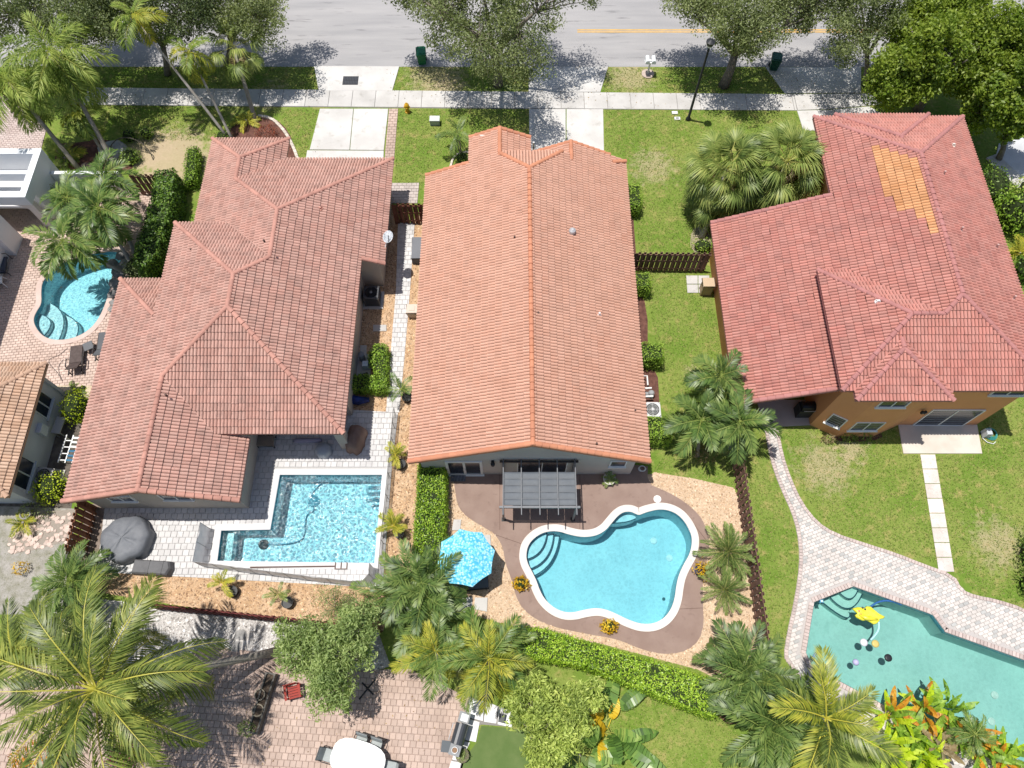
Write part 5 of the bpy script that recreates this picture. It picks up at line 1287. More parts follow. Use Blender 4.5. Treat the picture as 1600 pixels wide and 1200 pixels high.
def shrub(label, px, r, m, n=500, size=.10, group=None, name='shrub', z=0.0, cat='shrub', aspect=.5, core=True, at=None):
    b = at if at is not None else P(*px, z); t = thing(name, label, cat, b, group); rx, ry, rz = r
    if core:
        mb = MB(); mb.lathe([(.02, 0), (.55, .1), (.72, .5), (.5, .8), (.02, .95)], (0, 0, 0), 9); mb.v = [(v[0] * rx, v[1] * ry, v[2] * rz * 1.5) for v in mb.v]; mb.build('branches', CORE, t, True)
    d = RNG.normal(size=(n, 3)); d[:, 2] = np.abs(d[:, 2]) - .25; d /= np.linalg.norm(d, axis=1)[:, None]
    p = d * np.array([rx, ry, rz]) * (RNG.uniform(.72, 1.06, n) * (1 + .16 * np.sin(d[:, 0] * 7 + px[0] if px else 0) * np.sin(d[:, 1] * 6)))[:, None] + np.array([0, 0, rz * .55])
    p[:, 2] = np.maximum(p[:, 2], .03)
    V, F, R = leaf_arrays(p, size, aspect, out=d); link('foliage', np_mesh('foliage', V, F, m, R), t)
    return t
def clump(label, px, kind_mesh, n, lo, hi, sc, name, cat, group=None, z=0.0, spread=.15, seed=1, part='leaf'):
    rg = random.Random(seed); b = P(*px, z); t = thing(name, label, cat, b, group)
    MB().tube([(0, 0, -.02), (0, 0, .25)], [.12, .06], 7).build('stem', TRUNKG, t, True)
    for i in range(n):
        a = rg.uniform(0, 6.28); az = i * 2.4 + rg.uniform(-.3, .3); el = rad(rg.uniform(lo, hi)); s_ = sc * rg.uniform(.7, 1.15)
        link(part, rg.choice(kind_mesh), t, Matrix.Translation((math.cos(a) * spread * rg.random(), math.sin(a) * spread * rg.random(), .1)) @ Matrix.Rotation(az, 4, 'Z') @ Matrix.Rotation(-el, 4, 'Y') @ Matrix.Rotation(rg.uniform(-.5, .5), 4, 'X') @ Matrix.Scale(s_, 4))
    return t

# ------------------------------------------------------------------ upper left corner
G1 = 'palms in the bed beside the white house'
palm('tall feathery palm with a ragged crown behind the short yellow green palm', (186, 268), (84, 84), 6.0, 'queen', 32, None, 1.15, .14, -62, 70)
palm('tall feathery palm cut by the left edge of the photo, leftmost of the palms', (128, 270), (14, 128), 5.4, 'queen', 30, None, 1.12, .13, -65, 70)
palm('short yellow green palm with drooping fronds below the tall feathery palms', (176, 262), (124, 178), 2.9, 'royal', 13, None, 1.0, .10, -60, 75)
clump('low cycad with yellow tipped drooping leaves beside the white parapet corner', (104, 250), fronds('royal'), 15, -10, 60, .75, 'cycad', 'cycad', None, 0, .1, 5, 'frond')
palm('slim palm with a high bright crown over the street, left of the twin trunks', (361, 222), (216, 36), 6.6, 'royal', 13, None, 1.05, .085, -50, 70, TRUNKP, .5)
palm('slim palm with yellow lower fronds, right of its leaning twin by the front mulch bed', (366, 224), (301, 92), 4.6, 'royal', 14, None, 1.05, .085, -60, 70, TRUNKP, .5)
palm('fan palm with a round crown standing at the mulch bed near the left sidewalk', (400, 190), (365, 74), 3.7, 'fan', 20, None, 1.0, .13, -60, 80)
clump('small yellow green palm seedling at the edge of the front mulch bed', (386, 192), fronds('small'), 9, 10, 70, 1.3, 'palm_seedling', 'plant', None, 0, .05, 3, 'frond')
tree('grey green oak spreading over the street at the far left', (118, 112), (84, -2), 5.8, (6.0, 4.1, 2.4), F_OAKD, 155, 300, .15, 1.0, .2, None, seed=3)
tree('grey green oak over the street between the slim palms and the fan palm', (262, 116), (248, -4), 5.6, (4.6, 3.3, 2.1), F_OAKD, 105, 300, .15, .95, .18, None, seed=4)
tree('grey green oak whose crown ends above the open stretch of road at the left', (352, 104), (384, -2), 5.0, (3.4, 3.0, 2.0), F_OAK, 66, 300, .15, .95, .16, None, seed=5)
tree('tall oak leaning over the road behind the green bin and the middle driveway', (778, 133), (764, 4), 6.0, (6.8, 5.6, 2.6), F_OAK, 165, 270, .15, 1.0, .26, None, seed=6)
tree('grey barked oak beside the lamp post with sparse foliage over the yellow line', (1131, 134), (1178, 2), 5.6, (7.2, 3.35, 2.2), F_OAK, 150, 290, .15, 1.0, .28, None, seed=7)
tree('sparse oak overhanging the right driveway behind the second green bin', (1352, 132), (1352, 8), 5.3, (3.2, 3.8, 2.2), F_OAK, 62, 290, .15, .95, .16, None, seed=8)
tree('dense bright green broadleaf tree filling the upper right corner', (1433, 172), (1490, 74), 4.8, (5.2, 4.2, 2.9), F_MAHO, 350, 220, .22, .82, .24, None, name='broadleaf_tree', seed=9, shell=.6, aspect=.5, flat=.4)
tree('smaller bright green broadleaf tree at the right edge above the neighbouring drive', (1560, 250), (1585, 150), 4.2, (2.6, 2.6, 2.4), F_MAHO, 90, 170, .24, .68, .16, None, name='broadleaf_tree', seed=10, shell=.6, aspect=.55, flat=.8)
# left pool
palm('christmas palm with the lowest crown hanging over the kidney shaped pool', (196, 426), (105, 384), 3.0, 'adon', 25, None, 1.18, .10, -45, 70, TRUNKP, .45)
palm('christmas palm in the middle of the group, its fronds reaching the hedge', (216, 432), (160, 334), 3.7, 'adon', 25, None, 1.18, .10, -45, 72, TRUNKP, .45)
palm('christmas palm nearest the white garden wall', (214, 404), (168, 290), 3.4, 'adon', 19, None, 1.08, .10, -45, 72, TRUNKP, .45)
palm('christmas palm nearest the white house, left of the others round the pool', (150, 372), (112, 318), 2.4, 'adon', 18, None, 1.0, .10, -40, 70, TRUNKP, .4)
shrub('loose green shrub against the white garden wall', (88, 320), (1.0, .8, 1.1), F_OLIVE, 900, .13, None)
shrub('green shrub under the palms beside the white garden wall', (130, 322), (1.0, .7, 1.0), F_HEDGD, 800, .13, None)
shrub('dark bare looking shrub between the palm trunks and the tall hedge', (222, 430), (.8, .9, .9), F_OAKD, 500, .12, None)
hedge('tall clipped hedge along the left side of the terracotta roof', PP([(262,300),(291,294),(290,332),(268,420),(246,444),(230,440),(238,400),(256,345)]), 1.8, F_HEDGD, 260, .15)
hedge('narrow low hedge between the dry yard and the terracotta roof', PP([(300,246),(318,244),(312,296),(294,300)]), .9, F_SHRUB, 260, .10)
shrub('rounded green shrub at the foot of the leaning palm trunk beside the grey dome', (208, 252), (.7, .6, .6), F_HEDGD, 450, .11)
shrub('dark green shrub at the street end of the dry yard', (205, 218), (.55, .5, .5), F_HEDGD, 300, .11)
shrub('dark green shrub right of the first one in the dry yard', (232, 214), (.5, .45, .5), F_HEDGD, 280, .11)
shrub('low dark plant beside the twin palm trunks in the mulch bed', (352, 218), (.6, .5, .45), F_HEDGD, 300, .10)
shrub('dark red plant in the front mulch bed under the fan palm', (418, 212), (.7, .6, .4), F_RED, 350, .10, core=False)
# front lawn of the middle house
palm('small double stemmed palm in a round edged bed before the salmon gable', (722, 246), (715, 206), 1.7, 'areca', 14, None, .62, .05, -20, 75, TRUNKG, 0, multi=2, spread=.3)
shrub('round clipped shrub under the small palm in the edged bed', (722, 250), (.55, .4, .35), F_HEDGD, 260, .08)
for i, (q, h, lb) in enumerate((([(975,286),(1001,288),(1004,314),(1000,322),(970,322)], 1.2, 'rounded green shrub beside the salmon roof near the front lawn'),
        ([(985,424),(1016,425),(1018,447),(985,448)], 1.3, 'clipped shrub block just behind the brown fence at the salmon roof'),
        ([(1000,534),(1036,536),(1038,560),(1000,560)], 1.4, 'clipped shrub block above the pool equipment at the salmon roof'),
        ([(1008,650),(1048,650),(1051,685),(1010,685)], 1.3, 'clipped shrub block below the air conditioner at the salmon roof'))):
    hedge(lb, PP(q, h), h, F_SHRUB, 330, .09, 'clipped shrubs along the salmon house', 'clipped_shrub', 'shrub')
# right house front palms
palm('fan palm with the left crown of the pair beside the red roof', (1096, 372), (1136, 264), 3.7, 'fan', 56, None, 1.22, .15, -80, 84, TRUNKP)
palm('fan palm with the right crown of the pair overlapping the red roof', (1192, 335), (1230, 254), 4.1, 'fan', 56, None, 1.22, .15, -80, 84, TRUNKP)
palm('short fan palm tucked below the left crown of the pair', (1116, 352), (1126, 304), 2.2, 'fan', 20, None, 1.0, .14, -50, 75, TRUNKP)
shrub('low green plant at the foot of the pale palm trunk by the brown fence', (1096, 388), (.7, .5, .4), F_SHRUB, 300, .10)
# side yard palm trio
palm('dark green palm at the red roof corner, uppermost of the three by the fence', (1130, 668), (1122, 592), 2.9, 'trio', 16, None, 1.15, .09, -40, 72, None, .3)
palm('dark green palm on the lawn side, leftmost of the three by the fence', (1090, 712), (1094, 660), 2.3, 'trio', 17, None, 1.3, .09, -40, 72, None, .3)
palm('dark green palm leaning over the fence top, lowest of the three', (1140, 700), (1152, 664), 2.6, 'trio', 17, None, 1.3, .09, -40, 72, None, .3)
shrub('dry grey shrub under the three dark palms', (1096, 712), (.7, .5, .5), F_DRY, 350, .10, core=False)
# pool yard of the middle house
palm('spiky date palm with narrow leaves in the cream gravel by the fence, upper of two', (1138, 880), (1137, 862), .7, 'date', 26, None, .98, .13, 0, 82)
palm('spiky date palm with narrow leaves below its twin in the cream gravel', (1133, 938), (1131, 922), .6, 'date', 22, None, .85, .12, 0, 82)
for (x, y, lb, s_) in ((814, 913, 'golden croton bush at the left edge of the brown deck', 1), (951, 980, 'golden croton bush at the bottom edge of the brown deck', 1)):
    shrub(lb, (x, y), (.42 * s_, .36 * s_, .38), F_CROT, 260, .16, 'golden crotons round the pool', 'croton', cat='croton', aspect=.38)
hedge('clipped bright hedge between the orange gravel and the brown deck', PP([(657,722),(697,726),(697,800),(692,878),(655,884),(648,858),(653,790)], .6), 1.15, F_HEDGE, 560, .095)
hedge('long clipped hedge running diagonally below the brown pool deck', PP([(790,984),(850,985),(900,1001),(950,1016),(1000,1030),(1060,1048),(1126,1068),(1128,1096),(1112,1122),(1075,1108),(1035,1092),(985,1072),(945,1055),(900,1040),(840,1030),(790,1012)], .6), 1.25, F_HEDGE, 560, .095)
palm('dark feathery clumping palm between the two hedges left of the umbrella', (668, 968), (664, 930), 2.0, 'areca', 44, None, 1.05, .06, -15, 76, None, 0, multi=4, spread=.9)
palm('dark feathery clumping palm beside the orange gravel, below the black mesh fence', (618, 962), (622, 924), 1.6, 'areca', 22, None, .85, .06, -15, 74, None, 0, multi=3, spread=.5)
palm('bushy palm with yellowing fronds left of the brick patio palms', (690, 1062), (682, 1018), 2.2, 'bush', 17, None, .82, .10, -35, 76, None, .3)
palm('bushy palm with grey dead fronds right of its twin above the marble terrace', (760, 1090), (764, 1030), 2.6, 'bush', 20, None, .95, .12, -40, 76, None, .3)
palm('small yellow green palm between the bushy palm and the long hedge', (800, 1030), (798, 1004), 1.5, 'bush', 12, None, .6, .08, -30, 70)
tree('olive green fine leaved tree over the white gravel and brick patio', (545, 1040), (512, 1022), 3.0, (2.5, 2.2, 1.3), F_OLIVE, 120, 130, .20, .5, .12, None, name='shade_tree', seed=12, aspect=.3, flat=.5, shell=.35)
tree('lime green fine leaved tree below the long hedge', (878, 1140), (864, 1124), 2.8, (2.15, 2.1, 1.2), F_LIME, 110, 140, .20, .5, .1, None, name='shade_tree', seed=13, aspect=.34, flat=.5, shell=.35)
tree('thin leaved young tree in the orange gravel by the dark red fence', (540, 960), (528, 948), 1.5, (1.2, .95, .7), F_OLIVE, 18, 180, .09, .5, .05, None, name='young_tree', seed=14, aspect=.3)
PAD = [paddle_mesh(.9, 1.25, .27, F_BAN, 1), paddle_mesh(1.0, 1.4, .30, F_BAN, 2), paddle_mesh(.7, 1.1, .25, F_BAN, 3)]
PADY = PAD + [paddle_mesh(.5, .8, .22, F_CROT, 4, 3)]
clump('large paddle leaved bird of paradise plant with two yellow leaves on the bottom lawn', (942, 1142), PADY, 20, 15, 78, 1.35, 'bird_of_paradise', 'plant', None, 0, .5, 7)
clump('second paddle leaved plant at the bottom edge below the lime green tree', (905, 1180), PAD, 13, 25, 75, .95, 'bird_of_paradise', 'plant', None, 0, .4, 9)
# lower right corner
palm('dark bushy palm at the corner of the cream gravel and the paver terrace', (1180, 1098), (1178, 1062), 1.8, 'areca', 36, None, 1.1, .07, -15, 78, None, 0, multi=3, spread=.6)
palm('dark bushy palm at the bottom edge left of the big light green palm', (1222, 1165), (1222, 1138), 2.0, 'areca', 36, None, 1.15, .07, -15, 78, None, 0, multi=3, spread=.7)
palm('big light green palm leaning over the green tinted pool', (1292, 1150), (1290, 1122), 3.2, 'big', 12, None, .92, .14, 0, 76)
for i, (x, y, kk, lb) in enumerate(((1392, 1118, 'r', 'orange leaved croton nearest the big light green palm'), (1440, 1108, 'o', 'orange croton with a tall pointed top at the pool corner'), (1478, 1112, 'g', 'green and yellow croton beside the pool edge'), (1420, 1152, 'g', 'green croton in front of the orange ones'), (1500, 1150, 'o', 'bronze croton in the row below the pool'), (1462, 1165, 'd', 'dry grey plant in the middle of the croton bed'), (1380, 1170, 'n', 'bright lime plant at the bottom edge by the crotons'), (1562, 1180, 'r', 'orange flowering bush at the right end of the croton bed'), (1440, 1185, 'n', 'lime plant with broad leaves at the bottom edge'), (1530, 1172, 'g', 'green bush at the pool rim under the small palm'))):
    CM = {k_: [paddle_mesh(.35, .95, .13, m_, 30 + q, 2) for q in (1, 2)] for k_, m_ in (('r', F_CROTR), ('o', F_CROTR), ('g', F_SHRUB), ('d', F_DRY), ('n', F_NEON), ('y', F_CROT))} if i == 0 else CM
    clump(lb, (x, y), CM[kk] + (CM['g'] + CM['g'] + CM['r'] + CM['n'] if kk in 'ro' else CM[kk][:1]), 24, 15, 85, 1.0, 'croton', 'plant', None, 0, .35, 40 + i)
palm('small dark palm at the edge of the green tinted pool', (1520, 1168), (1522, 1148), 1.2, 'smalld', 16, None, 1.1, .05, -30, 70)
shrub('dark shrub cut by the right edge beside the lawn', (1608, 872), (.9, 1.2, 1.2), F_HEDGD, 800, .14)
shrub('dark shrub in the lower right lawn at the edge, smaller of two', (1604, 915), (.7, .7, .8), F_HEDGD, 400, .14)
# right edge beyond the red roof
shrub('green shrub beside the red roof under the broadleaf trees', (1572, 350), (1.4, 1.5, 1.7), F_SHRUB, 1100, .18)
shrub('lime green bush at the right edge beside the red roof', (1596, 322), (1.2, 1.4, 1.5), F_LIME, 900, .15)
clump('yellow spiky plant at the right edge beside the red roof', (1590, 398), fronds('small'), 14, 10, 70, 1.6, 'spiky_plant', 'plant', None, 0, .1, 21, 'frond')
shrub('dark green shrub below the yellow spiky plant at the right edge', (1594, 430), (.9, 1.0, 1.0), F_HEDGD, 500, .16)
shrub('low dark hedge plant between the red roof and the neighbouring kerb', (1545, 300), (1.0, 1.6, 1.0), F_HEDGD, 700, .15)
# left edge
shrub('lime yellow shrub at the terracotta roof, upper of two by the grey house', (128, 642), (.75, 1.05, .9), F_NEON, 700, .10, 'lime shrubs by the grey house', 'lime_shrub')
shrub('lime yellow shrub next to the grey house air conditioner, lower of two', (90, 768), (.95, .85, .9), F_NEON, 800, .10, 'lime shrubs by the grey house', 'lime_shrub')
shrub('dark tangle of twigs by the brown fence under the terracotta roof', (60, 800), (.8, .5, .5), F_OAKD, 350, .10, core=False)
clump('small lime plant by the corner of the grey house', (40, 818), fronds('small'), 9, 20, 75, 1.1, 'plant', 'plant', None, 0, .05, 6, 'frond')
clump('spiky bronze plant in the sand beside the pool terrace', (116, 612), fronds('smalld'), 9, 5, 60, .8, 'spiky_plant', 'plant', None, 0, .05, 8, 'frond')
palm('dark green bushy palm below the short brown fence at the left', (112, 948), (112, 908), 1.5, 'areca', 26, None, .95, .10, -15, 78)
palm('dark green low palm under the coconut palm fronds', (92, 1010), (96, 975), 1.4, 'areca', 22, None, .9, .09, -15, 75)
palm('big light green coconut palm crown at the left edge of the photo', (40, 1110), (30, 1040), 5.6, 'coco', 12, None, .62, .14, 10, 80)
palm('large leaning coconut palm with long fronds in the lower left corner', (432, 1018), (152, 1078), 6.6, 'coco', 36, None, 1.0, .17, -55, 80, TRUNKG, 0, seed=77)
shrub('pink flowering bush under the coconut palm', (206, 1178), (.8, .6, .8), F_PINK, 350, .13, core=False)
shrub('yellow and orange croton at the bottom left corner', (70, 1188), (1.2, .8, .8), F_CROTR, 500, .22, None, 'croton', aspect=.3, core=False)
shrub('yellow leaved plant in the dirt yard at the left edge', (38, 890), (.35, .35, .5), F_CROT, 130, .15, core=False, aspect=.3)
# shrubs of the passage
hedge('bright green shrub on the outer side of the pool equipment pad', PP([(588,541),(606,545),(606,612),(586,614),(590,590),(576,560)], .5), .85, F_SHRUB, 420, .10, None, 'clipped_shrub', 'shrub')
hedge('bright green shrub at the lower end of the pool equipment pad', PP([(552,592),(588,592),(590,613),(550,614)], .3), .8, F_SHRUB, 420, .10, None, 'clipped_shrub', 'shrub')
def potted(label, px, kind, n, sc, pm=POTK, r=.26, h=.34, group=None, leafset=None):
    b = P(*px); t = thing('potted_plant', label, 'potted plant', b, group)
    mb = MB(); mb.lathe([(r * .78, 0), (r, h), (r * 1.06, h), (r * 1.06, h + .03), (r * .95, h + .03), (r * .93, h - .04)], (0, 0, 0), 18); mb.build('pot', pm, t, True)
    MB().lathe([(.001, h - .04), (r * .93, h - .045)], (0, 0, 0), 14).build('soil', SOIL, t, True)
    rg = random.Random(px[0])
    ox, oy, oz = (rg.uniform(-.4, -.2), rg.uniform(.2, .4), h + .35) if (kind in ('small', 'smalld') and pm is POTK) else (0, 0, h)
    if ox: MB().tube([(0, 0, h - .05), (ox * .4, oy * .4, h + .2), (ox, oy, oz)], [.025, .022, .018], 6).build('stem', TRUNKG, t, True)
    for i in range(n):
        link('frond', rg.choice(leafset or fronds(kind)), t, Matrix.Translation((ox, oy, oz)) @ Matrix.Rotation(i * 2.4 + rg.random(), 4, 'Z') @ Matrix.Rotation(-rad(rg.uniform(15, 80)), 4, 'Y') @ Matrix.Scale(sc * rg.uniform(.75, 1.15), 4))
    return t
GP = 'black potted palms in the orange gravel'
potted('feathery palm in a black pot in the orange gravel at the top of the strip', (637, 624), 'smalld', 9, .95, group=GP)
potted('yellow green palm in a black pot beside the salmon roof corner', (627, 728), 'small', 9, .95, group=GP)
potted('yellow palm in a black pot left of the clipped bright hedge', (625, 835), 'small', 11, 1.15, group=GP)
potted('yellow green palm in a black pot at the left end of the lower gravel bed', (366, 926), 'small', 7, 1.0, group=GP)
potted('thin palm in a black pot nearest the dark red fence', (452, 943), 'smalld', 7, .75, group=GP)
potted('spiky plant in a white rimmed pot on the brown deck at the house wall', (951, 751), 'smalld', 12, .5, mat('white_rim_pot', (.55, .52, .48), (.62, .59, .55), rough=.7), .30, .32)
pt_ = potted('golden croton in a dark blue pot between the deck and the date palm', (1092, 893), 'small', 0, 1, mat('blue_pot', (.02, .035, .09), rough=.25, spec=.6), .26, .34)
V, F, R = leaf_arrays(RNG.normal(size=(220, 3)) * np.array([.22, .2, .12]) + np.array([.12, .03, .48]), .16, .38); link('foliage', np_mesh('foliage', V, F, F_CROT, R), pt_)
# ------------------------------------------------------------------ fences, board by board
FRED = mat('red_brown_board', (.135, .050, .032), (.19, .075, .048), (.08, .035, .025), rough=.85, scale=2.5, fine=.15, rnd=.16)
FBRN = mat('brown_board', (.155, .085, .065), (.20, .115, .09), (.09, .055, .045), rough=.9, scale=2.5, fine=.15, rnd=.16)
FTAN = mat('orange_brown_board', (.22, .085, .045), (.28, .12, .065), (.13, .06, .04), rough=.85, scale=2.5, fine=.15, rnd=.16)
FDRK = mat('dark_red_board', (.11, .022, .022), (.15, .035, .03), (.065, .02, .02), rough=.8, scale=2.5, fine=.15, rnd=.15)
def fence(label, a, b, h, m, bw=.145, step=.15, thick=.022, both=True, lean=0.0):
    """shadow-box fence: boards alternate on the two sides of the rails"""
    a = Vector(a[:2]); b = Vector(b[:2]); d = b - a; L = d.length; d /= L; ang = math.atan2(d.y, d.x); o = Vector((d.y, -d.x))
    t = thing('fence', label, 'fence', (a.x, a.y, 0), None, ang)
    for z in (.25, h * .55, h - .2): MB().box((L / 2, 0, z), (L, .045, .09)).build('rail', m, t, True)
    for i in range(int(L / 2.0) + 1): MB().box((min(L - .05, i * 2.0 + .05), 0, (h - .04) / 2), (.09, .044, h - .04)).build('post', m, t, True)
    mb = MB(); mb.box((0, 0, 0), (bw, thick, h)); me0 = mb.build('board', m, t, True); me0.location = (bw / 2, -.045, h / 2)
    n = int((L - bw) / step)
    for i in range(1, n + 1):
        s_ = (-1 if i % 2 else 1) if both else 1
        c = me0.copy(); COL.objects.link(c); c.location = (bw / 2 + i * step, -.045 * -s_ if both else -.045, h / 2 + random.uniform(-.012, .012)); c.rotation_euler = (random.uniform(-.012, .012), random.uniform(-.006, .006), random.uniform(-.02, .02))
    return t
fence('brown board fence between the white garden wall and the tall hedge', P(201, 273, 1.8), P(272, 273, 1.8), 1.8, FBRN)
fence('dark red board fence closing the gap between the two middle houses', P(611, 319, 1.8), P(664, 319, 1.8), 1.8, FRED)
fence('dark brown board fence between the salmon house and the orange house', P(990, 395, 1.8), P(1113, 396, 1.8), 1.8, FBRN)
fence('long brown board fence between the cream gravel and the right lawn', P(1146, 726), P(1190, 1050), 1.75, FBRN, .15, .165)
fence('short orange brown fence at the corner of the terracotta roof on the left', P(152, 792), P(132, 876), 1.8, FTAN)
fence('dark red fence below the orange gravel, half hidden by palms', P(244, 950), P(600, 987), 1.6, FDRK)
# see-through safety fence round the L shaped pool
def mesh_fabric(name, c, a):
    m = bpy.data.materials.new(name); m.use_nodes = True; nt = m.node_tree; b = nt.nodes['Principled BSDF']; out = nt.nodes['Material Output']
    b.inputs['Base Color'].default_value = (*c, 1); b.inputs['Roughness'].default_value = .8
    t = nt.nodes.new('ShaderNodeBsdfTransparent'); ms = nt.nodes.new('ShaderNodeMixShader')
    pos = nt.nodes.new('ShaderNodeNewGeometry').outputs['Position']
    ms.inputs[0].default_value = a
    nt.links.new(t.outputs[0], ms.inputs[1]); nt.links.new(b.outputs[0], ms.inputs[2]); nt.links.new(ms.outputs[0], out.inputs[0]); return m
MESHF = mesh_fabric('pale_safety_mesh', (.62, .63, .66), .82); MESHD = mesh_fabric('black_safety_mesh', (.06, .062, .07), .55)
def safety_fence(label, px, fab, h, post, step=.95):
    pts = [P(*q) for q in px]; t = thing('safety_fence', label, 'fence', pts[0])
    for a, b in zip(pts[:-1], pts[1:]):
        L = (b - a).length; n = max(1, round(L / step))
        for i in range(n):
            p = a.lerp(b, i / n); q = a.lerp(b, (i + 1) / n); o = Vector((random.uniform(-.04, .04), random.uniform(-.04, .04), 0))
            MB().tube([p, p + Vector((0, 0, h + .02))], .014, 6).build('post', post, t)
            mb = MB(); m_ = p.lerp(q, .5) + o
            mb.add([p + Vector((0, 0, .04)), m_ + Vector((0, 0, .05)), q + Vector((0, 0, .04)), q + Vector((0, 0, h)), m_ + Vector((0, 0, h - .05)), p + Vector((0, 0, h))], [(0, 1, 4, 5), (1, 2, 3, 4)]); mb.build('mesh_panel', fab, t)
            mb = MB(); mb.bar(p + Vector((0, 0, h + .01)), q + Vector((0, 0, h + .01)), .022, .022); mb.build('top_band', post, t)
    return t
safety_fence('pale mesh safety fence along the lower edge of the L shaped pool', [(328, 826), (317, 885), (400, 896), (480, 906), (556, 915), (574, 914), (583, 904), (584, 887)], MESHF, 1.25, mat('fence_post_grey', (.22, .225, .235), rough=.5))
safety_fence('black mesh safety fence between the white patio and the orange gravel', [(594, 920), (600, 850), (607, 780), (613, 715), (619, 648)], MESHD, 1.0, DARK)

# ------------------------------------------------------------------ street side
GREENB = mat('green_plastic', (.012, .16, .07), (.010, .13, .06), rough=.45, fine=.05, spec=.4)
DGREENB = mat('dark_green_plastic', (.008, .085, .055), (.007, .07, .045), rough=.45, fine=.05, spec=.4)
def bin_(label, px, m, rz):
    t = thing('wheeled_bin', label, 'bin', P(*px), None, rz)
    b = MB(); v = []
    for z, w, d in ((.12, .24, .27), (.95, .30, .36)):
        v += [(-w, -d, z), (w, -d, z), (w, d, z), (-w, d, z)]
    b.add(v, [(0, 1, 5, 4), (1, 2, 6, 5), (2, 3, 7, 6), (3, 0, 4, 7), (3, 2, 1, 0), (4, 5, 6, 7)]); b.box((0, 0, .93), (.66, .78, .05)); b.build('body', m, t, True)
    l = MB(); l.box((0, .0, .985), (.64, .80, .05), bev=.02); l.box((0, -.02, 1.02), (.46, .56, .04), bev=.02); lid = l.build('lid', m, t, True)
    MB().bar((-.24, .44, .97), (.24, .44, .97), .035).build('handle', m, t, True)
    for s_ in (-1, 1):
        w = MB(); w.tube([(s_ * .25, .30, .12), (s_ * .31, .30, .12)], .12, 12); w.build('wheel', DARK, t, True)
bin_('bright green wheeled bin at the road edge beside the tall oak', (660, 99), GREENB, .1)
bin_('dark green wheeled bin at the road edge under the right oaks', (1207, 108), DGREENB, -.2)
b = P(1075, 187); t = thing('street_lamp', 'tall black lamp post standing in the front lawn by the sidewalk', 'street lamp', b)
MB().lathe([(.16, 0), (.16, .12), (.085, .28), (.065, 5.4), (.05, 5.75)], (0, 0, 0), 12).build('post', DARK, t, True, True)
l = MB(); l.lathe([(.06, 5.7), (.20, 5.78), (.27, 6.0), (.05, 6.12)], (0, 0, 0), 10); l.build('lantern_frame', DARK, t, True)
MB().lathe([(.16, 5.66), (.185, 5.77), (.05, 5.70)], (0, 0, 0), 10).build('lamp_glass', mat('frosted_glass', (.7, .72, .72), rough=.3), t, True)
b = P(1012, 116); t = thing('mailbox', 'white twin mailbox on a post with a round stone base by the road', 'mailbox', b)
MB().lathe([(.42, 0), (.42, .07), (.36, .1)], (0, 0, 0), 14).build('base', mat('pinkish_stone', (.52, .42, .36), (.42, .34, .30), rough=.9, scale=5), t, True)
MB().box((0, 0, .6), (.11, .11, 1.1)).build('post', TRIMW, t, True)
for s_ in (-.2, .2):
    mb = MB(); n = 7; v = []
    for y in (-.27, .27):
        v += [(s_ - .13, y, 1.05), (s_ + .13, y, 1.05)] + [(s_ + .13 * math.cos(math.pi * i / n), y, 1.2 + .12 * math.sin(math.pi * i / n)) for i in range(n + 1)]
    k_ = n + 3; mb.add(v, [tuple(range(k_))[::-1], tuple(range(k_, 2 * k_))] + [(i, (i + 1) % k_, k_ + (i + 1) % k_, k_ + i) for i in range(k_)]); mb.build('box', mat('mailbox_white', (.74, .77, .80), rough=.4), t, True)
MB().box((0, 0, 1.03), (.7, .3, .04)).build('shelf', TRIMW, t, True)
b = P(637, 175); t = thing('fire_hydrant', 'yellow fire hydrant at the sidewalk between the driveways', 'hydrant', b)
YH = mat('hydrant_yellow', (.62, .36, .02), (.55, .31, .02), rough=.5)
MB().lathe([(.17, 0), (.17, .06), (.12, .07), (.12, .52), (.16, .53), (.16, .58), (.13, .66), (.06, .74), (.03, .80)], (0, 0, 0), 14).build('barrel', YH, t, True, False)
for d in ((1, 0), (-1, 0), (0, -1)): MB().tube([(0, 0, .42), (d[0] * .2, d[1] * .2, .42)], .065, 10).build('nozzle', YH, t, True)
b = P(680, 193); t = thing('utility_box', 'grey green utility box in the lawn near the hydrant', 'utility box', b)
MB().box((0, 0, .2), (.62, .42, .4), bev=.03).build('cabinet', mat('sage_metal', (.40, .46, .42), (.36, .42, .38), rough=.6), t, True)
MB().box((0, 0, .425), (.68, .48, .05), bev=.02).build('lid', mat('pale_sage', (.56, .60, .57), rough=.6), t, True)
for (x, y, lb) in ((1054, 177, 'white meter lid in the lawn beside the lamp post, nearer the sidewalk'), (1058, 186, 'white meter lid with a dark slot, nearest the lamp post')):
    b = P(x, y); t = thing('meter_box', lb, 'meter box', b); MB().box((0, 0, .04), (.40, .26, .08), bev=.02).build('lid', MATS['bright_plastic'], t, True)
    if y > 180: MB().box((0, 0, .085), (.18, .09, .012)).build('slot', DARK, t, True)
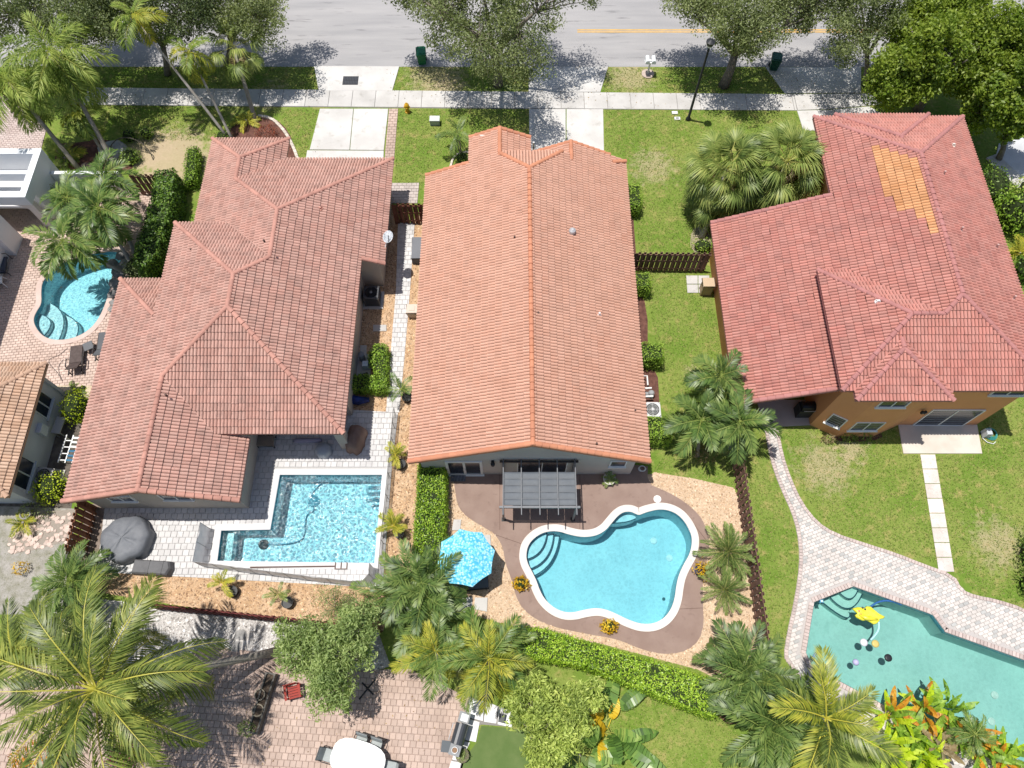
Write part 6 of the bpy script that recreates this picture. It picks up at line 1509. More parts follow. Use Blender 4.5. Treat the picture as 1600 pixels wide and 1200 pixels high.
# edging stones of the front beds
def edging(label, px, m, w=.2, l=.30, smooth=2):
    pts_ = smooth_poly([(P(x, y).x, P(x, y).y) for x, y in px], smooth, False); t = thing('bed_edging', label, 'edging', (pts_[0][0], pts_[0][1], 0))
    brick_line(pts_, False, w, l, m, t, 0.0, 1, 'edging_stone', [200], .12)
EST = mat('edging_stone', (.56, .49, .42), (.62, .56, .49), (.42, .36, .30), rough=.9, scale=3, rnd=.12)
edging('pale stone edging curving round the front mulch bed', [(404, 180), (424, 183), (440, 196), (452, 212), (462, 232), (467, 246)], EST)
edging('pale edging round the small palm bed before the salmon gable', [(702, 262), (706, 248), (716, 240), (730, 237), (740, 240)], EST, .15, .3)
edging('grey edging at the foot of the pale palm trunk by the orange house', [(1100, 340), (1094, 352), (1096, 368), (1104, 378)], EST, .14, .3, 1)

# ------------------------------------------------------------------ between the houses
ACG = mat('grey_metal', (.30, .31, .32), (.26, .27, .28), rough=.5); ACW = mat('pale_metal', (.62, .63, .64), rough=.5)
def ac(label, px, s_, h, m, rz=0.0, z=.08):
    t = thing('air_conditioner', label, 'air conditioner', P(*px), None, rz); w = s_ / 2
    MB().box((0, 0, z / 2), (s_ + .3, s_ + .3, z)).build('pad', CONC, t, True)
    MB().box((0, 0, z + h / 2), (s_ - .04, s_ - .04, h)).build('coil', mat('coil_dark', (.06, .063, .07), rough=.6), t, True)
    for k in range(9): MB().box((0, 0, z + .06 + k * (h - .12) / 8), (s_, s_, .02)).build('louvre', m, t, True)
    for a in (-1, 1):
        for b_ in (-1, 1): MB().box((a * (w - .03), b_ * (w - .03), z + h / 2), (.07, .07, h)).build('corner_post', m, t, True)
    tp = MB(); n = 20; v = []
    for r_, zz in ((.42 * s_, z + h + .05), (.42 * s_, z + h + .012)): v += [(r_ * math.cos(6.2832 * i / n), r_ * math.sin(6.2832 * i / n), zz) for i in range(n)]
    sq = []
    for i in range(n):
        c_, q = math.cos(6.2832 * i / n), math.sin(6.2832 * i / n); e = w / max(abs(c_), abs(q)); sq.append((c_ * e, q * e, z + h + .03))
    v += sq; tp.add(v, [(i, (i + 1) % n, n + (i + 1) % n, n + i) for i in range(n)] + [(2 * n + i, 2 * n + (i + 1) % n, (i + 1) % n, i) for i in range(n)]); tp.build('top_panel', m, t, True)
    MB().lathe([(.40 * s_, 0), (.02, .0)], (0, 0, z + h + .004), 20).build('fan_well', DARK, t, True)
    for k in range(4): MB().box((0, 0, 0), (.36 * s_, .10 * s_, .012)).add([], []).build('fan_blade', m if k < 0 else DARK, t, True).matrix_basis = Matrix.Rotation(k * math.pi / 2, 4, 'Z') @ Matrix.Translation((.2 * s_, 0, z + h + .02)) @ Matrix.Rotation(.3, 4, 'X')
    g = MB()
    for r_ in (.12, .22, .32): g.lathe([(r_ * s_, 0), (r_ * s_ + .012, .006), (r_ * s_ + .024, 0)], (0, 0, z + h + .045), 20)
    g.box((0, 0, z + h + .05), (.82 * s_, .014, .012)); g.box((0, 0, z + h + .052), (.014, .82 * s_, .012)); g.build('fan_guard', m, t, True)
    MB().lathe([(.09 * s_, 0), (.09 * s_, .03), (.04, .05)], (0, 0, z + h + .045), 12).build('motor_cap', m if m is ACW else ACG, t, True)
    return t
ac('dark grey air conditioner in the notch of the terracotta house', (584, 470), .84, .8, mat('charcoal_metal', (.085, .088, .095), rough=.5))
ac('pale air conditioner tucked beside the right eave of the salmon roof', (1016, 648), .82, .62, ACW)
ac('grey air conditioner between the blue grey house and the lime shrubs', (80, 750), .85, .62, mat('warm_grey_metal', (.34, .33, .32), rough=.5), -.12)
# satellite dish on the eave
d0 = P(607, 371, 3.25); t = thing('satellite_dish', 'white satellite dish at the right eave of the terracotta roof', 'satellite dish', (d0.x - .1, d0.y - .25, 2.7))
ds = MB(); prof = [(.001, 0), (.16, .02), (.30, .06), (.42, .12)]; ds.lathe(prof, (0, 0, 0), 20); ds.lathe([(.43, .12), (.31, .055), (.001, -.02)], (0, 0, 0), 20)
o = ds.build('dish', mat('dish_white', (.70, .73, .76), rough=.5), t, True, False); o.matrix_basis = Matrix.Translation((.1, .25, .55)) @ Matrix.Rotation(-.22, 4, 'Y') @ Matrix.Rotation(.12, 4, 'X') @ Matrix.Diagonal((.68, .85, .8, 1))
MB().tube([(-.15, -.1, 0), (-.05, .05, .3), (.08, .22, .52)], .03, 6).build('mast', TRIMW, t, True); MB().tube([(.1, -.12, .5), (.15, -.02, .75), (.16, .1, .95)], .02, 6).build('feed_arm', DARK, t, True)
# deck box, bin, slabs
b = P(651, 415); t = thing('deck_box', 'dark grey deck box beside the left eave of the salmon roof', 'storage box', (P(651, 395).x + .12, P(651, 395).y - .1, 0))
MB().box((0, 0, .3), (.62, 1.45, .6), bev=.02).build('body', mat('slate_plastic', (.10, .105, .12), rough=.6), t, True); MB().box((0, 0, .63), (.68, 1.52, .07), bev=.03).build('lid', mat('slate_lid', (.17, .18, .20), (.15, .16, .18), rough=.55), t, True)
t = thing('planter', 'beige square bin beside the paver walk at the salmon roof', 'bin', P(646, 492))
v = []
for z, w in ((0, .24), (.62, .31)): v += [(-w, -w * .9, z), (w, -w * .9, z), (w, w * .9, z), (-w, w * .9, z)]
BEI = mat('beige_plastic', (.50, .40, .31), (.46, .37, .29), rough=.6)
MB().add(v, [(0, 1, 5, 4), (1, 2, 6, 5), (2, 3, 7, 6), (3, 0, 4, 7), (3, 2, 1, 0)]).build('body', BEI, t, True); MB().box((0, 0, .66), (.70, .64, .10), bev=.05).box((0, 0, .71), (.34, .3, .05), bev=.02).build('lid', mat('pale_beige', (.60, .51, .43), rough=.6), t, True)
# pool equipment pad of the terracotta house
b = P(569, 578); t = thing('pool_equipment', 'pool pump and filter on a pad inside the green shrubs by the terracotta wall', 'pool equipment', b)
MB().box((0, -.05, .05), (.75, 1.9, .1)).build('pad', CONC, t, True)
MB().box((.15, .1, .35), (.36, .36, .5), bev=.03).build('heater', mat('pale_blue_metal', (.50, .58, .66), rough=.5), t, True)
mb = MB(); mb.tube([(-.1, -.55, .3), (.3, -.4, .3)], .13, 12); mb.lathe([(.12, .1), (.12, .42), (.05, .47)], (-.12, -.55, 0), 12); mb.build('pump', DARK, t, True)
mb = MB()
for k in range(3): mb.tube([(-.35 + .22 * k, -.8, .1), (-.35 + .22 * k, -.8, .45), (-.25 + .22 * k, -.8, .5)], .035, 8)
mb.build('pipe', TRIMW, t, True); MB().lathe([(.17, .1), (.17, .7), (.05, .8)], (-.1, .6, 0), 14).build('filter', mat('filter_grey', (.24, .25, .27), rough=.5), t, True)
b = P(556, 628); t = thing('tarp_bundle', 'dark blue tarp bundle against the terracotta house wall', 'tarp', b)
mb = MB(); mb.tube([(-.75, .0, .22), (-.3, .05, .27), (.2, -.03, .25), (.75, .05, .2)], [.18, .26, .24, .12], 10); mb.build('tarp', mat('blue_tarp', (.015, .04, .22), (.01, .02, .08), rough=.5, scale=4), t, True, True)
# equipment beside the salmon house
b = P(1012, 616); t = thing('pool_equipment', 'white pool pipes and pump beside the salmon roof above its air conditioner', 'pool equipment', b)
mb = MB(); mb.tube([(-.3, -.35, .15), (-.3, -.35, .5), (.15, -.35, .55), (.15, -.35, .2)], .05, 8); mb.tube([(-.3, .1, .15), (-.3, .1, .55), (.12, .1, .6)], .05, 8); mb.tube([(-.35, .85, .5), (-.05, .85, .5), (-.05, .3, .5)], .045, 8); mb.build('pipe', TRIMW, t, True)
mb = MB(); mb.lathe([(.16, 0), (.16, .45), (.1, .52)], (.12, -.1, 0), 14); mb.tube([(-.2, -.1, .25), (.2, -.1, .25)], .12, 10); mb.build('pump', ACG, t, True)
b = P(990, 606); MB().box((P(992, 575).x, P(992, 575).y, .6), (.4, .9, 1.1)).build('cabinet', ACG, t)
# covered grill, beach umbrella etc under the eave of the terracotta house
def drape(name, label, cat, c, prof, m, sq=1.0, n=26, amp=.05, seed=1, rz=0.0, sy=1.0, part='cover', folds=7, lift=None):
    """fabric cover: a draped lathe with folds, squared off by sq"""
    rg = random.Random(seed); t = thing(name, label, cat, c, None, rz); v = []; f = []
    ph = [rg.uniform(0, 6.28) for _ in range(4)]
    for j, (r_, z) in enumerate(prof):
        for i in range(n):
            a = 6.2832 * i / n; cs, sn = math.cos(a), math.sin(a); e = 1 / (abs(cs) ** sq + abs(sn) ** sq) ** (1 / sq)
            k_ = 1 + amp * (1 - z / max(.01, prof[-1][1]) * .6) * (math.sin(folds * a + ph[0]) + .5 * math.sin((folds + 5) * a + ph[1] + z * 3))
            v.append((r_ * e * cs * k_, r_ * e * sn * sy * k_, z + amp * .35 * math.sin(3 * a + ph[2]) * (r_ > .05) + (lift(cs, sn, r_) if lift else 0)))
    for j in range(len(prof) - 1):
        for i in range(n): f.append((j * n + i, j * n + (i + 1) % n, (j + 1) * n + (i + 1) % n, (j + 1) * n + i))
    f.append(tuple((len(prof) - 1) * n + i for i in range(n)))
    MB().add(v, f).build(part, m, t, True, True); return t
BRC = mat('brown_cover', (.215, .135, .105), (.25, .165, .13), rough=.8, scale=3, fine=.08); GRC = mat('charcoal_cover', (.135, .145, .165), (.17, .18, .20), rough=.6, scale=3, fine=.08, spec=.4); GRC2 = mat('grey_cover', (.115, .115, .120), (.14, .14, .145), rough=.75, scale=3, fine=.08)
drape('covered_grill', 'barbecue under a brown cover at the corner of the terracotta house', 'grill', P(558, 690), [(.72, .02), (.66, .5), (.60, .85), (.42, 1.02), (.15, 1.12), (.02, 1.13)], BRC, 5, 28, .05, 3, 1.35, .62)
drape('covered_chair', 'round seat under a pale grey cover beside the house column', 'covered seat', P(507, 706), [(.42, .02), (.40, .35), (.30, .55), (.05, .62)], mat('silver_cover', (.36, .38, .42), (.42, .44, .47), rough=.6), 2, 26, .06, 5, 0, 1.0)
t = thing('pool_float', 'long lilac pool float lying under the eave of the terracotta house', 'pool float', P(482, 690)); MB().tube([(-.75, 0, .14), (-.6, 0, .14), (.6, .02, .14), (.72, .02, .14)], [.06, .13, .13, .06], 10).build('tube', mat('lilac_foam', (.36, .33, .42), rough=.6), t, True, True)
b = P(418, 693); t = thing('garden_bench', 'cushioned bench in the shade under the terracotta eave', 'bench', b)
MB().box((0, 0, .38), (.95, .6, .12), bev=.04).build('seat', mat('taupe_cushion', (.30, .25, .20), rough=.9), t, True); MB().box((0, .32, .65), (.95, .12, .5), bev=.04).build('backrest', MATS['taupe_cushion'], t, True)
for a in (-.42, .42):
    for c_ in (-.25, .3): MB().box((a, c_, .17), (.06, .06, .34)).build('leg', DARK, t, True)
# things on the white patio
def rib(cs, sn, r_): return .05 * max(0, 1 - abs(cs * .72 - sn * .70) * 5) * (r_ < 1.0) * 1.6 + .06 * max(0, 1 - abs(cs * .6 + sn * .8) * 5) * (r_ < .9)
drape('covered_table', 'round table under a charcoal cover near the terracotta wall', 'covered table', P(204, 846), [(1.16, .06), (1.18, .35), (1.13, .66), (1.05, .76), (.8, .82), (.5, .86), (.2, .88), (.02, .90)], GRC, 2.3, 40, .05, 7, .3, .94, lift=rib)
t = thing('covered_bench', 'low bench under a dark grey cover at the lower patio edge', 'covered bench', P(243, 889), None, -.06)
mb = MB(); v = []
for z, w, d in ((.03, .95, .36), (.42, .90, .33), (.52, .84, .27)): v += [(-w, -d, z), (w - .1, -d, z), (w, 0, z - .02 * (z > .3)), (w - .1, d, z), (-w, d, z)]
mb.add(v, [(l + i, l + (i + 1) % 5, l + 5 + (i + 1) % 5, l + 5 + i) for l in (0, 5) for i in range(5)] + [tuple(range(10, 15))]); mb.build('cover', GRC2, t, True)
for x in (-.1, .55): MB().bar((x, -.34, .5), (x, .34, .5), .015, .06).build('strap', DARK, t, True)
a = P(392, 887); b = P(524, 886); t = thing('shadow_bar', 'long brown bar along the white coping, standing in for a handrail shadow', 'pole', a); MB().tube([(a.x, a.y, .1), (b.x, b.y + .02, .1)], .035, 8).build('pole', mat('shadow_bronze', (.13, .085, .07), rough=.5), t)  # bar put in for a dark shadow line along the coping
a = P(533, 884); t = thing('shadow_frame', 'small bronze frame on the coping, standing in for a ladder shadow', 'ladder', a)  # frame of bars put in for a ladder shadow on the coping
for dx in (-.26, .02, .30): MB().bar((a.x + dx, a.y - .17, .11), (a.x + dx, a.y + .15, .11), .045, .05).build('frame_bar', MATS['shadow_bronze'], t)
for dy in (-.17,): MB().bar((a.x - .28, a.y + dy, .12), (a.x + .32, a.y + dy, .12), .04, .05).build('side_rail', MATS['shadow_bronze'], t)

# ------------------------------------------------------------------ pool deck of the salmon house
PW = mat('dove_grey_metal', (.17, .18, .195), rough=.45)
z_ = 2.38; A = P(784, 794, z_); B = P(903, 795, z_); C_ = P(898, 717, z_); D = P(787, 715, z_)
t = thing('pergola', 'metal pergola with a pleated grey canopy against the salmon house', 'pergola', (A.x, A.y, 0))
x0, x1, y0_, y1_ = A.x + .06, B.x - .06, A.y, min(C_.y, 11.28)
for x in (x0, x1):
    MB().box((x, y0_ + .06, z_ / 2 - .07), (.10, .10, z_ - .14)).build('post', mat('charcoal_post', (.16, .165, .175), rough=.5), t); MB().box((x, y0_ + .06, .02), (.2, .2, .04)).build('foot_plate', DARK, t)
    MB().box((x, y1_ - .02, z_ / 2 - .07), (.10, .10, z_ - .14)).build('post', MATS['charcoal_post'], t)
MB().box(((x0 + x1) / 2, y0_ + .06, z_ - .06), (x1 - x0 + .35, .09, .13)).build('beam', PW, t); MB().box(((x0 + x1) / 2, y1_, z_ - .06), (x1 - x0 + .35, .09, .13)).build('beam', DARK, t)
nb = 4; W_ = (x1 - x0) / nb
for i in range(nb + 1):
    x = x0 + i * W_; MB().box((x, (y0_ + y1_) / 2 - .12, z_ + .045), (.04, y1_ - y0_ + .42, .10)).build('rafter', PW, t)
CAN = mat('canopy_grey', (.135, .15, .168), (.155, .17, .188), rough=.85, scale=2, fine=.05)
for i in range(nb):
    v = []; f = []; ny = 40; xa = x0 + i * W_ + .022; xb = xa + W_ - .044
    for j in range(ny + 1):
        q = j / ny; y = y0_ + .12 + (y1_ - .55 - y0_ - .12) * q; s_ = abs(math.sin(math.pi * q * 5)) ** .4; z = z_ - .06 + .07 * (1 - s_) * .9 + (.03 if j in (0, ny) else 0)
        for m_ in range(3): v.append((xa + (xb - xa) * m_ / 2, y, z - (.02 if m_ == 1 else 0) + .008 * math.sin(i * 2.1 + j * .7 + m_)))
    for j in range(ny):
        for m_ in range(2): f.append((j * 3 + m_, j * 3 + m_ + 1, j * 3 + m_ + 4, j * 3 + m_ + 3))
    MB().add(v, f).build('canopy', CAN, t, False, True)
for j in range(1, 5):
    y = y0_ + .12 + (y1_ - .55 - y0_ - .12) * j / 5; MB().box(((x0 + x1) / 2, y, z_ + .012), (x1 - x0, .022, .022)).build('canopy_rod', mat('canopy_rod', (.14, .15, .165), rough=.5), t)
# umbrella over the day bed
def umb_mat():
    m = bpy.data.materials.new('blue_patterned_fabric'); m.use_nodes = True; nt = m.node_tree; b = nt.nodes['Principled BSDF']
    pos = nt.nodes.new('ShaderNodeNewGeometry').outputs['Position']
    vo = nt.nodes.new('ShaderNodeTexVoronoi'); vo.inputs['Scale'].default_value = 9.0; nt.links.new(pos, vo.inputs['Vector'])
    c = _mix(nt, _ramp(nt, vo.outputs['Distance'], .10, .62), (.55, .82, .88), (.06, .42, .62))
    c = _mix(nt, _ramp(nt, _noise(nt, pos, 4.5, 4, .7), .50, .62), c, (.20, .64, .78))
    c = _mix(nt, _ramp(nt, _noise(nt, pos, 8, 3, .7), .60, .70), c, (.70, .88, .92))
    nt.links.new(c, b.inputs['Base Color']); b.inputs['Roughness'].default_value = .8; return m
UM = umb_mat(); uc = P(728, 870, 2.4); t = thing('parasol', 'turquoise patterned parasol on the cream gravel beside the clipped hedge', 'parasol', (uc.x, uc.y, 0))
Ru = 1.30; ap = Vector((uc.x, uc.y, 2.72)); n8 = 8
for i in range(n8):
    a0_ = 6.2832 * (i + .3) / n8; a1_ = 6.2832 * (i + 1.3) / n8; v = []; f = []
    for j in range(6):
        q = j / 5
        for m_ in range(5):
            a = a0_ + (a1_ - a0_) * m_ / 4; ed = 1 - (.035) * math.sin(math.pi * m_ / 4); rr = Ru * q * ed * (math.cos(math.pi / n8) / math.cos(a - (a0_ + a1_) / 2)) * 1.04
            v.append((uc.x + rr * math.cos(a), uc.y + rr * math.sin(a), 2.72 - .46 * q ** 1.25 - .05 * math.sin(math.pi * m_ / 4) * q))
    for j in range(5):
        for m_ in range(4): f.append((j * 5 + m_, (j + 1) * 5 + m_, (j + 1) * 5 + m_ + 1, j * 5 + m_ + 1))
    MB().add(v, f).build('canopy_panel', UM, t, False, True)
    MB().tube([ap - Vector((0, 0, .04)), (uc.x + Ru * math.cos(a0_), uc.y + Ru * math.sin(a0_), 2.235)], .012, 5).build('rib', DARK, t)
MB().tube([(uc.x, uc.y, .05), (uc.x, uc.y, 2.8)], .025, 8).build('pole', PW, t); MB().lathe([(.3, .02), (.3, .08), (.06, .14)], (uc.x, uc.y, 0), 16).build('base', DARK, t); MB().lathe([(.03, 0), (.04, .04), (.005, .1)], (uc.x, uc.y, 2.72), 8).build('finial', UM, t)
def lounger(label, px, rz, fm, cm, L=1.95, w=.68, back=.5, wheels=False, group=None, px_z=0.0, arms=False):
    t = thing('sun_lounger', label, 'sun lounger', P(*px, 0), group, rz)
    for s_ in (-1, 1): MB().box((s_ * w / 2, 0, .30), (.05, L, .06)).build('side_rail', fm, t, True)
    for sx in (-1, 1):
        for sy in (-1, 1): MB().box((sx * (w / 2 - .03), sy * (L / 2 - .15), .145), (.05, .05, .29)).build('leg', fm, t, True)
    sl = L * .62; n = int(sl / .12)
    MB().box((0, -L / 2 + sl / 2, .345), (w - .04, sl, .05), bev=.02).build('seat', cm, t, True)
    bl = L - sl; hz = bl * math.sin(back); o = MB(); o.box((0, 0, 0), (w - .04, bl, .05), bev=.02); q = o.build('backrest', cm, t, True)
    q.matrix_basis = Matrix.Translation((0, L / 2 - bl + bl / 2 * math.cos(back), .345 + hz / 2)) @ Matrix.Rotation(back, 4, 'X')
    if arms:
        for s_ in (-1, 1): MB().tube([(s_ * (w / 2 + .06), -.1, .32), (s_ * (w / 2 + .08), .0, .52), (s_ * (w / 2 + .08), .45, .52), (s_ * (w / 2 + .06), .55, .32)], .03, 6).build('armrest', fm, t, True)
    if wheels:
        for s_ in (-1, 1): MB().tube([(s_ * (w / 2 + .03), L / 2 - .3, .13), (s_ * (w / 2 + .07), L / 2 - .3, .13)], .13, 12).build('wheel', DARK, t, True)
    return t
WICK = mat('brown_wicker', (.075, .055, .05), (.10, .075, .07), rough=.7, scale=6, fine=.25, fscale=40); WICKD = mat('dark_wicker', (.05, .045, .045), (.07, .06, .06), rough=.7, scale=6, fine=.2)
SLATE = mat('slate_sling', (.095, .105, .125), (.12, .13, .15), rough=.7)
lounger('dark grey day bed in the shade of the turquoise parasol', (736, 912), math.pi / 2 + .1, DARK, SLATE, 1.7, .7, .15)
lounger('brown wicker sun lounger at the lower edge of the pool terrace', (124, 566), 3.3, WICKD, WICK, 1.75, .68, .6, False, None, 0, True)
lounger('brown wicker sun lounger half hidden by the terracotta eave', (166, 545), 3.25, WICKD, mat('slate_wicker', (.095, .10, .11), (.115, .12, .13), rough=.7), 1.75, .66, .6, False, None, 0, True)
t = thing('side_table', 'small dark side table between the two wicker loungers', 'table', P(144, 546), None, .5)
MB().box((0, 0, .42), (.5, .5, .04)).build('table_top', mat('slate_top', (.12, .125, .135), rough=.5), t, True)
for a in (-1, 1):
    for c_ in (-1, 1): MB().box((a * .2, c_ * .2, .2), (.04, .04, .4)).build('leg', DARK, t, True)
p0 = P(103, 548); MB_ = MB(); pts_ = smooth_poly([(P(x, y).x, P(x, y).y) for x, y in ((106, 545), (92, 557), (80, 560), (76, 566), (84, 576), (92, 584), (100, 600), (90, 575), (100, 562))], 2, False)
MB_.tube([(x, y, .05) for x, y in pts_], .018, 5); tag(MB_.build('garden_hose', mat('grey_hose', (.16, .13, .12), rough=.6)), 'thin dark hose looped on the pool terrace beside the wicker lounger', 'hose')
t = thing('garden_sofa', 'dark framed garden chair at the white house wall, cut by the left edge', 'chair', P(8, 420), None, .2)
MB().box((0, 0, .36), (.62, 1.1, .14), bev=.04).build('seat', mat('navy_cushion', (.06, .07, .10), rough=.8), t, True); MB().box((-.3, 0, .62), (.12, 1.1, .5), bev=.04).build('backrest', MATS['navy_cushion'], t, True)
for s_ in (-1, 1): MB().tube([(-.3, s_ * .58, .05), (-.3, s_ * .58, .75), (.35, s_ * .58, .6), (.4, s_ * .58, .05)], .025, 6).build('armrest', DARK, t, True)
t = thing('garden_chair', 'white plastic chair on the shaded terrace at the left edge', 'chair', P(4, 445), None, .3)
MB().box((0, 0, .42), (.5, .5, .05), bev=.02).build('seat', TRIMW, t, True); MB().box((-.24, 0, .68), (.05, .5, .5), bev=.02).build('backrest', TRIMW, t, True)
for a in (-1, 1):
    for c_ in (-1, 1): MB().bar((a * .22, c_ * .22, .4), (a * .3, c_ * .3, 0), .05).build('leg', TRIMW, t, True)
mt = thing('doormat', 'grey patterned doormat before the french doors', 'doormat', (P(716, 745).x, P(716, 745).y, 0.02))
MB().box((0, 0, .012), (.75, .5, .02)).build('mat', mat('grey_mat', (.17, .18, .21), (.12, .125, .15), rough=.95, scale=9), mt, True)
for k in range(5): MB().bar((-.36 + .16 * k, -.24, .024), (-.28 + .16 * k, .24, .024), .015, .004).build('stripe', mat('mat_stripe', (.30, .31, .34), rough=.95), mt, True)
c = P(1003, 733); t = thing('hose_reel', 'white hose coil at the shaded corner of the salmon house', 'hose', c)
for k in range(4): MB().tube([(.20 * math.cos(a_ / 3) * (1 - .1 * k), .14 * math.sin(a_ / 3), .05 + .03 * k) for a_ in range(0, 20)], .018, 5).build('coil', TRIMW, t, True)
# boulders round the kidney shaped pool, grey dome in the front bed
BOUL = mat('grey_boulder', (.24, .235, .23), (.34, .33, .32), (.13, .12, .11), rough=.95, scale=3, fine=.2, bump=.8, bscale=14)
def boulder(label, px, r, group=None, m=BOUL, z=0.0, name='boulder', cat='rock', sz=.7):
    rg = random.Random(px[0] * 3 + px[1]); b = P(*px); mb = MB(); v = []; n = 10; pr = [(.75, 0), (1.0, .3), (.85, .7), (.45, .95), (.02, 1.0)]
    for (q, zz) in pr:
        for i in range(n): k_ = 1 + rg.uniform(-.16, .16); v.append((b.x + r * q * k_ * math.cos(6.2832 * i / n), b.y + r * q * k_ * .85 * math.sin(6.2832 * i / n), z + r * sz * zz * rg.uniform(.92, 1.08)))
    mb.add(v, [(j * n + i, j * n + (i + 1) % n, (j + 1) * n + (i + 1) % n, (j + 1) * n + i) for j in range(4) for i in range(n)]); tag(mb.build(name, m), label, cat, group)
for (x, y, r_, lb) in ((176, 414, .40, 'grey boulder at the pool rim, second from the top of the pile'), (186, 425, .45, 'large grey boulder in the upper middle of the poolside pile'), (180, 443, .38, 'grey boulder at the very rim in the middle of the poolside pile'), (189, 456, .42, 'grey boulder touching the small terracotta hip roof corner'), (176, 462, .30, 'small grey boulder at the rim below the middle of the poolside pile'), (182, 474, .36, 'grey boulder just below the roof corner in the poolside pile'), (196, 440, .35, 'grey boulder behind the pile towards the tall hedge'), (200, 415, .5, 'largest grey boulder at the foot of the palm trunks by the pool'), (176, 484, .25, 'smallest and lowest grey boulder of the poolside pile'), (192, 400, .4, 'topmost grey boulder of the poolside pile')):
    boulder(lb, (x, y), r_, 'boulders piled beside the kidney shaped pool')
boulder('pale grey boulder between the palm trunk and the dry yard', (178, 238), .95, None, mat('pale_boulder', (.34, .34, .345), (.44, .44, .45), (.22, .21, .2), rough=.9, scale=2.5, bump=.6, bscale=12), sz=.6)
t = thing('arched_trellis', 'thin dark hoop arching over the pale boulder', 'trellis', P(202, 250)); MB().tube([(-1.2 + 1.35 * (1 - math.cos(math.pi * i / 12)) , .75 * math.sin(math.pi * i / 12), 1.15 * math.sin(math.pi * i / 12)) for i in range(13)], .03, 6).build('hoop', mat('brown_iron', (.09, .08, .065), rough=.8), t, True)
for (x, y, r_, lb) in ((96, 236, .3, 'small brown rock in the bed beside the white parapet'), (136, 262, .35, 'dark rock in the bed before the white garden wall'), (152, 258, .25, 'small dark rock beside the larger one before the white garden wall'), (100, 258, .28, 'dark rock nearest the white house in the bed')):
    boulder(lb, (x, y), r_, None, mat('brown_rock', (.16, .12, .10), (.24, .19, .16), rough=.95, scale=3, bump=.6, bscale=14))
# clutter beside the grey house
t = thing('folding_lounger', 'white framed folding lounger with blue webbing stored by the grey house', 'lounger', P(116, 706), None, -.05)
for s_ in (-.36, 0, .36): MB().bar((s_, -.75, .45), (s_, .75, .45), .06, .05).build('side_rail', TRIMW, t, True)
for k in range(6): MB().box((.18, -.6 + k * .24, .47), (.34, .10, .02)).build('webbing', mat('blue_webbing', (.04, .15, .26), rough=.7) if k < 3 else TRIMW, t, True)
for k in range(4): MB().bar((-.36, -.6 + .35 * k, .42), (0, -.6 + .35 * k, .42), .05, .04).build('cross_bar', TRIMW, t, True)
for a in (-.36, .36):
    for c_ in (-.6, .6): MB().box((a, c_, .2), (.05, .05, .4)).build('leg', TRIMW, t, True)
t = thing('washing_sink', 'grey slab table against the wall between the two windows of the grey house', 'table', P(103, 672), None, -.1); MB().box((0, 0, .7), (.5, .95, .06), bev=.02).build('table_top', mat('stone_grey', (.34, .34, .33), rough=.8), t, True)
for a in (-.2, .2):
    for c_ in (-.4, .4): MB().box((a, c_, .33), (.05, .05, .66)).build('leg', ACG, t, True)
t = thing('flower_pot', 'round grey pot at the lower corner of the grey house', 'pot', P(46, 806)); MB().lathe([(.18, 0), (.25, .36), (.28, .38), (.22, .38), (.2, .3), (.001, .28)], (0, 0, 0), 16).build('pot', mat('grey_clay', (.30, .29, .27), (.24, .23, .22), rough=.9), t, True)
t = thing('timber_edge', 'dark timber edging beside the short orange brown fence', 'edging', P(112, 850)); a = P(118, 838); b = P(94, 905); MB().bar((a.x, a.y, .1), (b.x, b.y, .1), .10, .2).build('board', mat('weathered_timber', (.10, .10, .09), (.30, .29, .26), rough=.9, scale=2), t)

# ------------------------------------------------------------------ right yard
t = thing('utility_cabinet', 'tan stone cabinet with a flat lid at the orange wall', 'cabinet', P(1101, 458))
TANS = mat('tan_stone', (.46, .34, .22), (.40, .29, .19), rough=.9, scale=3, fine=.1)
MB().box((0, .05, .5), (.62, .5, 1.0), bev=.03).build('body', TANS, t, True); MB().box((0, .05, 1.04), (.74, .62, .09), bev=.03).build('lid', mat('tan_lid', (.52, .40, .27), rough=.9, scale=3), t, True)
t = thing('barbecue', 'black barbecue in the shade of the covered patio', 'grill', P(1255, 646)); MB().box((0, 0, .5), (1.0, .55, .85)).build('cabinet', DARK, t, True); MB().tube([(-.45, 0, .98), (.45, 0, .98)], .26, 12).build('lid', mat('black_enamel', (.012, .012, .013), rough=.3), t, True); MB().bar((-.35, -.3, 1.0), (.35, -.3, 1.0), .03).build('handle', GALV, t, True)
t = thing('hose_cart', 'white hose cart with a coiled green hose at the orange house corner', 'hose cart', P(1541, 680))
MB().box((-.15, 0, .3), (.35, .4, .5), bev=.04).build('cart', mat('cart_grey', (.50, .53, .54), rough=.5), t, True)
mb = MB()
for k in range(5): mb.tube([(.22 + (.32 - .03 * k) * math.cos(a_ / 3), (.34 - .03 * k) * math.sin(a_ / 3) + .05, .06 + .03 * k) for a_ in range(0, 20)], .022, 5)
mb.build('hose', mat('green_hose', (.05, .28, .24), rough=.5), t, True); MB().tube([(-.3, -.2, .1), (-.1, -.42, .08), (.2, -.5, .06), (.35, -.38, .06)], .02, 5).build('hose', TRIMW, t, True)
for (x, y, rr, lb) in ((1292, 688, .35, 'dry little plant in the bed at the orange bay wall'), (1345, 686, .45, 'small spiky plant under the bay window'), (1322, 687, .4, 'small dark plant in the shade of the bay')):
    shrub(lb, (x, y), (rr, rr * .7, rr), F_DRY if x < 1300 else F_HEDGD, 160, .14, core=False, aspect=.3)
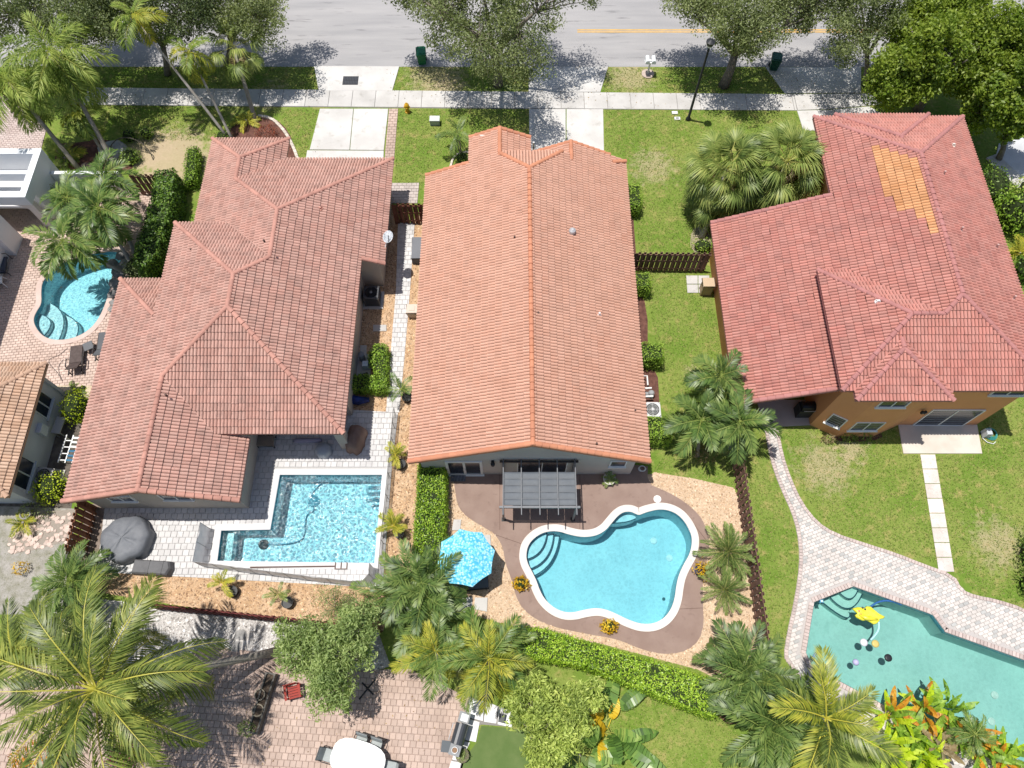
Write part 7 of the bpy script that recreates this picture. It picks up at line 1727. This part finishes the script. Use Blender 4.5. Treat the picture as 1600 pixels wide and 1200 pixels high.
# toys on the green tinted pool
zw = -.12
def floaty(px): q = P(*px, zw); return q
FLY = mat('yellow_vinyl', (.74, .66, .03), (.80, .74, .08), rough=.35, scale=5, spec=.5)
q = floaty((1355, 961)); t = thing('inflatable_raft', 'yellow inflatable raft with bumpy edges floating on the green tinted pool', 'pool float', q, None, -.25)
n = 26; v = []
for (s_, z) in ((.62, -.05), (.98, .06), (.9, .17), (.5, .15), (.02, .13)):
    for i in range(n):
        a = 6.2832 * i / n; k_ = 1 + .16 * math.sin(5 * a + .5) + .08 * math.sin(9 * a); v.append((.68 * s_ * k_ * math.cos(a), .36 * s_ * k_ * math.sin(a), z))
MB().add(v, [(j * n + i, j * n + (i + 1) % n, (j + 1) * n + (i + 1) % n, (j + 1) * n + i) for j in range(4) for i in range(n)]).build('body', FLY, t, True, True)
MB().tube([(-.45, -.12, .16), (-.15, -.2, .22), (.1, -.16, .22), (.4, -.12, .17)], [.05, .1, .1, .05], 8).build('cushion', FLY, t, True, True)
for (x, y, c_) in ((-.45, .05, (.60, .20, .12)), (-.36, -.08, (.55, .30, .08)), (-.30, .24, (.05, .05, .04)), (-.18, .20, (.05, .05, .04))): MB().lathe([(.05, .14), (.05, .19), (.01, .2)], (x, y, 0), 8).build('patch', mat('patch_%d' % int(c_[0] * 100), c_, rough=.5), t, True)
def noodle(label, px, m, r=.045):
    pts_ = smooth_poly([(P(x, y, zw).x, P(x, y, zw).y) for x, y in px], 2, False); mb = MB(); mb.tube([(x, y, zw + .02) for x, y in pts_], r, 8); tag(mb.build('pool_noodle', m, None, False, True), label, 'pool noodle')
noodle('dark blue foam noodle floating along the far pool edge', [(1360, 948), (1370, 941), (1384, 938), (1400, 941), (1408, 945)], mat('blue_foam', (.03, .12, .34), rough=.6))
noodle('pale blue foam noodle curving down from the yellow raft', [(1368, 958), (1373, 972), (1373, 984), (1366, 994), (1360, 1000)], mat('pale_blue_foam', (.40, .70, .78), rough=.6))
noodle('slate blue foam stick floating near the left pool wall', [(1275, 1020), (1271, 1026), (1267, 1034)], mat('slate_foam', (.16, .28, .44), rough=.6), .06)
for (x, y, c_, lb) in ((1349, 1004, (.62, .60, .66), 'round white toy with a grey centre floating on the green pool'), (1367, 1006, (.55, .44, .14), 'round golden toy floating on the green pool'), (1387, 1028, (.02, .02, .025), 'black oval toy floating on the green pool'), (1336, 1035, (.46, .44, .66), 'lilac ball floating on the green pool')):
    q = floaty((x, y)); t = thing('pool_toy', lb, 'pool toy', q)
    if y == 1035: MB().lathe([(.02, -.06), (.13, .0), (.15, .09), (.1, .18), (.01, .21)], (0, 0, 0), 14).build('ball', mat('toy_lilac', c_, rough=.4), t, True, True)
    else:
        MB().lathe([(.08, -.02), (.17, .02), (.17, .08), (.09, .09)], (0, 0, 0), 16).build('ring', mat('toy_%d' % int(c_[0] * 100), c_, rough=.4), t, True, True); MB().lathe([(.088, .05), (.01, .07)], (0, 0, 0), 12).build('centre', mat('toy_centre', (.50, .48, .50), rough=.4) if c_[0] > .1 else DARK, t, True)
q = floaty((1282, 940)); t = thing('chlorine_floater', 'small blue floater at the left corner of the green tinted pool', 'pool floater', q); MB().box((0, 0, .08), (.22, .2, .16), bev=.04).build('body', mat('floater_blue', (.12, .42, .62), rough=.4), t, True); MB().lathe([(.06, .16), (.05, .2), (.01, .21)], (0, 0, 0), 10).build('cap', mat('floater_cap', (.55, .75, .85), rough=.4), t, True)

# ------------------------------------------------------------------ brick patio at the bottom
WTOP = mat('white_table', (.80, .80, .79), rough=.35, fine=.02)
tb = P(564, 1186); t = thing('patio_table', 'white oval patio table at the bottom edge of the photo', 'table', tb, None, -.28)
n = 28; v = []
for z, s_ in ((.70, .98), (.745, 1.0), (.755, .97)):
    for i in range(n):
        a = 6.2832 * i / n; e = 1 / (abs(math.cos(a)) ** 3 + abs(math.sin(a)) ** 3) ** (1 / 3); v.append((1.18 * s_ * e * math.cos(a), .74 * s_ * e * math.sin(a), z))
MB().add(v, [(j * n + i, j * n + (i + 1) % n, (j + 1) * n + (i + 1) % n, (j + 1) * n + i) for j in range(2) for i in range(n)] + [tuple(range(2 * n, 3 * n)), tuple(reversed(range(n)))]).build('table_top', WTOP, t, True)
for a in (-.75, .75):
    for c_ in (-.4, .4): MB().box((a, c_, .345), (.06, .06, .69)).build('leg', DARK, t, True)
SLING = mat('pale_sling', (.36, .39, .39), (.31, .34, .34), rough=.8, scale=3)
def patio_chair(label, px, rz):
    t = thing('patio_chair', label, 'chair', P(*px), 'patio chairs round the white table', rz)
    MB().box((0, 0, .42), (.50, .50, .035)).build('seat', SLING, t, True)
    o = MB().box((0, 0, 0), (.50, .035, .52)).build('backrest', SLING, t, True); o.matrix_basis = Matrix.Translation((0, .31, .68)) @ Matrix.Rotation(-.28, 4, 'X')
    for s_ in (-1, 1):
        MB().tube([(s_ * .29, -.26, 0), (s_ * .29, -.24, .62), (s_ * .29, .2, .66), (s_ * .29, .34, .5), (s_ * .29, .38, 0)], .02, 6).build('armrest', DARK, t, True); MB().bar((s_ * .26, .24, .42), (s_ * .26, .40, .96), .035).build('back_post', DARK, t, True)
    MB().bar((-.27, .40, .97), (.27, .40, .97), .04).build('top_rail', DARK, t, True)
patio_chair('grey sling chair at the far long side of the white table, left one', (566, 1160), -.28)
patio_chair('grey sling chair at the far long side of the white table, right one', (589, 1167), -.28)
patio_chair('grey sling chair in the shade at the left end of the white table', (518, 1180), 1.3)
patio_chair('grey sling chair at the right end of the white table', (612, 1199), -1.75)
g = P(720, 1146); t = thing('gas_grill', 'black gas grill with open side shelves beside the marble slabs', 'grill', g, None, -1.85)
MB().box((0, 0, .48), (.78, .52, .72)).build('cabinet', mat('grill_black', (.03, .033, .038), rough=.4), t, True)
mb = MB(); v = []; n = 8
for x in (-.42, .42): v += [(x, -.28 * math.cos(math.pi * i / n), .86 + .26 * math.sin(math.pi * i / n)) for i in range(n + 1)]
mb.add(v, [(i, i + 1, n + 2 + i, n + 1 + i) for i in range(n)] + [tuple(range(n + 1)), tuple(range(n + 1, 2 * n + 2))[::-1]]); mb.build('lid', mat('grill_enamel', (.045, .05, .06), rough=.28, spec=.6), t, True)
MB().tube([(-.34, -.30, .92), (-.34, -.38, .96), (.34, -.38, .96), (.34, -.30, .92)], .02, 8).build('handle', GALV, t, True)
MB().box((-.66, 0, .84), (.44, .48, .04)).build('side_shelf', mat('shelf_grey', (.20, .21, .22), rough=.5), t, True); MB().box((.66, 0, .84), (.44, .48, .04)).build('side_shelf', MATS['shelf_grey'], t, True)
MB().box((-.66, .02, .87), (.30, .32, .02)).build('tray', ACW, t, True)
MB().lathe([(.14, 0), (.14, .09), (.12, .09), (.12, .03), (.001, .03)], (.66, 0, .862), 16).build('side_burner', ACW, t, True)
MB().lathe([(.11, 0), (.001, .012)], (.66, 0, .90), 12).build('burner_plate', mat('burner_brown', (.25, .15, .09), rough=.7), t, True)
for a in (-.34, .34):
    for c_ in (-.2, .2): MB().tube([(a - .02, c_, .07), (a + .02, c_, .07)], .07, 10).build('wheel', DARK, t, True)
t = thing('side_table', 'small black side table left of the gas grill', 'table', P(700, 1166), None, -.1); MB().box((0, 0, .5), (.5, .46, .04)).build('table_top', mat('table_slate', (.05, .065, .08), rough=.5), t, True)
for a in (-.2, .2):
    for c_ in (-.18, .18): MB().box((a, c_, .24), (.04, .04, .48)).build('leg', DARK, t, True)
t = thing('potted_plant', 'round potted cactus at the corner of the artificial turf', 'potted plant', P(723, 1180)); MB().lathe([(.2, 0), (.28, .3), (.30, .32), (.24, .32), (.001, .30)], (0, 0, 0), 16).build('pot', mat('moss_pot', (.12, .11, .07), (.18, .16, .11), rough=.9, scale=6), t, True)
V, F, R = leaf_arrays(RNG.normal(size=(180, 3)) * np.array([.12, .12, .05]) + np.array([0, 0, .36]), .12, .3); link('foliage', np_mesh('foliage', V, F, F_OLIVE, R), t)
t = thing('grill_box', 'small black box on the marble slabs near the lime green tree', 'box', P(784, 1122), None, -.2); MB().box((0, 0, .2), (.24, .34, .4), bev=.02).build('body', DARK, t, True); MB().box((0, 0, .42), (.27, .37, .04), bev=.01).build('lid', mat('box_lid', (.06, .065, .07), rough=.5), t, True)
REDW = mat('red_painted_wood', (.34, .045, .03), (.28, .04, .03), (.20, .05, .04), rough=.7, scale=3, fine=.1)
t = thing('garden_chair', 'red slatted wooden chair under the olive green tree', 'chair', P(462, 1082), None, .25)
for k in range(5): MB().box((0, -.22 + k * .11, .40), (.55, .09, .025)).build('seat_slat', REDW, t, True)
for k in range(5): MB().box((-.22 + k * .11, .32 + .0, .70), (.085, .03, .62)).build('back_slat', REDW, t, True)
for a in (-1, 1):
    MB().box((a * .31, .02, .58), (.10, .62, .03)).build('armrest', REDW, t, True)
    for c_ in (-.22, .28): MB().box((a * .27, c_, .28), (.06, .06, .56)).build('leg', REDW, t, True)
t = thing('parasol_stand', 'black cross shaped parasol stand on the brick patio', 'stand', P(575, 1076), None, .9)
for k in range(2): MB().box((0, 0, .03 + .012 * k), (1.15 if k == 0 else .75, .07, .05), rz=k * 1.5).build('foot', DARK, t, True)
MB().tube([(0, 0, .05), (0, 0, .45)], .03, 8).build('tube', DARK, t, True)
a = P(428, 1052); b = P(399, 1146); t = thing('trough_planter', 'long dark stone trough planter at the left side of the brick patio', 'planter', (b.x, b.y, 0)); d = (a - b)
STN = mat('dark_stone', (.095, .09, .08), (.16, .15, .135), rough=.95, scale=4, fine=.2)
M3 = Matrix.Rotation(math.atan2(d.y, d.x), 3, 'Z'); cc_ = (a + b) / 2; mb = MB()
for s_ in (-.2, .2): mb.box(Vector((cc_.x, cc_.y, .25)) + M3 @ Vector((0, s_, 0)), (d.length, .07, .5), M=M3)
for s_ in (-1, 1): mb.box(Vector((cc_.x, cc_.y, .25)) + M3 @ Vector((s_ * (d.length / 2 - .035), 0, 0)), (.07, .33, .5), M=M3)
mb.build('trough', STN, t); mb = MB(); mb.box((cc_.x, cc_.y, .2), (d.length - .16, .32, .36), M=M3); mb.build('soil', SOIL, t)
for i, (x, y, r_) in enumerate(((411, 1086, .22), (408, 1110, .24))):
    q = P(x, y); t = thing('flower_pot', ('upper' if i == 0 else 'lower') + ' round clay pot standing at the trough planter', 'pot', q); MB().lathe([(r_ * .7, 0), (r_, .42), (r_ * 1.12, .44), (r_ * 1.12, .5), (r_ * .9, .5), (r_ * .88, .4), (.001, .38)], (0, 0, 0), 16).build('pot', mat('aged_clay', (.22, .19, .14), (.32, .28, .22), rough=.95, scale=5), t, True); MB().lathe([(r_ * .86, .42), (.001, .43)], (0, 0, 0), 12).build('soil', SOIL, t, True)
shrub('small green plant hanging over the end of the trough planter', (390, 1138), (.45, .35, .4), F_OLIVE, 280, .10, core=False)
for (x, y, lb) in ((376, 992, 'flat grey rock in the white gravel, farther from the palm trunk'), (368, 1012, 'flat grey rock in the white gravel beside the leaning palm trunk')): boulder(lb, (x, y), .3, 'flat rocks in the white gravel', sz=.25)
t = thing('paver_edging', 'low grey trough at the mulch corner below the cream gravel', 'planter', P(1136, 1100)); MB().lathe([(.28, 0), (.32, .2), (.27, .2), (.25, .12), (.001, .1)], (0, 0, 0), 18).build('bowl', mat('blue_grey_bowl', (.16, .19, .22), rough=.6), t, True)
